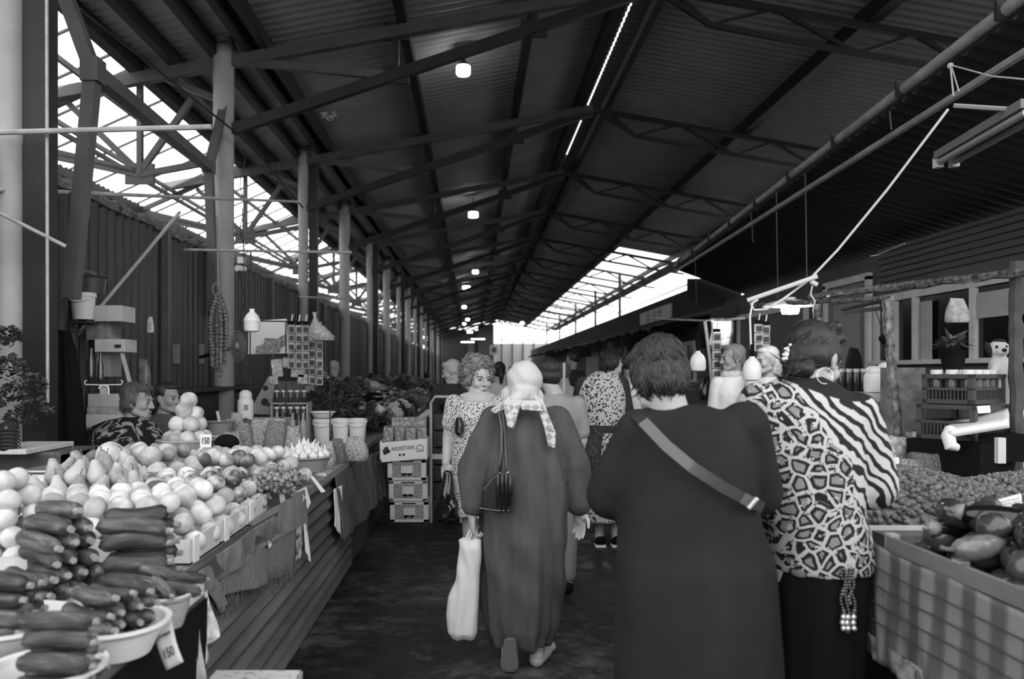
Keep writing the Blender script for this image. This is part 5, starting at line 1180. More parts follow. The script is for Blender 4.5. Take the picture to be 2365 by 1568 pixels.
# pot plant
c = P(2201, 851, 4.55); c.z = 1.505; r = thing('potted_plant', 'leafy plant in a black pot on the jar crate', 'plant', c)
MB().lathe([(.048, 0), (.068, .105), (.073, .108), (.073, .122), (.066, .122), (.06, .1), (0, .1)], 24, c).build('pot', M_black, r, smooth=True)
rn = random.Random(14); mb = MB()
for k in range(60):
    a = rn.uniform(0, 6.3); e = rn.uniform(.3, 1.4); L = rn.uniform(.11, .21); p = c+V((0, 0, .11)); d = V((math.cos(a)*math.cos(e), math.sin(a)*math.cos(e), math.sin(e))); s = d.cross(V((0, 0, 1))).normalized()
    m_ = p+d*L*.6; tp = p+d*L+V((0, 0, -.05)); mb.add([p, m_+s*.018, tp, m_-s*.018], [(0, 1, 2, 3)])
mb.build('foliage', M_leaf[0], r, smooth=False)
c = P(2210, 745, 4.9); tag(bag_mb(.13, .15, .08, 21).build('mesh_bag', mat('pale_net_bag', .38, .7, .3, var=.4, scale=24), smooth=True), 'pale bag hanging behind the potted plant', 'bag').location = c
# plush puppy
c = P(2306, 870, 4.6); r = thing('plush_puppy', 'white plush puppy with dark ears beside the jar crate', 'plush toy', c)
me = fuse(MB().ell(c+V((0, 0, .16)), (.058, .05, .052)).ell(c+V((-.01, -.045, .145)), (.03, .025, .024)).ell(c+V((.005, 0, .05)), (.06, .05, .085)).ell(c+V((-.04, -.03, .03)), (.025, .03, .05)).ell(c+V((.05, -.03, .03)), (.025, .03, .05)), .007, 3); link('plush_body', me, mat('white_plush', .62, .95, .1, bump=.4, scale=90), r)
for i, sx in enumerate((-1, 1)): MB().ell(c+V((sx*.058, .0, .16)), (.014, .024, .045), (0, sx*.3, 0)).build('ear', mat('dark_plush', .03, .95), r, smooth=True)
MB().ell(c+V((-.012, -.07, .152)), (.014, .009, .011)).build('nose', M_ink, r, smooth=True)
for sx in (-.038, .016): MB().ell(c+V((sx, -.043, .172)), .008).build('eye', M_ink, r, smooth=True)
MB().ell(c+V((.005, .0, .205)), (.035, .035, .014)).build('head_patch', MATS['dark_plush'], r, smooth=True)
tag(MB().box((c.x+.02, c.y+.05, (c.z+ZR)/2), (.24, .26, c.z-ZR-.01)).build('goods_box', M_cardlt), 'tall pale carton carrying the plush puppy', 'box')
# churns, boxes, jars left of the post
for i, px in enumerate((2018, 2046)): c = P(px, 905, 5.3+.05*i); churn(c, .062, .20 if i else .175, ('shorter white churn of the pair by the wrapped post', 'taller white churn of the pair by the wrapped post')[i])
a = P(1980, 908, 5.25); o = tag(MB().box((P(2020, 0, 5.4).x, 5.42, 1.22), (.36, .34, .29)).build('goods_box', M_cardlt, bevel=.004), 'pale lettered box under the two white churns', 'box')
text('lettering', 'ИНСКАЯ', .062, basis((P(2006, 0, 5.24).x, 5.245, 1.285), (1, 0, 0), (0, 0, 1)), M_ink, o, sx=.75)
tag(MB().box((P(2020, 0, 5.4).x, 5.42, (1.07+ZR)/2), (.40, .36, 1.07-ZR)).build('goods_box', M_card), 'brown box below the pale lettered box', 'box')
for i in range(4): jar(V((P(1945+17*i, 0, 5.6).x, 5.62, 1.365)), .026, .16, '%s dark jar in the row behind the white churns' % nth(i+1), mat('dark_jar', .02, .1, .6), 'jars behind the churns', mat('steel_lid', .4, .3, metal=.5))
tag(MB().box((P(1965, 0, 5.6).x, 5.64, (1.36+ZR)/2), (.34, .2, 1.36-ZR)).build('goods_box', M_dkwood), 'dark box under the jar row behind the churns', 'box')
# acrylic boxes and spice bags
for i, (px, Y, w, h, m) in enumerate(((2072, 4.7, .2, .2, M_clear), (2125, 4.75, .16, .22, M_clear), (2040, 4.6, .14, .16, M_spice[2]), (2085, 4.5, .2, .14, M_spice[1]), (2140, 4.5, .2, .17, M_spice[0]), (2165, 4.85, .14, .18, M_clear))):
    c = P(px, 0, Y); c.z = ZR; mb = bag_mb(w, h*(1.3 if m is M_clear else 1.1), .14, 30+i, False); mb.v = [tuple(V(v)+c) for v in mb.v]
    tag(mb.build('goods_bag', m, smooth=True), '%s %s bag counted along the back of the nut counter' % (nth(i+1), 'shiny clear' if m is M_clear else 'spice filled'), 'bag', 'bags behind the nuts')
for i, px in enumerate((2020, 2036, 2066)): c = P(px, 1000, 4.42); c.z = ZR; tag(MB().box(c+V((0, 0, .09)), (.036, .03, .16)).build('spice_carton', MATS['white_paper']), '%s small white carton standing before the spice bags' % nth(i+1), 'carton', 'small white cartons')
tag(MB().box((P(2105, 0, 4.9).x, 5.0, 1.2), (.22, .12, .66)).build('goods_board', mat('mottled_panel', .18, .7, var=.5, scale=14)), 'mottled board standing behind the bags by the wrapped post', 'board')
sbox(2090, 862, 2128, 893, 5.2, .2, M_cardlt, 'pale carton beside the wrapped post on the back row'); sbox(2080, 893, 2132, 1050, 5.15, .24, mat('grey_card', .3), 'grey carton stack beside the wrapped post')
# stall frame
M_wrap = mat('film_wrapped_pole', .14, .25, .6, var=.9, scale=26)
r = thing('market_stall', 'film wrapped pole frame over the right stall', 'frame', (P(2060, 0, 4.9).x, 4.9, 0))
rn = random.Random(9)
def wrapped(a, b, rr, n=26): return MB().tube([a.lerp(b, i/n)+V((rn.uniform(-1, 1), rn.uniform(-1, 1), rn.uniform(-1, 1)))*rr*.22 for i in range(n+1)], [rr*rn.uniform(.85, 1.2) for _ in range(n+1)], 8)
p1, p2 = P(1872, 684, 6.2), P(2420, 622, 4.2)
wrapped(p1, p2, .026, 40).build('top_rail', M_wrap, r, smooth=True)
wrapped(P(1745, 704, 6.6), P(2062, 688, 5.0), .016).build('side_rail', M_wrap, r, smooth=True)
wrapped(P(2047, 690, 4.95), P(2074, 1020, 4.95), .028).build('upright', M_wrap, r, smooth=True)
wrapped(P(2345, 600, 4.45), P(2352, 1300, 4.45), .035).build('upright', M_dkwood, r, smooth=True)
wrapped(P(1885, 690, 6.1), P(1893, 760, 6.1), .03, 10).build('hanging_wrap', M_wrap, r, smooth=True)
MB().tube([P(1945, 715, 5.6), P(2050, 693, 5.0)], .012, 6).tube([P(1950, 722, 5.6), P(2035, 712, 5.0), P(2048, 725, 5.0)], .014, 6).build('bent_bracket', M_steel, r, smooth=True)
tag(MB().tube([P(1720, 735, 7.4), P(1632, 741, 7.4), P(1500, 735, 9.5)], .011, 6).build('cross_pipe', M_galv, smooth=True), 'pipe running behind the dark haired heads at the sachet post', 'pipe')
o = tag(MB().tube([P(1628, 742, 7.2), P(1640, 830, 7.2), P(1655, 1010, 7.2)], .016, 8).build('sachet_post', M_galv, smooth=True), 'upright steel post carrying sachet strips on the right', 'post')
for i, (px, py, n, Y) in enumerate(((1655, 762, 6, 7.15), (1752, 742, 3, 7.0), (1768, 745, 3, 7.0))):
    strip(px, py, Y, n, ('long sachet strip on the steel post behind the checkered heads', 'short pale strip beside the glowing lamp', 'second short pale strip nearest the glowing lamp')[i], .082, .08)
bpy.data.objects['sachet_strip.005']['label'] = 'long sachet strip hung on the steel post on the right'
tag(MB().grid(lambda u, v: P(1640+52*u+3*math.sin(5*v), 735+70*v, 7.3), 8, 8).build('foil_sheet', mat('shiny_foil', .5, .2, .6, var=.7, scale=16, metal=.5), smooth=True, solid=.004), 'shiny foil sheet hanging beside the steel post', 'foil sheet')
tag(bag_mb(.09, .24, .06, 41).build('hanging_bag', M_black, smooth=True), 'black bag hanging left of the steel post', 'bag').location = P(1618, 805, 7.3)
tag(bag_mb(.10, .13, .09, 42).build('hanging_bag', M_black, smooth=True), 'black tied bag hanging before the pale shop doors', 'bag').location = P(1356, 823, 11.0)
c = P(1640, 900, 7.6); tag(bag_mb(.2, .22, .12, 43).build('dark_goods_bag', mat('glossy_black_film', .01, .15, .6), smooth=True), 'glossy black bag low beside the steel post', 'bag').location = c-V((0, 0, .1))
for i, (px, py, Y) in enumerate(((1612, 858, 6.2), (1737, 880, 5.2))):
    c = P(px, py, Y); r = thing('bulb_lamp', ('white bell bulb hanging by the steel post', 'white bell bulb at the end of the pale cord')[i], 'lamp', c)
    MB().lathe([(.03, .0), (.052, .008), (.06, .03), (.06, .075), (.056, .1), (.045, .125), (.025, .145), (.019, .15), (.019, .16), (0, .162)], 28, c).build('bulb', M_bulb, r, smooth=True)
    MB().tube([c+V((0, 0, .155)), c+V((0, 0, .24))], .014, 6).build('socket', M_black, r)
    if i: MB().tube([P(1750, 692, 5.25), P(1738, 700, 5.22), P(1732, 730, 5.2), P(1734, 790, 5.2), P(1737, 838, 5.2)], .007, 6).build('cord', M_wp, r, smooth=True)
# glowing lamp with shade
c = P(1825, 716, 6.3); r = thing('shaded_lamp', 'glowing lamp under a wide white shade on the right', 'lamp', c)
MB().lathe([(.21, .03), (.19, .05), (.1, .075), (.04, .085), (.04, .10), (0, .1)], 32, c).build('shade', mat('white_enamel_shade', .7, .4), r, smooth=True)
MB().lathe([(0, -.035), (.06, -.03), (.07, 0), (.06, .035), (.04, .06)], 24, c).build('lit_bulb', emis('lit_bulb_white', 1, 40), r, smooth=True)
MB().tube([c+V((0, 0, .1)), P(1830, 690, 6.3)], .006, 5).build('cord', M_steel, r)
# pale cables, bars and tube fitting
tag(MB().tube([P(2190, 252, 4.9), P(2050, 437, 5.1), P(1935, 577, 5.3), P(1870, 645, 5.4), P(1810, 690, 5.4), P(1770, 714, 5.4), P(1742, 716, 5.3), P(1734, 702, 5.3), P(1750, 692, 5.3)], .0085, 6).build('white_cable', M_wp, smooth=True), 'white cable swooping down from the dark side roof', 'cable')

tag(MB().tube([P(1726, 694, 5.45), P(1888, 638, 5.3)], .016, 8).build('white_bar', M_wp, smooth=True), 'short white bar slanting under the white cable', 'bar')
r = thing('plug_lead', 'white plug with looping lead by the wrapped rail', 'plug', P(1880, 652, 5.5)); MB().box(P(1880, 654, 5.5), (.05, .03, .03), (0, .5, 0)).build('plug', M_wp, r, bevel=.005); MB().tube([P(1876, 660, 5.5), P(1872, 680, 5.5), P(1882, 695, 5.5), P(1880, 705, 5.5), P(1870, 702, 5.5)], .006, 6).build('lead', M_wp, r, smooth=True)
a, b = P(2185, 375, 5.5), P(2395, 258, 4.3)
r = thing('tube_light', 'unlit twin tube light fitting under the dark side roof', 'tube light', a); d = (b-a).normalized(); sd = d.cross(V((0, 0, 1))).normalized()
MB().bar(a+V((0, 0, .05)), b+V((0, 0, .05)), .16, .05).build('housing', mat('fitting_grey', .22, .5), r)
for s in (-1, 1): MB().tube([a+sd*.05*s, b+sd*.05*s], .022, 10).build('tube', mat('unlit_tube', .4, .25, .5), r, smooth=True)
for s in (-1, 1): MB().box(a+sd*.05*s, (.05, .05, .07)).build('socket', M_wp, r)
tag(MB().tube([P(2202, 244, 4.6), P(2420, 258, 4.4)], .014, 6).build('pale_rail', mat('dull_pale_rail', .3), smooth=True), 'pale short rail over the tube light', 'rail')
r = thing('cord_knot', 'knotted pale cord tied on the roof gutter', 'cord', P(2195, 152, 5.15)); MB().tube([P(2195, 150, 5.15), P(2202, 222, 5.1)], .006, 5).build('cord_strand', M_cardlt, r); MB().tube([P(2198, 155, 5.15), P(2215, 212, 5.1)], .005, 5).build('cord_strand', M_cardlt, r); MB().tube([P(2196, 150, 5.15), P(2290, 176, 4.8), P(2420, 188, 4.5)], .005, 5).build('cord_tail', M_cardlt, r); MB().ell(P(2195, 152, 5.15), .02).build('knot', M_cardlt, r)
for i, (px, y0, y1) in enumerate(((2055, 262, 300), (1860, 405, 655), (1793, 452, 690), (1735, 497, 560), (1605, 590, 700))):
    g = (px-1094)/F; 
    lo, hi = 4.63, 16.3
    for _ in range(40):
        m_ = (lo+hi)/2
        if gl(m_).x/m_ > g: lo = m_
        else: hi = m_
    Y = lo; tag(MB().tube([P(px, y0-6, Y), P(px+4, y1, Y)], .006, 4).build('hanging_string', mat('string_grey', .2)), '%s thin string dangling from the roof gutter' % nth(i+1), 'string', 'strings under the gutter')
tag(MB().tube([P(2010, 592, 7), P(2030, 588, 7), P(2090, 562, 6.6)], .005, 4).build('loose_wire', M_galv), 'bright loose wire under the dark side roof', 'wire')
# hanging dark scoop
c = P(2045, 785, 5.1); r = thing('hanging_scoop', 'dark scoop hanging on a string by the wrapped post', 'scoop', c); MB().ell(c, (.045, .03, .03), (0, .5, 0)).build('scoop_bowl', M_black, r, smooth=True); MB().tube([c, P(2022, 715, 5.1)], .003, 4).tube([c, P(2055, 840, 5.1)], .004, 4).build('string', M_steel, r)
c = P(1972, 850, 6.2); tag(bag_mb(.12, .2, .08, 44).build('dark_figure_bag', M_black, smooth=True), 'black wrapped bundle standing before the glazed door', 'bundle').location = c-V((0, 0, .04))
tag(MB().box((P(1972, 0, 6.2).x, 6.25, (1.49+ZR)/2), (.3, .3, 1.49-ZR)).build('goods_box', M_dkwood), 'dark box carrying the black wrapped bundle', 'box')
far_counter(5.6, 9.5, 'right hand counter under the steel sachet post', 1.75, 2.08, M_dkwood, -1)
far_counter(9.8, 17, 'right hand counter beyond the floral dressed shopper', 1.9, 3.1, M_dkwood, -1)
far_counter(17.3, 34, 'farthest right hand counter before the shop doors', 2.0, 3.2, M_dkwood, -1)
rn = random.Random(61)
for i in range(34):
    Y = 6.0+i*.62; x = rn.uniform(1.95, 2.8) if Y > 9.7 else 1.92; c = V((x, Y, ZR-.008 if Y > 9.6 else ZR-.008)); c.z = ZT
    if 9.4 < Y < 9.95 or 16.9 < Y < 17.4: continue
    m = rn.choice(M_spice+[M_card, M_cardlt, M_clear]); mb = bag_mb(rn.uniform(.18, .32), rn.uniform(.15, .32), .22, 700+i, False); mb.v = [tuple(V(v)+c) for v in mb.v]
    tag(mb.build('goods_bag', m, smooth=True), '%s filled bag from the camera along the right hand counters' % nth(i+1), 'bag', 'bags on the right counters')
# ================================================================= people
def skin_mat(name, v): return mat(name, v, .55, .35, var=.12, scale=14, bump=.04, bscale=120)
M_skin = skin_mat('pale_skin', .42); M_skind = skin_mat('tanned_skin', .30)
def hair_mat(name, lo, hi, rough=.42, sc=(26, 26, 3)):
    t = NT(name); vec = t.coord(sc); nz = t.noise(vec, 3.5, 5, .65, .8)
    t.base(t.ramp(nz, [(.35, lo), (.65, hi)])); t.bump(nz, .55, .012); MATS[name] = t.fin(rough, .45); return t.m
M_hblack = hair_mat('black_hair', .006, .02); M_hdark = hair_mat('dark_brown_hair', .007, .036); M_hgrey = hair_mat('curly_grey_brown_hair', .10, .30, .6, (22, 22, 16)); M_hlight = hair_mat('pale_hair', .3, .6, .6); M_hmid = hair_mat('mid_brown_hair', .05, .13, .55)
M_eye = mat('eye_dark', .015, .2, .5); M_lip = mat('lip_tone', .2, .5)
def add_head(mb, M, s=1.0):
    """head about 0.23 m from chin to crown, facing local +y, centred between ears"""
    old = mb.M; mb.M = (old if old is not None else Matrix.Identity(4)) @ M @ Matrix.Diagonal((s, s, s, 1)); e = mb.ell
    e((0, -.014, .032), (.074, .094, .084), n=20, m=14); e((0, .028, -.028), (.061, .062, .084), n=18, m=12); e((0, .046, -.074), (.046, .040, .034)); e((0, .078, -.094), (.020, .017, .015))
    for x in (-1, 1):
        e((x*.026, .080, .020), (.024, .013, .009), (0, -x*.15, 0)); e((x*.037, .062, -.032), (.024, .022, .024)); e((x*.011, .098, -.036), (.0095, .010, .008))
        e((x*.0755, -.008, -.012), (.009, .020, .032), (.12, 0, x*.22)); e((x*.074, .0, -.040), (.008, .011, .010)); e((x*.031, .0755, -.001), (.013, .012, .010))
        mb.cap((x*.05, .012, -.07), (x*.025, .075, -.092), .022, .018)
    mb.cap((0, .088, .012), (0, .109, -.032), .0085, .0125); e((0, .086, .02), (.014, .012, .02))
    mb.cap((-.018, .087, -.0625), (.018, .087, -.0625), .0075, .0075); mb.cap((-.014, .085, -.0735), (.014, .085, -.0735), .0085, .0085)
    e((0, -.02, -.055), (.056, .055, .05)); mb.M = old
def face_parts(M, s, parent, brows=True):
    S = M @ Matrix.Diagonal((s, s, s, 1))
    for x in (-1, 1):
        b = MB(); b.M = S; b.ell((x*.031, .0845, -.001), (.0105, .006, .0058)).build('eye', M_eye, parent, smooth=True)
        b = MB(); b.M = S; b.tube([(x*.016, .092, .016), (x*.032, .0905, .0215), (x*.048, .080, .017)], [.0028, .0034, .0016], 6).build('eyebrow', M_hmid, parent, smooth=True)
    b = MB(); b.M = S; b.ell((0, .0945, -.0675), (.020, .0045, .0065), None, 14, 8).build('lips', M_lip, parent, smooth=True)
def add_hand(mb, w, d, n, side=1, curl=.35, thumb=.3, s_=1.0, spread=.02):
    d = V(d).normalized(); n = V(n); n = (n-d*n.dot(d)).normalized(); s = d.cross(n)*side
    R = Matrix((s, d, n)).transposed()
    mb.ell(w+d*.05*s_, (.037*s_, .052*s_, .0155*s_), R, 14, 10); mb.ell(w+d*.065*s_-n*.002, (.036*s_, .030*s_, .0135*s_), R, 14, 8); mb.cap(w-d*.01, w+d*.03*s_, .023*s_, .022*s_)
    mb.ell(w+d*.035*s_+s*.022*s_+n*.008, (.017*s_, .03*s_, .014*s_), R)
    for i, L in enumerate((.070, .078, .072, .056)):
        p = w+(d*(.090-.005*abs(i-1.3))+s*(.028-.0188*i))*s_; a = curl*.5; dd = (d+s*spread*(1.5-i)).normalized(); r = (.0088, .009, .0086, .0076)[i]*s_
        for f, k in ((.46, 0), (.31, 1), (.23, 2)):
            v = dd*math.cos(a)+n*math.sin(a); q = p+v*L*f*s_; mb.cap(p, q, r, r*.93, 10); p = q; r *= .93; a += curl*(1.1 if k == 0 else .9)
    p = w+(d*.028+s*.03)*s_; v = (d*.72+s*.62+n*thumb).normalized(); q = p+v*.042*s_; mb.cap(p, q, .0125*s_, .0105*s_, 10); v = (d*.92+s*.22+n*(thumb+.15)).normalized(); mb.cap(q, q+v*.034*s_, .0105*s_, .0085*s_, 10)
def add_foot(mb, a, fwd, L=.235, lift=None):
    """a = ankle; fwd = direction of the toes"""
    f = V(fwd).normalized(); sd = V((f.y, -f.x, 0)); sd = sd.normalized() if sd.length > 1e-3 else V((1, 0, 0)); up = sd.cross(f)
    if up.z < 0: up = -up
    mb.cap(a, a-up*.045-f*.03, .036, .034); mb.cap(a-up*.045-f*.035, a-up*.05+f*(L*.45), .033, .04); mb.cap(a-up*.05+f*(L*.4), a-up*.062+f*(L*.66), .038, .024); mb.cap(a+f*.01, a-up*.045+f*(L*.45), .034, .026)
def cloth_fold(seed, amp, k=7, zf=2.0, z0=0.0, z1=9.0):
    rn = random.Random(seed); ph = [rn.uniform(0, 6.3) for _ in range(6)]
    def f(co, no, c=[None]):
        cx, cy = co[:, 0].mean(), co[:, 1].mean(); th = np.arctan2(co[:, 1]-cy, co[:, 0]-cx); z = co[:, 2]
        w = np.clip((z1-z)/max(z1-z0, .01), 0, 1)
        a = np.sin(k*th+ph[0]+zf*z+.8*np.sin(3*z+ph[3]))+.6*np.sin((k+4)*th+ph[1]-1.6*zf*z)+.4*np.sin(2.3*k*th+ph[2]+3*z)
        b = np.sin(14*z+5*th+ph[4])*np.sin(9*co[:, 0]+ph[5])+.6*np.sin(26*z+9*co[:, 0]*3+ph[1])
        return amp*(a*(.25+w)*.6+.35*b)
    return f
def tuft(seed, amp, f=30):
    rn = random.Random(seed); p = [rn.uniform(0, 6.3) for _ in range(6)]
    return lambda co, no: amp*(np.sin(f*co[:, 0]+p[0]+2*np.sin(f*.5*co[:, 2]))*np.sin(f*.8*co[:, 1]+p[1]) + .6*np.sin(1.9*f*co[:, 0]+p[2]+f*.3*co[:, 2]) + .4*np.sin(2.3*f*co[:, 1]+p[3]))
def locks(me, n, seed, L=.07, sweep=(0, -.3, -1), r=.005, lift=.010, jit=.45):
    """adds thin tapering strands lying over the hair surface"""
    rn = random.Random(seed); mb = MB(); mb.v = [tuple(v.co) for v in me.vertices]; mb.f = [list(p.vertices) for p in me.polygons]; mb.mi = [0]*len(mb.f)
    V_ = list(me.vertices); sw = V(sweep)
    for _ in range(n):
        v = V_[rn.randrange(len(V_))]; p, no = v.co.copy(), v.normal.copy(); d = sw+V((rn.uniform(-jit, jit), rn.uniform(-jit, jit), rn.uniform(-jit, jit)*.7)); d = d-no*d.dot(no)
        if d.length < .05: continue
        d.normalize(); sd = no.cross(d); l = L*rn.uniform(.5, 1.2); b = rn.uniform(-.25, .25); pts = []
        for s in (0, .3, .65, 1): pts.append(p+d*l*s+sd*b*l*s*s+no*(lift*rn.uniform(.2, .5)*math.sin(PI*min(s+.15, 1))-.003)-no*(s*l)**2/.2)
        mb.tube(pts, [r*.7, r, r*.8, r*.15], 5)
    out = mb.mesh('hair'); out.polygons.foreach_set('use_smooth', [True]*len(out.polygons)); bpy.data.meshes.remove(me); return out
def hair_mb(O, M, s, style):
    mb = MB(); mb.M = O @ M @ Matrix.Diagonal((s, s, s, 1)); e = mb.ell
    e((0, -.026, .042), (.083, .090, .080), n=20, m=14); e((0, .038, .085), (.060, .038, .030))
    if style in ('short', 'crop'):
        e((0, -.052, -.012), (.076, .058, .066)); [e((x*.070, -.020, .010), (.020, .050, .046)) for x in (-1, 1)]
        if style == 'short': e((0, -.060, -.040), (.064, .046, .046)); [e((x*.066, -.03, -.012), (.022, .04, .045)) for x in (-1, 1)]
    if style == 'curly':
        rn = random.Random(5); e((0, -.055, -.02), (.085, .06, .075)); [e((x*.074, -.016, .0), (.026, .05, .055)) for x in (-1, 1)]
        for i in range(60):
            a, b = rn.uniform(0, 6.3), rn.uniform(-.35, 1.4); v = V((.09*math.cos(a)*math.cos(b), -.03+.095*math.sin(a)*math.cos(b), .045+.085*math.sin(b)))
            if v.y > .035 and v.z < .095: continue
            e(v, rn.uniform(.02, .034), None, 9, 6)
    if style == 'bun':
        e((0, -.05, -.012), (.076, .062, .066)); e((0, -.075, -.075), (.055, .042, .035)); [e((x*.066, -.004, .016), (.020, .05, .045)) for x in (-1, 1)]; e((.02, .05, .095), (.045, .03, .026)); e((.062, -.02, .10), (.028, .03, .026))
    if style == 'pony':
        e((0, -.05, -.012), (.074, .06, .06)); e((0, -.105, .03), (.03, .03, .03)); mb.chain([(0, -.12, .02), (0, -.135, -.06), (0, -.12, -.15)], [.026, .03, .012])
    if style == 'long':
        e((0, -.055, -.03), (.085, .06, .09)); mb.chain([(0, -.06, -.08), (0, -.07, -.16)], [.075, .05])
    if style == 'cap': e((0, .07, .06), (.062, .05, .014))
    return mb
def person(label, at, head, rings, arms=(), legs=None, skin=None, cloth_m=None, hair=None, hm=None, fold=(1, .006, 7), vox=(.007, .012), face=False, torso=.8, neck=None, group=None, sleeve_m=None, hs=1.0, kind='dress', hairamp=.003, extra=None, nlock=0, lk=None):
    """all coordinates relative to the floor point `at`; head = (centre, yaw, pitch, roll); arms = [(points, radii, hand or None, sleeve radius, sleeve length in segments)]"""
    r = thing('person', label, 'person', at, 0, group); O = Matrix.Translation(at); mb = MB(); mb.M = O
    hc, yaw, pit, rol = head; M = Matrix.Translation(hc) @ Rz(yaw) @ Matrix.Rotation(pit, 4, 'X') @ Matrix.Rotation(rol, 4, 'Y')
    add_head(mb, M, hs)
    top = rings[-1]; nb = V(neck) if neck else V((top[1], top[2], top[0]-.03)); ht = M @ V((0, -.025, -.06)); mb.cap(nb, ht, .062, .053, 16); mb.cap(nb+V((0, 0, -.05)), nb, .075, .062, 16)
    mb.loft([(z, cx, cy, rx*torso, ry*torso)+tuple(q[5:]) for q in rings if q[0] > .72 for z, cx, cy, rx, ry in [q[:5]] if z < top[0]-.02], 28)
    for ec, er in (extra or []): mb.ell(ec, er, None, 18, 12)
    for pts, rad, hd, sr, sl in arms:
        mb.chain([V(p) for p in pts], rad)
        if hd: add_hand(mb, V(pts[-1]), **hd)
    if legs:
        for lg in legs:
            mb.chain([V(p) for p in lg['pts']], lg.get('r', [.085, .06, .058, .036])[:len(lg['pts'])])
            add_foot(mb, V(lg['pts'][-1]), lg.get('fwd', (0, 1, 0)))
    link('body', fuse(mb, vox[0], 3, .5), skin or M_skin, r)
    mb = MB(); mb.M = O; mb.loft(rings, 44)
    for pts, rad, hd, sr, sl in arms:
        if sr and not sleeve_m:
            k = int(sl); q = [V(p) for p in pts[:k+1]]
            if sl > k: q.append(V(pts[k]).lerp(V(pts[k+1]), sl-k))
            mb.chain(q, (sr if isinstance(sr, (list, tuple)) else [sr]*len(q))[:len(q)])
    link(kind, fuse(mb, vox[1], 5, .5, cloth_fold(fold[0], fold[1], fold[2], 2.0, at[2], at[2]+rings[-1][0])), cloth_m, r)
    if sleeve_m:
        for pts, rad, hd, sr, sl in arms:
            if not sr: continue
            mb = MB(); mb.M = O; k = int(sl); q = [V(p) for p in pts[:k+1]]
            if sl > k: q.append(V(pts[k]).lerp(V(pts[k+1]), sl-k))
            mb.chain(q, [sr]*len(q)); link('sleeve', fuse(mb, vox[1], 4, .5, cloth_fold(fold[0]+3, .004, 5)), sleeve_m, r)
    if hair:
        hm_ = fuse(hair_mb(O, M, hs, hair), max(vox[0], .006), 4, .5, tuft(fold[0], hairamp))
        link('hair', locks(hm_, nlock, fold[0], **(lk or {})) if nlock else hm_, hm or M_hdark, r)
    if face: face_parts(O @ M, hs, r)
    return r, O, M
def S(px, py, Y, at): return P(px, py, Y)-V(at)          # photograph point at distance Y, relative to a person's floor point
# ---------------------------------------------------------------- woman in white headscarf
Y1 = 4.1; A1 = V((.247, Y1, 0))
M_linen = NT('brown_linen'); c_ = M_linen.coord((60, 60, 6)); nz = M_linen.noise(c_, 3, 4, .6)
M_linen.base(M_linen.ramp(M_linen.noise(M_linen.coord((8, 8, 2)), 2, 5, .6), [(.3, .06), (.7, .095)])); M_linen.bump(nz, .35, .006); M_linen = M_linen.fin(.9, .15)
rings = [(.115, -.005, 0, .150, .14), (.2, -.005, 0, .185, .165), (.42, 0, 0, .212, .19), (.65, .003, 0, .226, .20), (.85, .008, 0, .222, .185), (1.03, .012, 0, .205, .165), (1.16, .018, .005, .195, .14), (1.245, .022, .01, .175, .12), (1.30, .022, .02, .125, .095), (1.345, .015, .035, .07, .065)]
lw = S(1091, 1188, 4.02, A1); rw = S(1338, 1172, 4.12, A1)
armsP1 = [([(-.135, .01, 1.245), (-.235, -.015, 1.02), tuple(lw)], [.05, .042, .029], dict(d=(.03, .02, -1), n=(1, .2, 0), side=-1, curl=1.0, thumb=.6, s_=1.0), [.085, .098, .072], 1.80),
          ([(.175, .01, 1.25), (.262, .01, 1.03), tuple(rw)], [.05, .042, .029], dict(d=(.02, .1, -1), n=(-.55, -.8, 0), side=-1, curl=.28, thumb=.3, s_=1.02), [.085, .098, .072], 1.84)]
tf = V((-.065, -.02, .155))
r1, O1, MH1 = person('woman in brown linen dress and white headscarf walking away with a tote', A1, ((.016, .035, 1.452), 0, -.15, .05), rings, armsP1,
    [dict(pts=[(-.07, .05, .8), (-.07, .14, .47), (-.066, -.05, .19)], r=[.085, .058, .036], fwd=(0.0, .30, -1)), dict(pts=[(.08, .0, .8), (.085, .03, .45), (.082, .0, .085)], r=[.085, .056, .035], fwd=(.35, .95, 0))],
    M_skin, M_linen, None, None, (11, .017, 6), (.0052, .009), hs=.93)
def flat(name, pts_px, m, parent, th=.006, wave_=0.0, n=8):
    """cloth patch through a quad of photograph points (px, py, Y)"""
    q = [P(*p) for p in pts_px]
    def fn(u, v):
        p = q[0].lerp(q[1], u).lerp(q[3].lerp(q[2], u), v); p.y -= wave_*math.sin(u*7+v*3)*.5+wave_*math.sin(PI*u); return p
    return MB().grid(fn, n, n*2).build(name, m, parent, smooth=True, solid=th)
t = NT('white_check_scarf'); ck = t.n('ShaderNodeTexChecker', Vector=t.coord(1, rot=(.3, .78, .2)), Scale=34.0); sz = t.xyz(t.coord(1))[2]
lowm = t.math('LESS_THAN', sz, 1.338); fac = t.math('MULTIPLY', ck.outputs['Fac'], lowm)
t.base(t.mix(fac, t.ramp(t.noise(t.coord(40), 3, 3), [(.3, .48), (.7, .58)]), .30)); t.bump(t.noise(t.coord(1), 38, 3), .15, .004); M_scarf = t.fin(.85, .2)
mb = MB(); mb.M = O1
mb.ell((.016, .03, 1.462), (.094, .112, .100), None, 22, 16); mb.ell((.012, -.01, 1.405), (.076, .082, .062)); mb.cap((0, -.03, 1.385), (-.04, -.075, 1.362), .062, .03); mb.ell(S(1183, 926, 4.0, A1), (.028, .022, .018)); mb.cap((.03, -.03, 1.39), (.06, -.05, 1.365), .05, .025); mb.cap(S(1183, 926, 4.0, A1), S(1142, 948, 4.0, A1), .018, .016); mb.cap((.05, .05, 1.37), (-.04, .06, 1.37), .07, .07)
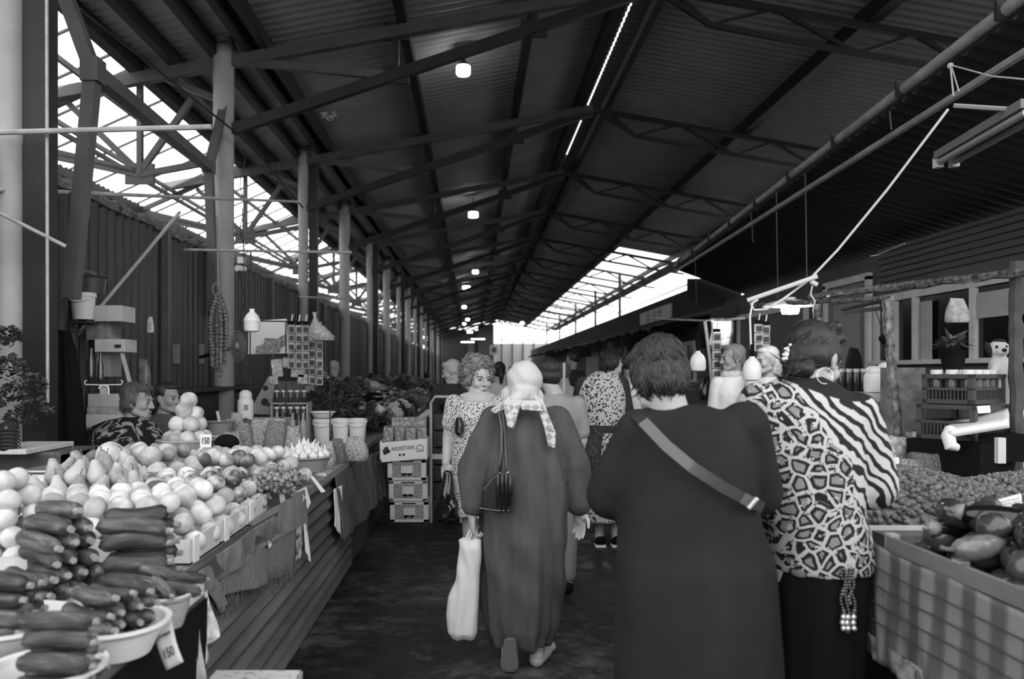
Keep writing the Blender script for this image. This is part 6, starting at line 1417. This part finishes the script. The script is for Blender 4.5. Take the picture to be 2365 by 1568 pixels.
link('headscarf', fuse(mb, .006, 4, .5, lambda co, no: .0022*np.sin(60*co[:, 2]+45*co[:, 0]+2*np.sin(30*co[:, 0]))), M_scarf, r1)
flat('scarf_tail', [(1160, 926, 3.97), (1206, 922, 3.97), (1186, 990, 3.93), (1172, 985, 3.93)], M_scarf, r1, wave_=.012)
flat('scarf_tail', [(1192, 925, 3.98), (1246, 925, 3.97), (1258, 950, 3.95), (1205, 946, 3.95)], M_scarf, r1, wave_=.01)
flat('scarf_tail', [(1232, 915, 4.0), (1252, 920, 4.0), (1283, 1000, 3.95), (1256, 985, 3.95)], M_scarf, r1, wave_=.01)
flat('scarf_tail', [(1256, 982, 3.95), (1283, 998, 3.95), (1282, 1035, 3.94), (1266, 1030, 3.94)], M_scarf, r1, wave_=.01)
flat('scarf_tail', [(1176, 916, 3.98), (1186, 935, 3.97), (1146, 956, 3.99), (1132, 948, 4.0)], M_scarf, r1, wave_=.006)
# shoes
mb = MB(); mb.M = O1
sole = [S(x, y, 3.96+(y-1460)*.0004, A1) for x, y in ((1178, 1478), (1178, 1515), (1178, 1550))]
MBs = MB(); MBs.M = O1
MBs.cap(sole[0]+V((0, .034, .0)), sole[1]+V((0, .036, 0)), .042, .043).cap(sole[1]+V((0, .036, 0)), sole[2]+V((0, .038, .02)), .043, .047); link('slipper', fuse(MBs, .006, 3), mat('pale_slipper', .42, .7), r1)
MBs = MB(); MBs.M = O1; 
MBs.loft([(.012, -.066, -.142, .026, .010), (.03, -.066, -.143, .042, .012), (.07, -.066, -.144, .044, .012), (.11, -.067, -.145, .036, .012), (.15, -.067, -.147, .036, .012), (.175, -.067, -.149, .030, .011), (.186, -.067, -.15, .016, .008)], 28); link('shoe_sole', fuse(MBs, .004, 2), mat('worn_sole', .11, .8), r1)
MBs = MB(); MBs.M = O1; MBs.cap((.075, -.03, .035), (.125, .10, .035), .040, .044).ell((.15, .17, .03), (.045, .06, .03), (0, 0, -.35)).ell((.074, -.04, .06), (.035, .03, .03)); link('slipper', fuse(MBs, .006, 3), MATS['pale_slipper'], r1)
# tote and handbag
r = thing('tote_bag', 'long white cloth tote hanging from the headscarf woman\'s left hand', 'bag', P(1070, 1478, 4.0))
T = lambda px, py: P(px, py, 4.02)
prof = [(1474, 1050, 1090), (1476, 1042, 1098), (1460, 1034, 1104), (1420, 1032, 1106), (1380, 1036, 1108), (1340, 1050, 1110), (1300, 1058, 1111), (1262, 1059, 1112), (1244, 1057, 1115)]
rg = []
for y, a, b in prof: p = T((a+b)/2, y); rg.append((p.z, p.x, p.y, (b-a)/2/F*4.02, .055 if 1250 < y < 1470 else .03))
M_tote = mat('white_tote_cloth', .60, .9, .15, var=.06, scale=6, bump=.2, bscale=22)
link('bag_body', fuse(MB().loft(rg, 32, 2.6), .008, 4, .5, lambda co, no: .004*np.sin(24*co[:, 0]*4+7*co[:, 2]+2*np.sin(11*co[:, 2]))), M_tote, r)
MB().tube([T(1075, 1250), T(1084, 1228), T(1092, 1216), T(1097, 1226), T(1099, 1250)], .007, 8).build('handle', M_tote, r, smooth=True); MB().tube([T(1082, 1250), T(1090, 1230), T(1093, 1212), T(1101, 1228), T(1104, 1248)], .006, 8).build('handle', M_tote, r, smooth=True)
M_lea = mat('black_leather', .012, .18, .6, var=.3, scale=20)
r = thing('handbag', 'black leather handbag with pleated side under the headscarf woman\'s arm', 'handbag', P(1150, 1180, 3.86))
def slab(px, Y, th, m, name):
    n = len(px); q = [P(x, y, Y) for x, y in px]; q2 = [p+V((0, th, 0)) for p in q]
    return MB().add(q+q2, [tuple(range(n)), tuple(range(2*n-1, n-1, -1))]+[(i, i+n, (i+1) % n+n, (i+1) % n) for i in range(n)]).build(name, m, r, bevel=.006)
slab([(1112, 1172), (1116, 1130), (1135, 1105), (1152, 1092), (1170, 1092), (1184, 1110), (1183, 1150), (1170, 1182), (1150, 1178)], 3.86, .05, M_lea, 'bag_body')
for i, (a, b, c, d_) in enumerate(((1150, 1098, 1148, 1172), (1160, 1096, 1158, 1178), (1169, 1094, 1168, 1182), (1178, 1100, 1177, 1168))): MB().tube([P(a, b, 3.85), P((a+c)/2+2, (b+d_)/2, 3.835), P(c, d_, 3.85)], [.006, .011, .006], 8).build('gusset_pleat', M_lea, r, smooth=True)
MB().tube([P(1108, 1174, 3.87), P(1150, 1180, 3.85), P(1175, 1180, 3.86)], .007, 6).build('base_edge', M_lea, r, smooth=True)
for a in (1155, 1172): MB().ell(P(a, 1091, 3.86), .008).build('ring', mat('bright_ring', .6, .25, .5, metal=.8), r)
MB().tube([P(1154, 1090, 3.86), P(1158, 1040, 3.86), P(1158, 990, 3.9), P(1153, 955, 3.94), P(1152, 945, 4.05)], .009, 8).build('strap', M_lea, r, smooth=True); MB().tube([P(1171, 1090, 3.86), P(1167, 1040, 3.87), P(1163, 990, 3.91), P(1160, 955, 3.95), P(1160, 945, 4.05)], .008, 8).build('strap', M_lea, r, smooth=True)
# ---------------------------------------------------------------- woman in dark dress
Y2 = 2.4; A2 = V((.647, Y2, 0)); q = 766.
M_jer = mat('dark_jersey', .021, .95, .1, var=.18, scale=5, bump=.12, bscale=160)
rings = [(.04, .03, 0, .27, .22), (.4, .028, 0, .262, .215), (.58, .026, 0, .252, .21), (.78, .022, 0, .246, .205), (.93, .016, 0, .236, .2), (1.05, .0, 0, .214, .18), (1.15, -.004, 0, .204, .165), (1.24, -.003, .0, .206, .15), (1.31, .002, .005, .198, .13), (1.355, .004, .012, .17, .108), (1.385, -.005, .02, .125, .09), (1.402, -.03, .03, .078, .068)]
hd = dict(d=(.4, .9, .05), n=(0, 0, -1), side=1, curl=.5)
arms2 = [([(-.145, .0, 1.315), (-.224, .06, 1.12), (-.12, .30, 1.10)], [.06, .052, .032], dict(d=(.5, .85, .05), n=(.2, 0, -1), side=-1, curl=.5), [.078, .078, .064], 1.6), ([(.165, .0, 1.335), (.225, .06, 1.135), (.10, .30, 1.12)], [.06, .052, .032], dict(d=(-.5, .85, .05), n=(-.2, 0, -1), side=1, curl=.5), [.08, .082, .066], 1.6)]
lg = [dict(pts=[(x, .0, .85), (x, .02, .46), (x, -.02, .085)], r=[.1, .07, .042], fwd=(0, 1, 0)) for x in (-.07, .12)]
r2, O2, MH2 = person('stout woman in plain dark dress with bag strap across her back', A2, ((-.078, .05, 1.487), .12, -.42, -.06), rings, arms2, lg, M_skin, M_jer, 'short', M_hdark, (21, .0045, 5), (.0055, .009), neck=(-.05, .015, 1.36), hs=1.0, hairamp=.003, nlock=1000, lk=dict(L=.055, r=.0036, lift=.007, sweep=(.15, -.2, -1)))
st = [P(1468, 960, 2.36), P(1484, 972, 2.27), P(1540, 1030, 2.205), P(1600, 1080, 2.19), P(1670, 1125, 2.195), P(1735, 1160, 2.215), P(1762, 1172, 2.29)]
mb = MB(); w_ = .016
for a, b in ((0, 0),):
    vs = []
    for i, p in enumerate(st):
        d = (st[min(i+1, 6)]-st[max(i-1, 0)]).normalized(); u = d.cross(V((0, 1, 0))).normalized(); o = V((0, -.002, 0)); vs += [p+u*w_+o, p-u*w_+o, p-u*w_+V((0, .006, 0)), p+u*w_+V((0, .006, 0))]
    mb.add(vs, [(4*i+a, 4*i+(a+1) % 4, 4*i+4+(a+1) % 4, 4*i+4+a) for i in range(6) for a in range(4)])
r = thing('shoulder_bag', 'shiny dark bag strap slung across the dark dress', 'bag', P(1740, 1165, 2.2)); mb.build('strap', mat('shiny_strap', .05, .15, .7), r, smooth=True); MB().box(P(1737, 1162, 2.205), (.012, .02, .04), (0, .7, 0)).build('buckle', MATS['bright_ring'], r, bevel=.003)
mb = MB().loft([(.93, .80, 2.70, .04, .10), (.95, .80, 2.70, .05, .12), (1.1, .79, 2.70, .045, .115), (1.14, .78, 2.69, .03, .10)], 20, 3); mb.build('bag_body', M_lea, r, smooth=True)
# ---------------------------------------------------------------- woman in leopard print top
Y3 = 2.66; A3 = V((1.128, Y3, 0))
t = NT('animal_print'); cw = t.coord(1); dst = t.n('ShaderNodeVectorMath', _operation='ADD', i0=cw); nv = t.n('ShaderNodeTexNoise', Vector=cw, Scale=11.0, Detail=2.0); sc_ = t.n('ShaderNodeVectorMath', _operation='SCALE', i0=nv.outputs['Color'], Scale=.045); t.l(sc_.outputs[0], dst.inputs[1])
flt = t.n('ShaderNodeVectorMath', _operation='MULTIPLY', i0=dst.outputs[0], i1=(1, .12, 1)).outputs[0]
vo = t.vor(flt, 21, 'DISTANCE_TO_EDGE', 1.0).outputs['Distance']
ring = t.ramp(vo, [(.0, .46), (.07, .46), (.10, .012), (.23, .012), (.29, .22)]); brk = t.noise(cw, 42, 2); spot = t.mix(t.math('GREATER_THAN', brk, .6), ring, .46)
sm_ = t.vor(flt, 52, 'F1', 1).outputs['Distance']; spot = t.mix(t.math('MULTIPLY', t.math('LESS_THAN', sm_, .24), t.math('LESS_THAN', vo, .05)), spot, .05)
zeb = t.ramp(t.wave(t.coord(1, rot=(0, .75, 0)), 8.5, 9, 2.5, 'BANDS', 'X'), [(.38, .012), (.48, .46)])
X_, Y_, Z_ = t.xyz(cw); msk = t.math('SUBTRACT', t.math('MULTIPLY', t.math('SUBTRACT', X_, 1.10), 1.0), t.math('MULTIPLY', t.math('SUBTRACT', 1.30, Z_), .45)); msk = t.math('ADD', msk, t.math('MULTIPLY', t.math('SUBTRACT', t.noise(cw, 7, 2), .5), .18))
pat = t.mix(t.math('GREATER_THAN', msk, .03), spot, zeb)
dx = t.math('MULTIPLY', t.math('SUBTRACT', X_, 1.10), .82); dz = t.math('SUBTRACT', Z_, t.math('ADD', 1.545, t.math('MULTIPLY', t.math('SUBTRACT', X_, 1.1), -.42))); dd = t.math('SQRT', t.math('ADD', t.math('MULTIPLY', dx, dx), t.math('MULTIPLY', t.math('MULTIPLY', dz, dz), 3.2)))
t.base(t.mix(t.math('LESS_THAN', dd, .185), pat, .012)); t.bump(t.noise(cw, 60, 2), .1, .004); M_leo = t.fin(.8, .25)
rings = [(.845, .035, 0, .168, .150), (.865, .035, 0, .170, .152), (.95, .022, 0, .168, .150), (1.03, .0, 0, .170, .145), (1.12, -.005, 0, .182, .145), (1.24, -.008, 0, .195, .14), (1.34, -.01, .005, .195, .125), (1.41, -.015, .012, .175, .105), (1.455, -.022, .02, .125, .085), (1.485, -.025, .03, .072, .062)]
arms3 = [([(-.175, .0, 1.395), (-.225, .05, 1.14), (-.10, .28, 1.06)], [.055, .05, .03], dict(d=(.5, .85, -.1), n=(.2, 0, -1), side=-1, curl=.5), [.075, .08, .066], 1.7), ([(.15, .0, 1.36), (.198, .0, 1.13), (.12, .26, 1.05)], [.055, .05, .03], dict(d=(-.4, .9, -.1), n=(-.2, 0, -1), side=1, curl=.5), [.078, .086, .066], 1.6)]
r3, O3, MH3 = person('dark haired woman in leopard and zebra print blouse leaning over the stall', A3, ((.035, .06, 1.548), -.95, -.42, -.05), rings, arms3, [dict(pts=[(x, .0, .85), (x, .02, .46), (x, -.02, .085)], r=[.085, .06, .042], fwd=(.3, 1, 0)) for x in (-.05, .10)], M_skin, M_leo, 'bun', M_hblack, (31, .006, 6), (.0055, .009), neck=(-.03, .02, 1.42), kind='blouse', hairamp=.0022, hs=1.02, face=True, nlock=220, lk=dict(L=.08, sweep=(-1, -.3, -.45), r=.0028, lift=.001, jit=.15))
mb = MB(); mb.M = O3; mb.loft([(.03, .03, .0, .125, .12), (.3, .03, 0, .13, .13), (.6, .025, 0, .142, .14), (.8, .028, 0, .155, .145), (.90, .03, 0, .150, .138)], 36); link('trousers', fuse(mb, .01, 4, .5, cloth_fold(5, .004, 6)), M_black, r3)
mb = MB(); ce = P(1906, 868, 2.60); mb.tube([ce+V((.026*math.cos(i*PI/12), .004, .026*math.sin(i*PI/12))) for i in range(-2, 20)], .0015, 6); mb.build('hoop_earring', mat('bright_silver', .75, .2, .5, metal=.7), r3, smooth=True)
mb = MB(); rn = random.Random(3)
for i in range(26): u = rn.random(); mb.ell(P(1822-12*u+rn.uniform(-5, 5), 795+38*u, 2.592-.012*u+rn.uniform(-.004, .004)), rn.uniform(.003, .0055), None, 7, 5)
mb.build('hair_clip', MATS['bright_silver'], r3, smooth=True)
r = thing('beaded_tassel', 'glittering beaded tassels hanging below the leopard print blouse', 'tassel', P(1955, 1465, 2.5))
for k, (x0, x1, y1) in enumerate(((1950, 1944, 1440), (1958, 1958, 1465), (1966, 1972, 1440), (1946, 1952, 1380), (1970, 1964, 1400))):
    mb = MB(); n = int((y1-1315)/7)
    for i in range(n): u = i/n; mb.ell(P(x0+(x1-x0)*u+5*math.sin(9*u+k), 1315+(y1-1315)*u, 2.5), .0055 if u < .72 else .0085, None, 8, 6)
    mb.build('bead_string', mat('dark_shiny_beads', .05, .12, .8), r, smooth=True)
for k in range(9): MB().ell(P(1944+14*(k % 3)+rn.uniform(-4, 4), 1425+13*(k//3), 2.49), .009).build('bright_bead', MATS['bright_silver'], r, smooth=True)
# ---------------------------------------------------------------- curly haired woman facing the camera
Y4 = 5.3; A4 = V((.003, Y4, 0))
def print_mat(name, sc, lo, hi, th, detail=1.5, spark=False):
    t = NT(name); cw = t.coord(1); n1 = t.vor(cw, sc, 'F1', 1).outputs['Distance']; n2 = t.noise(cw, sc*.8, detail, .6)
    v = t.math('ADD', t.math('MULTIPLY', n1, .6), t.math('MULTIPLY', n2, .6)); t.base(t.ramp(v, [(th-.02, lo), (th+.02, hi)])); MATS[name] = t.fin(.85, .2); return t.m
M_flo = print_mat('small_flower_print', 105, .03, .55, .545)
rings = [(.55, .03, 0, .165, .155), (.62, .03, 0, .17, .16), (.8, .022, 0, .178, .165), (1.0, .012, 0, .165, .15), (1.09, .012, -.005, .155, .14), (1.2, .015, -.01, .178, .15), (1.28, .018, -.005, .175, .13), (1.325, .02, 0, .15, .10), (1.345, .022, .0, .115, .075)]
arms4 = [([(-.135, 0, 1.295), (-.168, .01, 1.075), tuple(S(1030, 1068, 5.25, A4))], [.05, .043, .028], dict(d=(0, -.05, -1), n=(.3, .9, 0), side=1, curl=.95, thumb=.5), [.062, .064], .62), ([(.17, 0, 1.295), (.215, 0, 1.08), (.15, -.17, 1.0)], [.05, .043, .028], dict(d=(-.7, -.5, 0), n=(0, .2, -1), side=1, curl=.6), [.062, .064], .62)]
r4, O4, MH4 = person('curly haired woman in small print dress walking towards the camera with black bag', A4, ((.026, -.02, 1.462), PI+.50, -.10, 0), rings, arms4, [dict(pts=[(x, 0, .8), (x, -.01, .45), (x, .02, .085)], r=[.08, .058, .036], fwd=(0, -1, 0)) for x in (-.02, .12)], M_skin, M_flo, 'curly', M_hgrey, (41, .004, 6), (.0055, .009), face=True, neck=(.02, .0, 1.32), hs=1.02, torso=.97, hairamp=.005, extra=[((.022, -.062, 1.315), (.105, .058, .058)), ((.022, -.05, 1.345), (.12, .04, .03))], nlock=700, lk=dict(L=.04, sweep=(0, .6, -.6), r=.005, lift=.03))
MB().ell(O4 @ MH4 @ V((.081, .006, -.062)), .0065).build('earring', MATS['bright_silver'], r4, smooth=True)
mb = MB(); mb.M = O4
for x in (-.02, .12): mb.cap((x, .02, .035), (x, -.13, .03), .043, .038)
link('shoes', fuse(mb, .008, 3), M_black, r4)
r = thing('black_carrier_bag', 'shiny black plastic bag in the curly haired woman\'s hand', 'bag', P(1032, 1200, 5.22))
rg = [(P(0, y, 5.22).z, P((a+b)/2, 0, 5.22).x, 5.22, (b-a)/2/F*5.22, d_) for y, a, b, d_ in ((1203, 1012, 1052, .05), (1195, 1004, 1060, .07), (1165, 1005, 1058, .075), (1135, 1012, 1052, .06), (1110, 1020, 1046, .035), (1088, 1025, 1041, .018))]
link('bag_body', fuse(MB().loft(rg, 28), .008, 3, .5, lambda co, no: .006*np.sin(50*co[:, 0]+9*np.sin(6*co[:, 2]))+.003*np.sin(31*co[:, 2]+40*co[:, 0])), mat('black_film', .008, .12, .7), r)
r = thing('dark_handbag', 'small dark handbag tucked at the curly haired woman\'s waist', 'handbag', P(1072, 1000, 5.2)); mb = MB().loft([(P(0, 1006, 5.15).z, P(1060, 0, 5.15).x, 5.2, .02, .06), (P(0, 998, 5.15).z, P(1061, 0, 5.15).x, 5.2, .036, .085), (P(0, 978, 5.15).z, P(1061, 0, 5.15).x, 5.2, .034, .08), (P(0, 964, 5.15).z, P(1060, 0, 5.15).x, 5.2, .018, .06)], 18); mb.build('bag_body', M_lea, r, smooth=True)
# ---------------------------------------------------------------- more shoppers
def simple(label, px, Y, top, width, cloth_m, hairst, hm, yaw=0.0, pitch=0.0, skin=None, sleeve=.9, hoff=0, len_=.05, seed=1, arm=None, legs=True, trousers=None, group=None, vox=(.009, .014), lean=(0, 0), face=False, depth=.75, hs=1.0):
    """standing figure: top = pixel row of the crown, width = half width of the torso in metres"""
    at = V(((px-VX)/F*Y, Y, 0)); H = EYE-(top-VY)/F*Y; k = H/1.6; w = width
    sh = 1.30*k; lx, ly = lean
    rings = [(len_, 0, 0, w*.95, w*.85), (max(.6*k, len_+.06), 0, 0, w*1.05, w*.9), (.92*k, 0, 0, w*1.0, w*.85), (1.06*k, lx*.3, ly*.3, w*.92, w*.75), (1.2*k, lx*.7, ly*.7, w*1.02, w*.75), (1.28*k, lx*.9, ly*.9, w*.98, w*.62), (1.325*k, lx, ly, w*.72, w*.5), (1.36*k, lx, ly, w*.36, w*.34)]
    if trousers: rings = [(.86*k, 0, 0, w*.98, w*.8)]+rings[2:]
    arm = arm or [(-1, (-.03, .0, -.24), (.02, .06, -.46)), (1, (.03, .0, -.24), (-.02, .06, -.46))]
    arms = []
    for sd, e, wr in arm:
        s0 = V((sd*w*.80+lx, ly, sh-.02)); el = s0+V((e[0], e[1], e[2]*k)); wp = s0+V((wr[0], wr[1], wr[2]*k)); dd = (wp-el).normalized()
        arms.append(([s0, el, wp], [.05, .042, .028], dict(d=dd, n=V((-sd, .3, 0)) if abs(dd.z) > .5 else V((0, 0, -1)), side=sd, curl=.5), .068, sleeve))
    lg = [dict(pts=[(x, 0, .82*k), (x, .0, .45*k), (x, 0, .085)], r=[.085, .06, .038], fwd=(-math.sin(yaw), math.cos(yaw), 0)) for x in (-w*.42, w*.42)] if legs else None
    r, O, M = person(label, at, ((hoff+lx, .02*math.cos(yaw)+ly, H-.115*hs), yaw, pitch, 0), rings, arms, lg, skin or M_skin, cloth_m, hairst, hm, (seed, .006, 7), vox, face=face, group=group, hs=hs, kind='shirt' if trousers else 'dress', hairamp=.003)
    if trousers:
        mb = MB(); mb.M = O; mb.loft([(.78*k, 0, 0, w*.9, w*.72), (.92*k, 0, 0, w*.92, w*.74)], 24)
        for x in (-w*.42, w*.42): mb.chain([(x, 0, .82*k), (x, 0, .45*k), (x, 0, .12)], [.10, .08, .065])
        link('trousers', fuse(mb, .014, 4), trousers, r)
    mb = MB(); mb.M = O
    for x in (-w*.42, w*.42): mb.cap((x, -.03*math.cos(yaw), .04), V((x, 0, .035))+V((-math.sin(yaw), math.cos(yaw), 0))*.16, .045, .04)
    if legs: link('shoes', fuse(mb, .012, 3), M_black, r)
    return r, O, M
M_tee = mat('grey_tee', .26, .9, .15, var=.15, scale=8); M_pants = mat('mid_trousers', .16, .9, .15, var=.15, scale=6)
simple('dark haired person in grey short sleeved shirt behind the headscarf woman', 1283, 5.45, 827, .185, M_tee, 'crop', M_hblack, .15, -.1, M_skin, .75, -.045, seed=51, trousers=mat('pale_trousers', .22, .9), vox=(.007, .010))
M_pais = print_mat('curled_black_white_print', 46, .015, .5, .535, 3)
Y6 = 6.9; A6 = V((1.117, Y6, 0))
rings = [(.22, -.01, 0, .20, .17), (.5, -.005, 0, .205, .18), (.85, 0, 0, .20, .175), (1.02, 0, 0, .178, .155), (1.15, .0, 0, .2, .16), (1.32, -.01, 0, .215, .15), (1.42, -.005, .0, .19, .125), (1.48, .01, .01, .12, .09), (1.515, .03, .02, .068, .06)]
r6, O6, MH6 = person('short haired shopper in curled black and white print dress with dark sleeves', A6, ((.082, .02, 1.575), -1.15, -.35, 0), rings, [([(-.17, 0, 1.40), (-.215, .03, 1.16), (-.12, .22, 1.08)], [.05, .044, .028], dict(d=(.5, .8, 0), n=(0, 0, -1), side=-1, curl=.5), .07, 1.8), ([(.16, 0, 1.40), (.205, .02, 1.15), (.22, .20, 1.06)], [.05, .044, .028], dict(d=(.2, .9, 0), n=(0, 0, -1), side=1, curl=.5), .072, 1.8)], [dict(pts=[(x, 0, .8), (x, .0, .45), (x, .0, .09)], r=[.08, .06, .038], fwd=(.2, 1, 0)) for x in (-.03, .11)], M_skin, M_pais, 'short', M_hblack, (61, .006, 6), (.007, .010), sleeve_m=mat('dark_speckled_sleeve', .035, .9, .2, var=.8, scale=90), hs=1.0, face=True, nlock=500, lk=dict(L=.07, r=.005, lift=.012))
mb = MB(); mb.M = O6; mb.loft([(.985, 0, 0, .188, .165), (1.0, 0, 0, .192, .168), (1.03, 0, 0, .19, .166), (1.05, 0, 0, .185, .16)], 36); mb.build('belt', mat('dark_belt', .03, .8), r6, smooth=True)
mb = MB(); mb.M = O6; mb.chain([(-.08, -.165, 1.0), (-.13, -.19, .82), (-.10, -.18, .62), (-.06, -.18, .5)], [.05, .075, .06, .03]); link('tied_jacket', fuse(mb, .012, 3, .5, cloth_fold(6, .012, 8)), mat('dark_print_jacket', .05, .9, .2, var=.9, scale=40), r6)
mb = MB(); mb.M = O6
for x in (-.03, .11): mb.cap((x, -.05, .045), (x+.03, .12, .04), .047, .042)
link('shoes', fuse(mb, .01, 3), M_black, r6)
MB().box((A6.x-.03, A6.y-.05, .012), (.09, .1, .024)).build('shoe_trim', MATS['white_paper'], r6, bevel=.006); MB().box((A6.x+.11, A6.y-.05, .012), (.09, .1, .024)).build('shoe_trim', MATS['white_paper'], r6, bevel=.006)
simple('person in white tee half hidden behind the dark dressed woman', 1462, 7.6, 812, .17, M_scarf if False else mat('white_tee', .7, .9, .15), 'crop', M_hblack, -.6, -.2, sleeve=.6, seed=71, trousers=M_pants, arm=[(-1, (-.03, .02, -.22), (.02, .10, -.42)), (1, (.05, .02, -.24), (.06, .12, -.46))])
simple('girl with black ponytail in pale top seen from behind', 1152, 9.6, 836, .16, mat('pale_top', .5, .9, .15), 'pony', M_hblack, .2, 0, sleeve=.6, seed=72, trousers=mat('dark_trousers', .03, .9))
simple('person in pale checked shirt beyond the grey shirt', 1306, 8.6, 838, .165, mat('pale_checked_shirt', .42, .9, .15, var=.35, scale=60), 'crop', M_hmid, .1, -.3, sleeve=.8, seed=73, trousers=M_pants, hoff=-.03)
simple('man in dark jacket standing sideways before the far shop doors', 1322, 12.6, 812, .17, mat('dark_jacket', .03, .9), 'crop', M_hblack, 1.2, -.2, M_skind, 1.8, seed=74, trousers=mat('dark_trousers', .03), arm=[(-1, (-.06, -.05, -.22), (-.18, -.12, -.3)), (1, (.03, -.08, -.24), (-.1, -.2, -.34))])
tag(MB().tube([V((P(1301, 885, 8.4).x, 8.4, 0)), P(1303, 838, 8.4)], .014, 8).build('white_pole', M_wp, smooth=True), 'short white pole standing up behind the checked shirt', 'pole')
rman = simple('white haired man in dark shirt bending over the hand cart', 1058, 8.55, 832, .17, mat('dark_navy_shirt', .03, .9, .15, var=.3, scale=8), 'crop', M_hlight, 1.45, -.35, M_skin, 1.0, seed=75, trousers=mat('dark_trousers', .03), lean=(-.07, -.03), arm=[(-1, (-.06, -.12, -.2), (-.22, -.28, -.3)), (1, (-.02, -.14, -.22), (-.2, -.3, -.32))], face=True, vox=(.007, .010))
# second row of heads far down the aisle
for i, (px, Y, top, w, m, hm, st, lab) in enumerate(((985, 21, 858, .17, mat('dark_jacket', .03), M_hblack, 'crop', 'dark headed figure far off between the greens and the columns'), (1075, 26, 842, .17, M_tee, M_hmid, 'crop', 'small grey figure far down the aisle beyond the curly haired woman'), (1222, 24, 838, .17, mat('pale_top', .5), M_hblack, 'long', 'small pale figure far down the aisle over the headscarf'), (1180, 33, 846, .17, mat('dark_jacket', .03), M_hdark, 'crop', 'tiny dark figure farthest down the aisle'), (1275, 18, 838, .18, M_pants, M_hblack, 'crop', 'distant dark haired figure beside the right hand counters'))):
    simple(lab, px, Y, top, w, m, st, hm, .5*i, 0, seed=80+i, trousers=M_pants, vox=(.016, .022))
# ---------------------------------------------------------------- vendors
t = NT('big_flower_black_cloth'); cw = t.coord(1); v1 = t.vor(cw, 5.5, 'F1', 1); n1 = t.wave(cw, 9, 7, 2, 'RINGS'); nn = t.noise(cw, 9, 3, .6, 1.2)
t.base(t.ramp(t.math('ADD', t.math('MULTIPLY', nn, .8), t.math('MULTIPLY', v1.outputs['Distance'], .35)), [(.52, .010), (.545, .30), (.58, .25), (.62, .012)])); M_bigf = t.fin(.85, .2)
A = V((-2.42, 5.5, 0))
rings = [(.3, 0, 0, .24, .2), (.75, 0, 0, .28, .23), (.95, -.01, 0, .295, .22), (1.05, -.01, 0, .28, .2), (1.12, .0, 0, .235, .17), (1.165, .04, .0, .16, .12), (1.195, .085, 0, .07, .065)]
person('vendor in black flowered dress seated in profile behind the pears', A, ((.10, 0, 1.305), -PI/2-.05, -.12, 0), rings, [([(-.18, -.02, 1.05), (-.2, -.08, .85), (-.05, -.15, .8)], [.055, .046, .03], dict(d=(.9, -.2, 0), n=(0, 0, -1), side=-1, curl=.5), .085, 1.3), ([(.19, .0, 1.05), (.22, -.02, .85), (.3, -.1, .85)], [.055, .046, .03], None, .085, 1.3)], None, M_skind, M_bigf, 'short', M_hmid, (91, .006, 6), (.0065, .011), face=True, neck=(.07, 0, 1.15), hs=1.05, nlock=500, lk=dict(L=.07, r=.004, lift=.01))
tag(MB().box((-2.42, 5.52, .15), (.36, .36, .295)).build('low_stool', M_dkwood, bevel=.01), 'low dark stool under the seated flowered vendor', 'stool')
A = V((-2.40, 6.05, 0))
person('second vendor with dark hair behind the flowered one', A, ((.07, 0, 1.31), -PI/2-.3, -.1, 0), [(.3, 0, 0, .2, .18), (.95, 0, 0, .21, .17), (1.08, .01, 0, .19, .14), (1.15, .03, 0, .11, .09), (1.19, .05, 0, .065, .06)], [([(-.16, 0, 1.06), (-.2, -.06, .85), (-.1, -.15, .8)], [.05, .045, .03], None, .075, 1.8), ([(.16, 0, 1.06), (.2, -.06, .85), (.24, -.12, .85)], [.05, .045, .03], None, .075, 1.8)], None, M_skind, mat('dim_dress', .09, .9, .15, var=.3, scale=10), 'long', M_hdark, (92, .006, 6), (.008, .012), face=True)
tag(MB().box((-2.40, 6.07, .15), (.32, .32, .295)).build('low_stool', M_dkwood, bevel=.01), 'low dark stool under the second vendor', 'stool')
simple('grey shirted vendor bending with his back turned beside the ribbed wall', 738, 12.0, 840, .19, M_tee, 'crop', M_hmid, .6, -.8, M_skind, .8, hoff=.03, seed=93, trousers=M_pants)
simple('bald vendor in pale shirt beyond the bending one', 772, 12.3, 832, .18, mat('pale_checked_shirt', .42), None, None, -.4, -.2, M_skin, .8, seed=94, trousers=M_pants)
M_band = mat('grey_headwrap', .2, .9, .15, var=.3, scale=20)
rv, Ov, Mv = simple('vendor in pale ruffled collar and grey headwrap in profile on the right', 1697, 7.1, 795, .19, mat('pale_blouse', .75, .9, .15, var=.12, scale=10), 'crop', M_band, PI/2+.1, -.1, M_skind, 1.6, -.02, seed=95, face=True, vox=(.007, .011), hs=1.05)
mb = MB(); mb.M = Ov
for i in range(16): a = i*2*PI/16; mb.ell((-.02+.075*math.cos(a), .06*math.sin(a), 1.47+.015*(i % 2)), .035, None, 9, 6)
link('ruffled_collar', fuse(mb, .009, 3), mat('pale_ruffle', .6, .9), rv)
simple('pale haired woman turned away behind the leopard print woman', 1778, 6.8, 800, .19, mat('pale_top', .5), 'long', M_hlight, PI/2+.3, -.15, M_skind, 1.0, -.03, seed=96, face=True)
# ================================================================= light
w = bpy.data.worlds.new('overcast_sky'); SC.world = w; w.use_nodes = True
bg = w.node_tree.nodes['Background']; bg.inputs[0].default_value = (1, 1, 1, 1); bg.inputs[1].default_value = 1.35
SC.view_settings.view_transform = 'Standard'; SC.view_settings.look = 'None'; SC.view_settings.gamma = 1; SC.view_settings.use_curve_mapping = False
SC.view_settings.exposure = 1.0
SC.cycles.max_bounces = 4; SC.cycles.diffuse_bounces = 3; SC.cycles.glossy_bounces = 2; SC.cycles.transparent_max_bounces = 6; SC.cycles.transmission_bounces = 3
SC.cycles.caustics_reflective = False; SC.cycles.caustics_refractive = False
SC.cycles.sample_clamp_indirect = 4
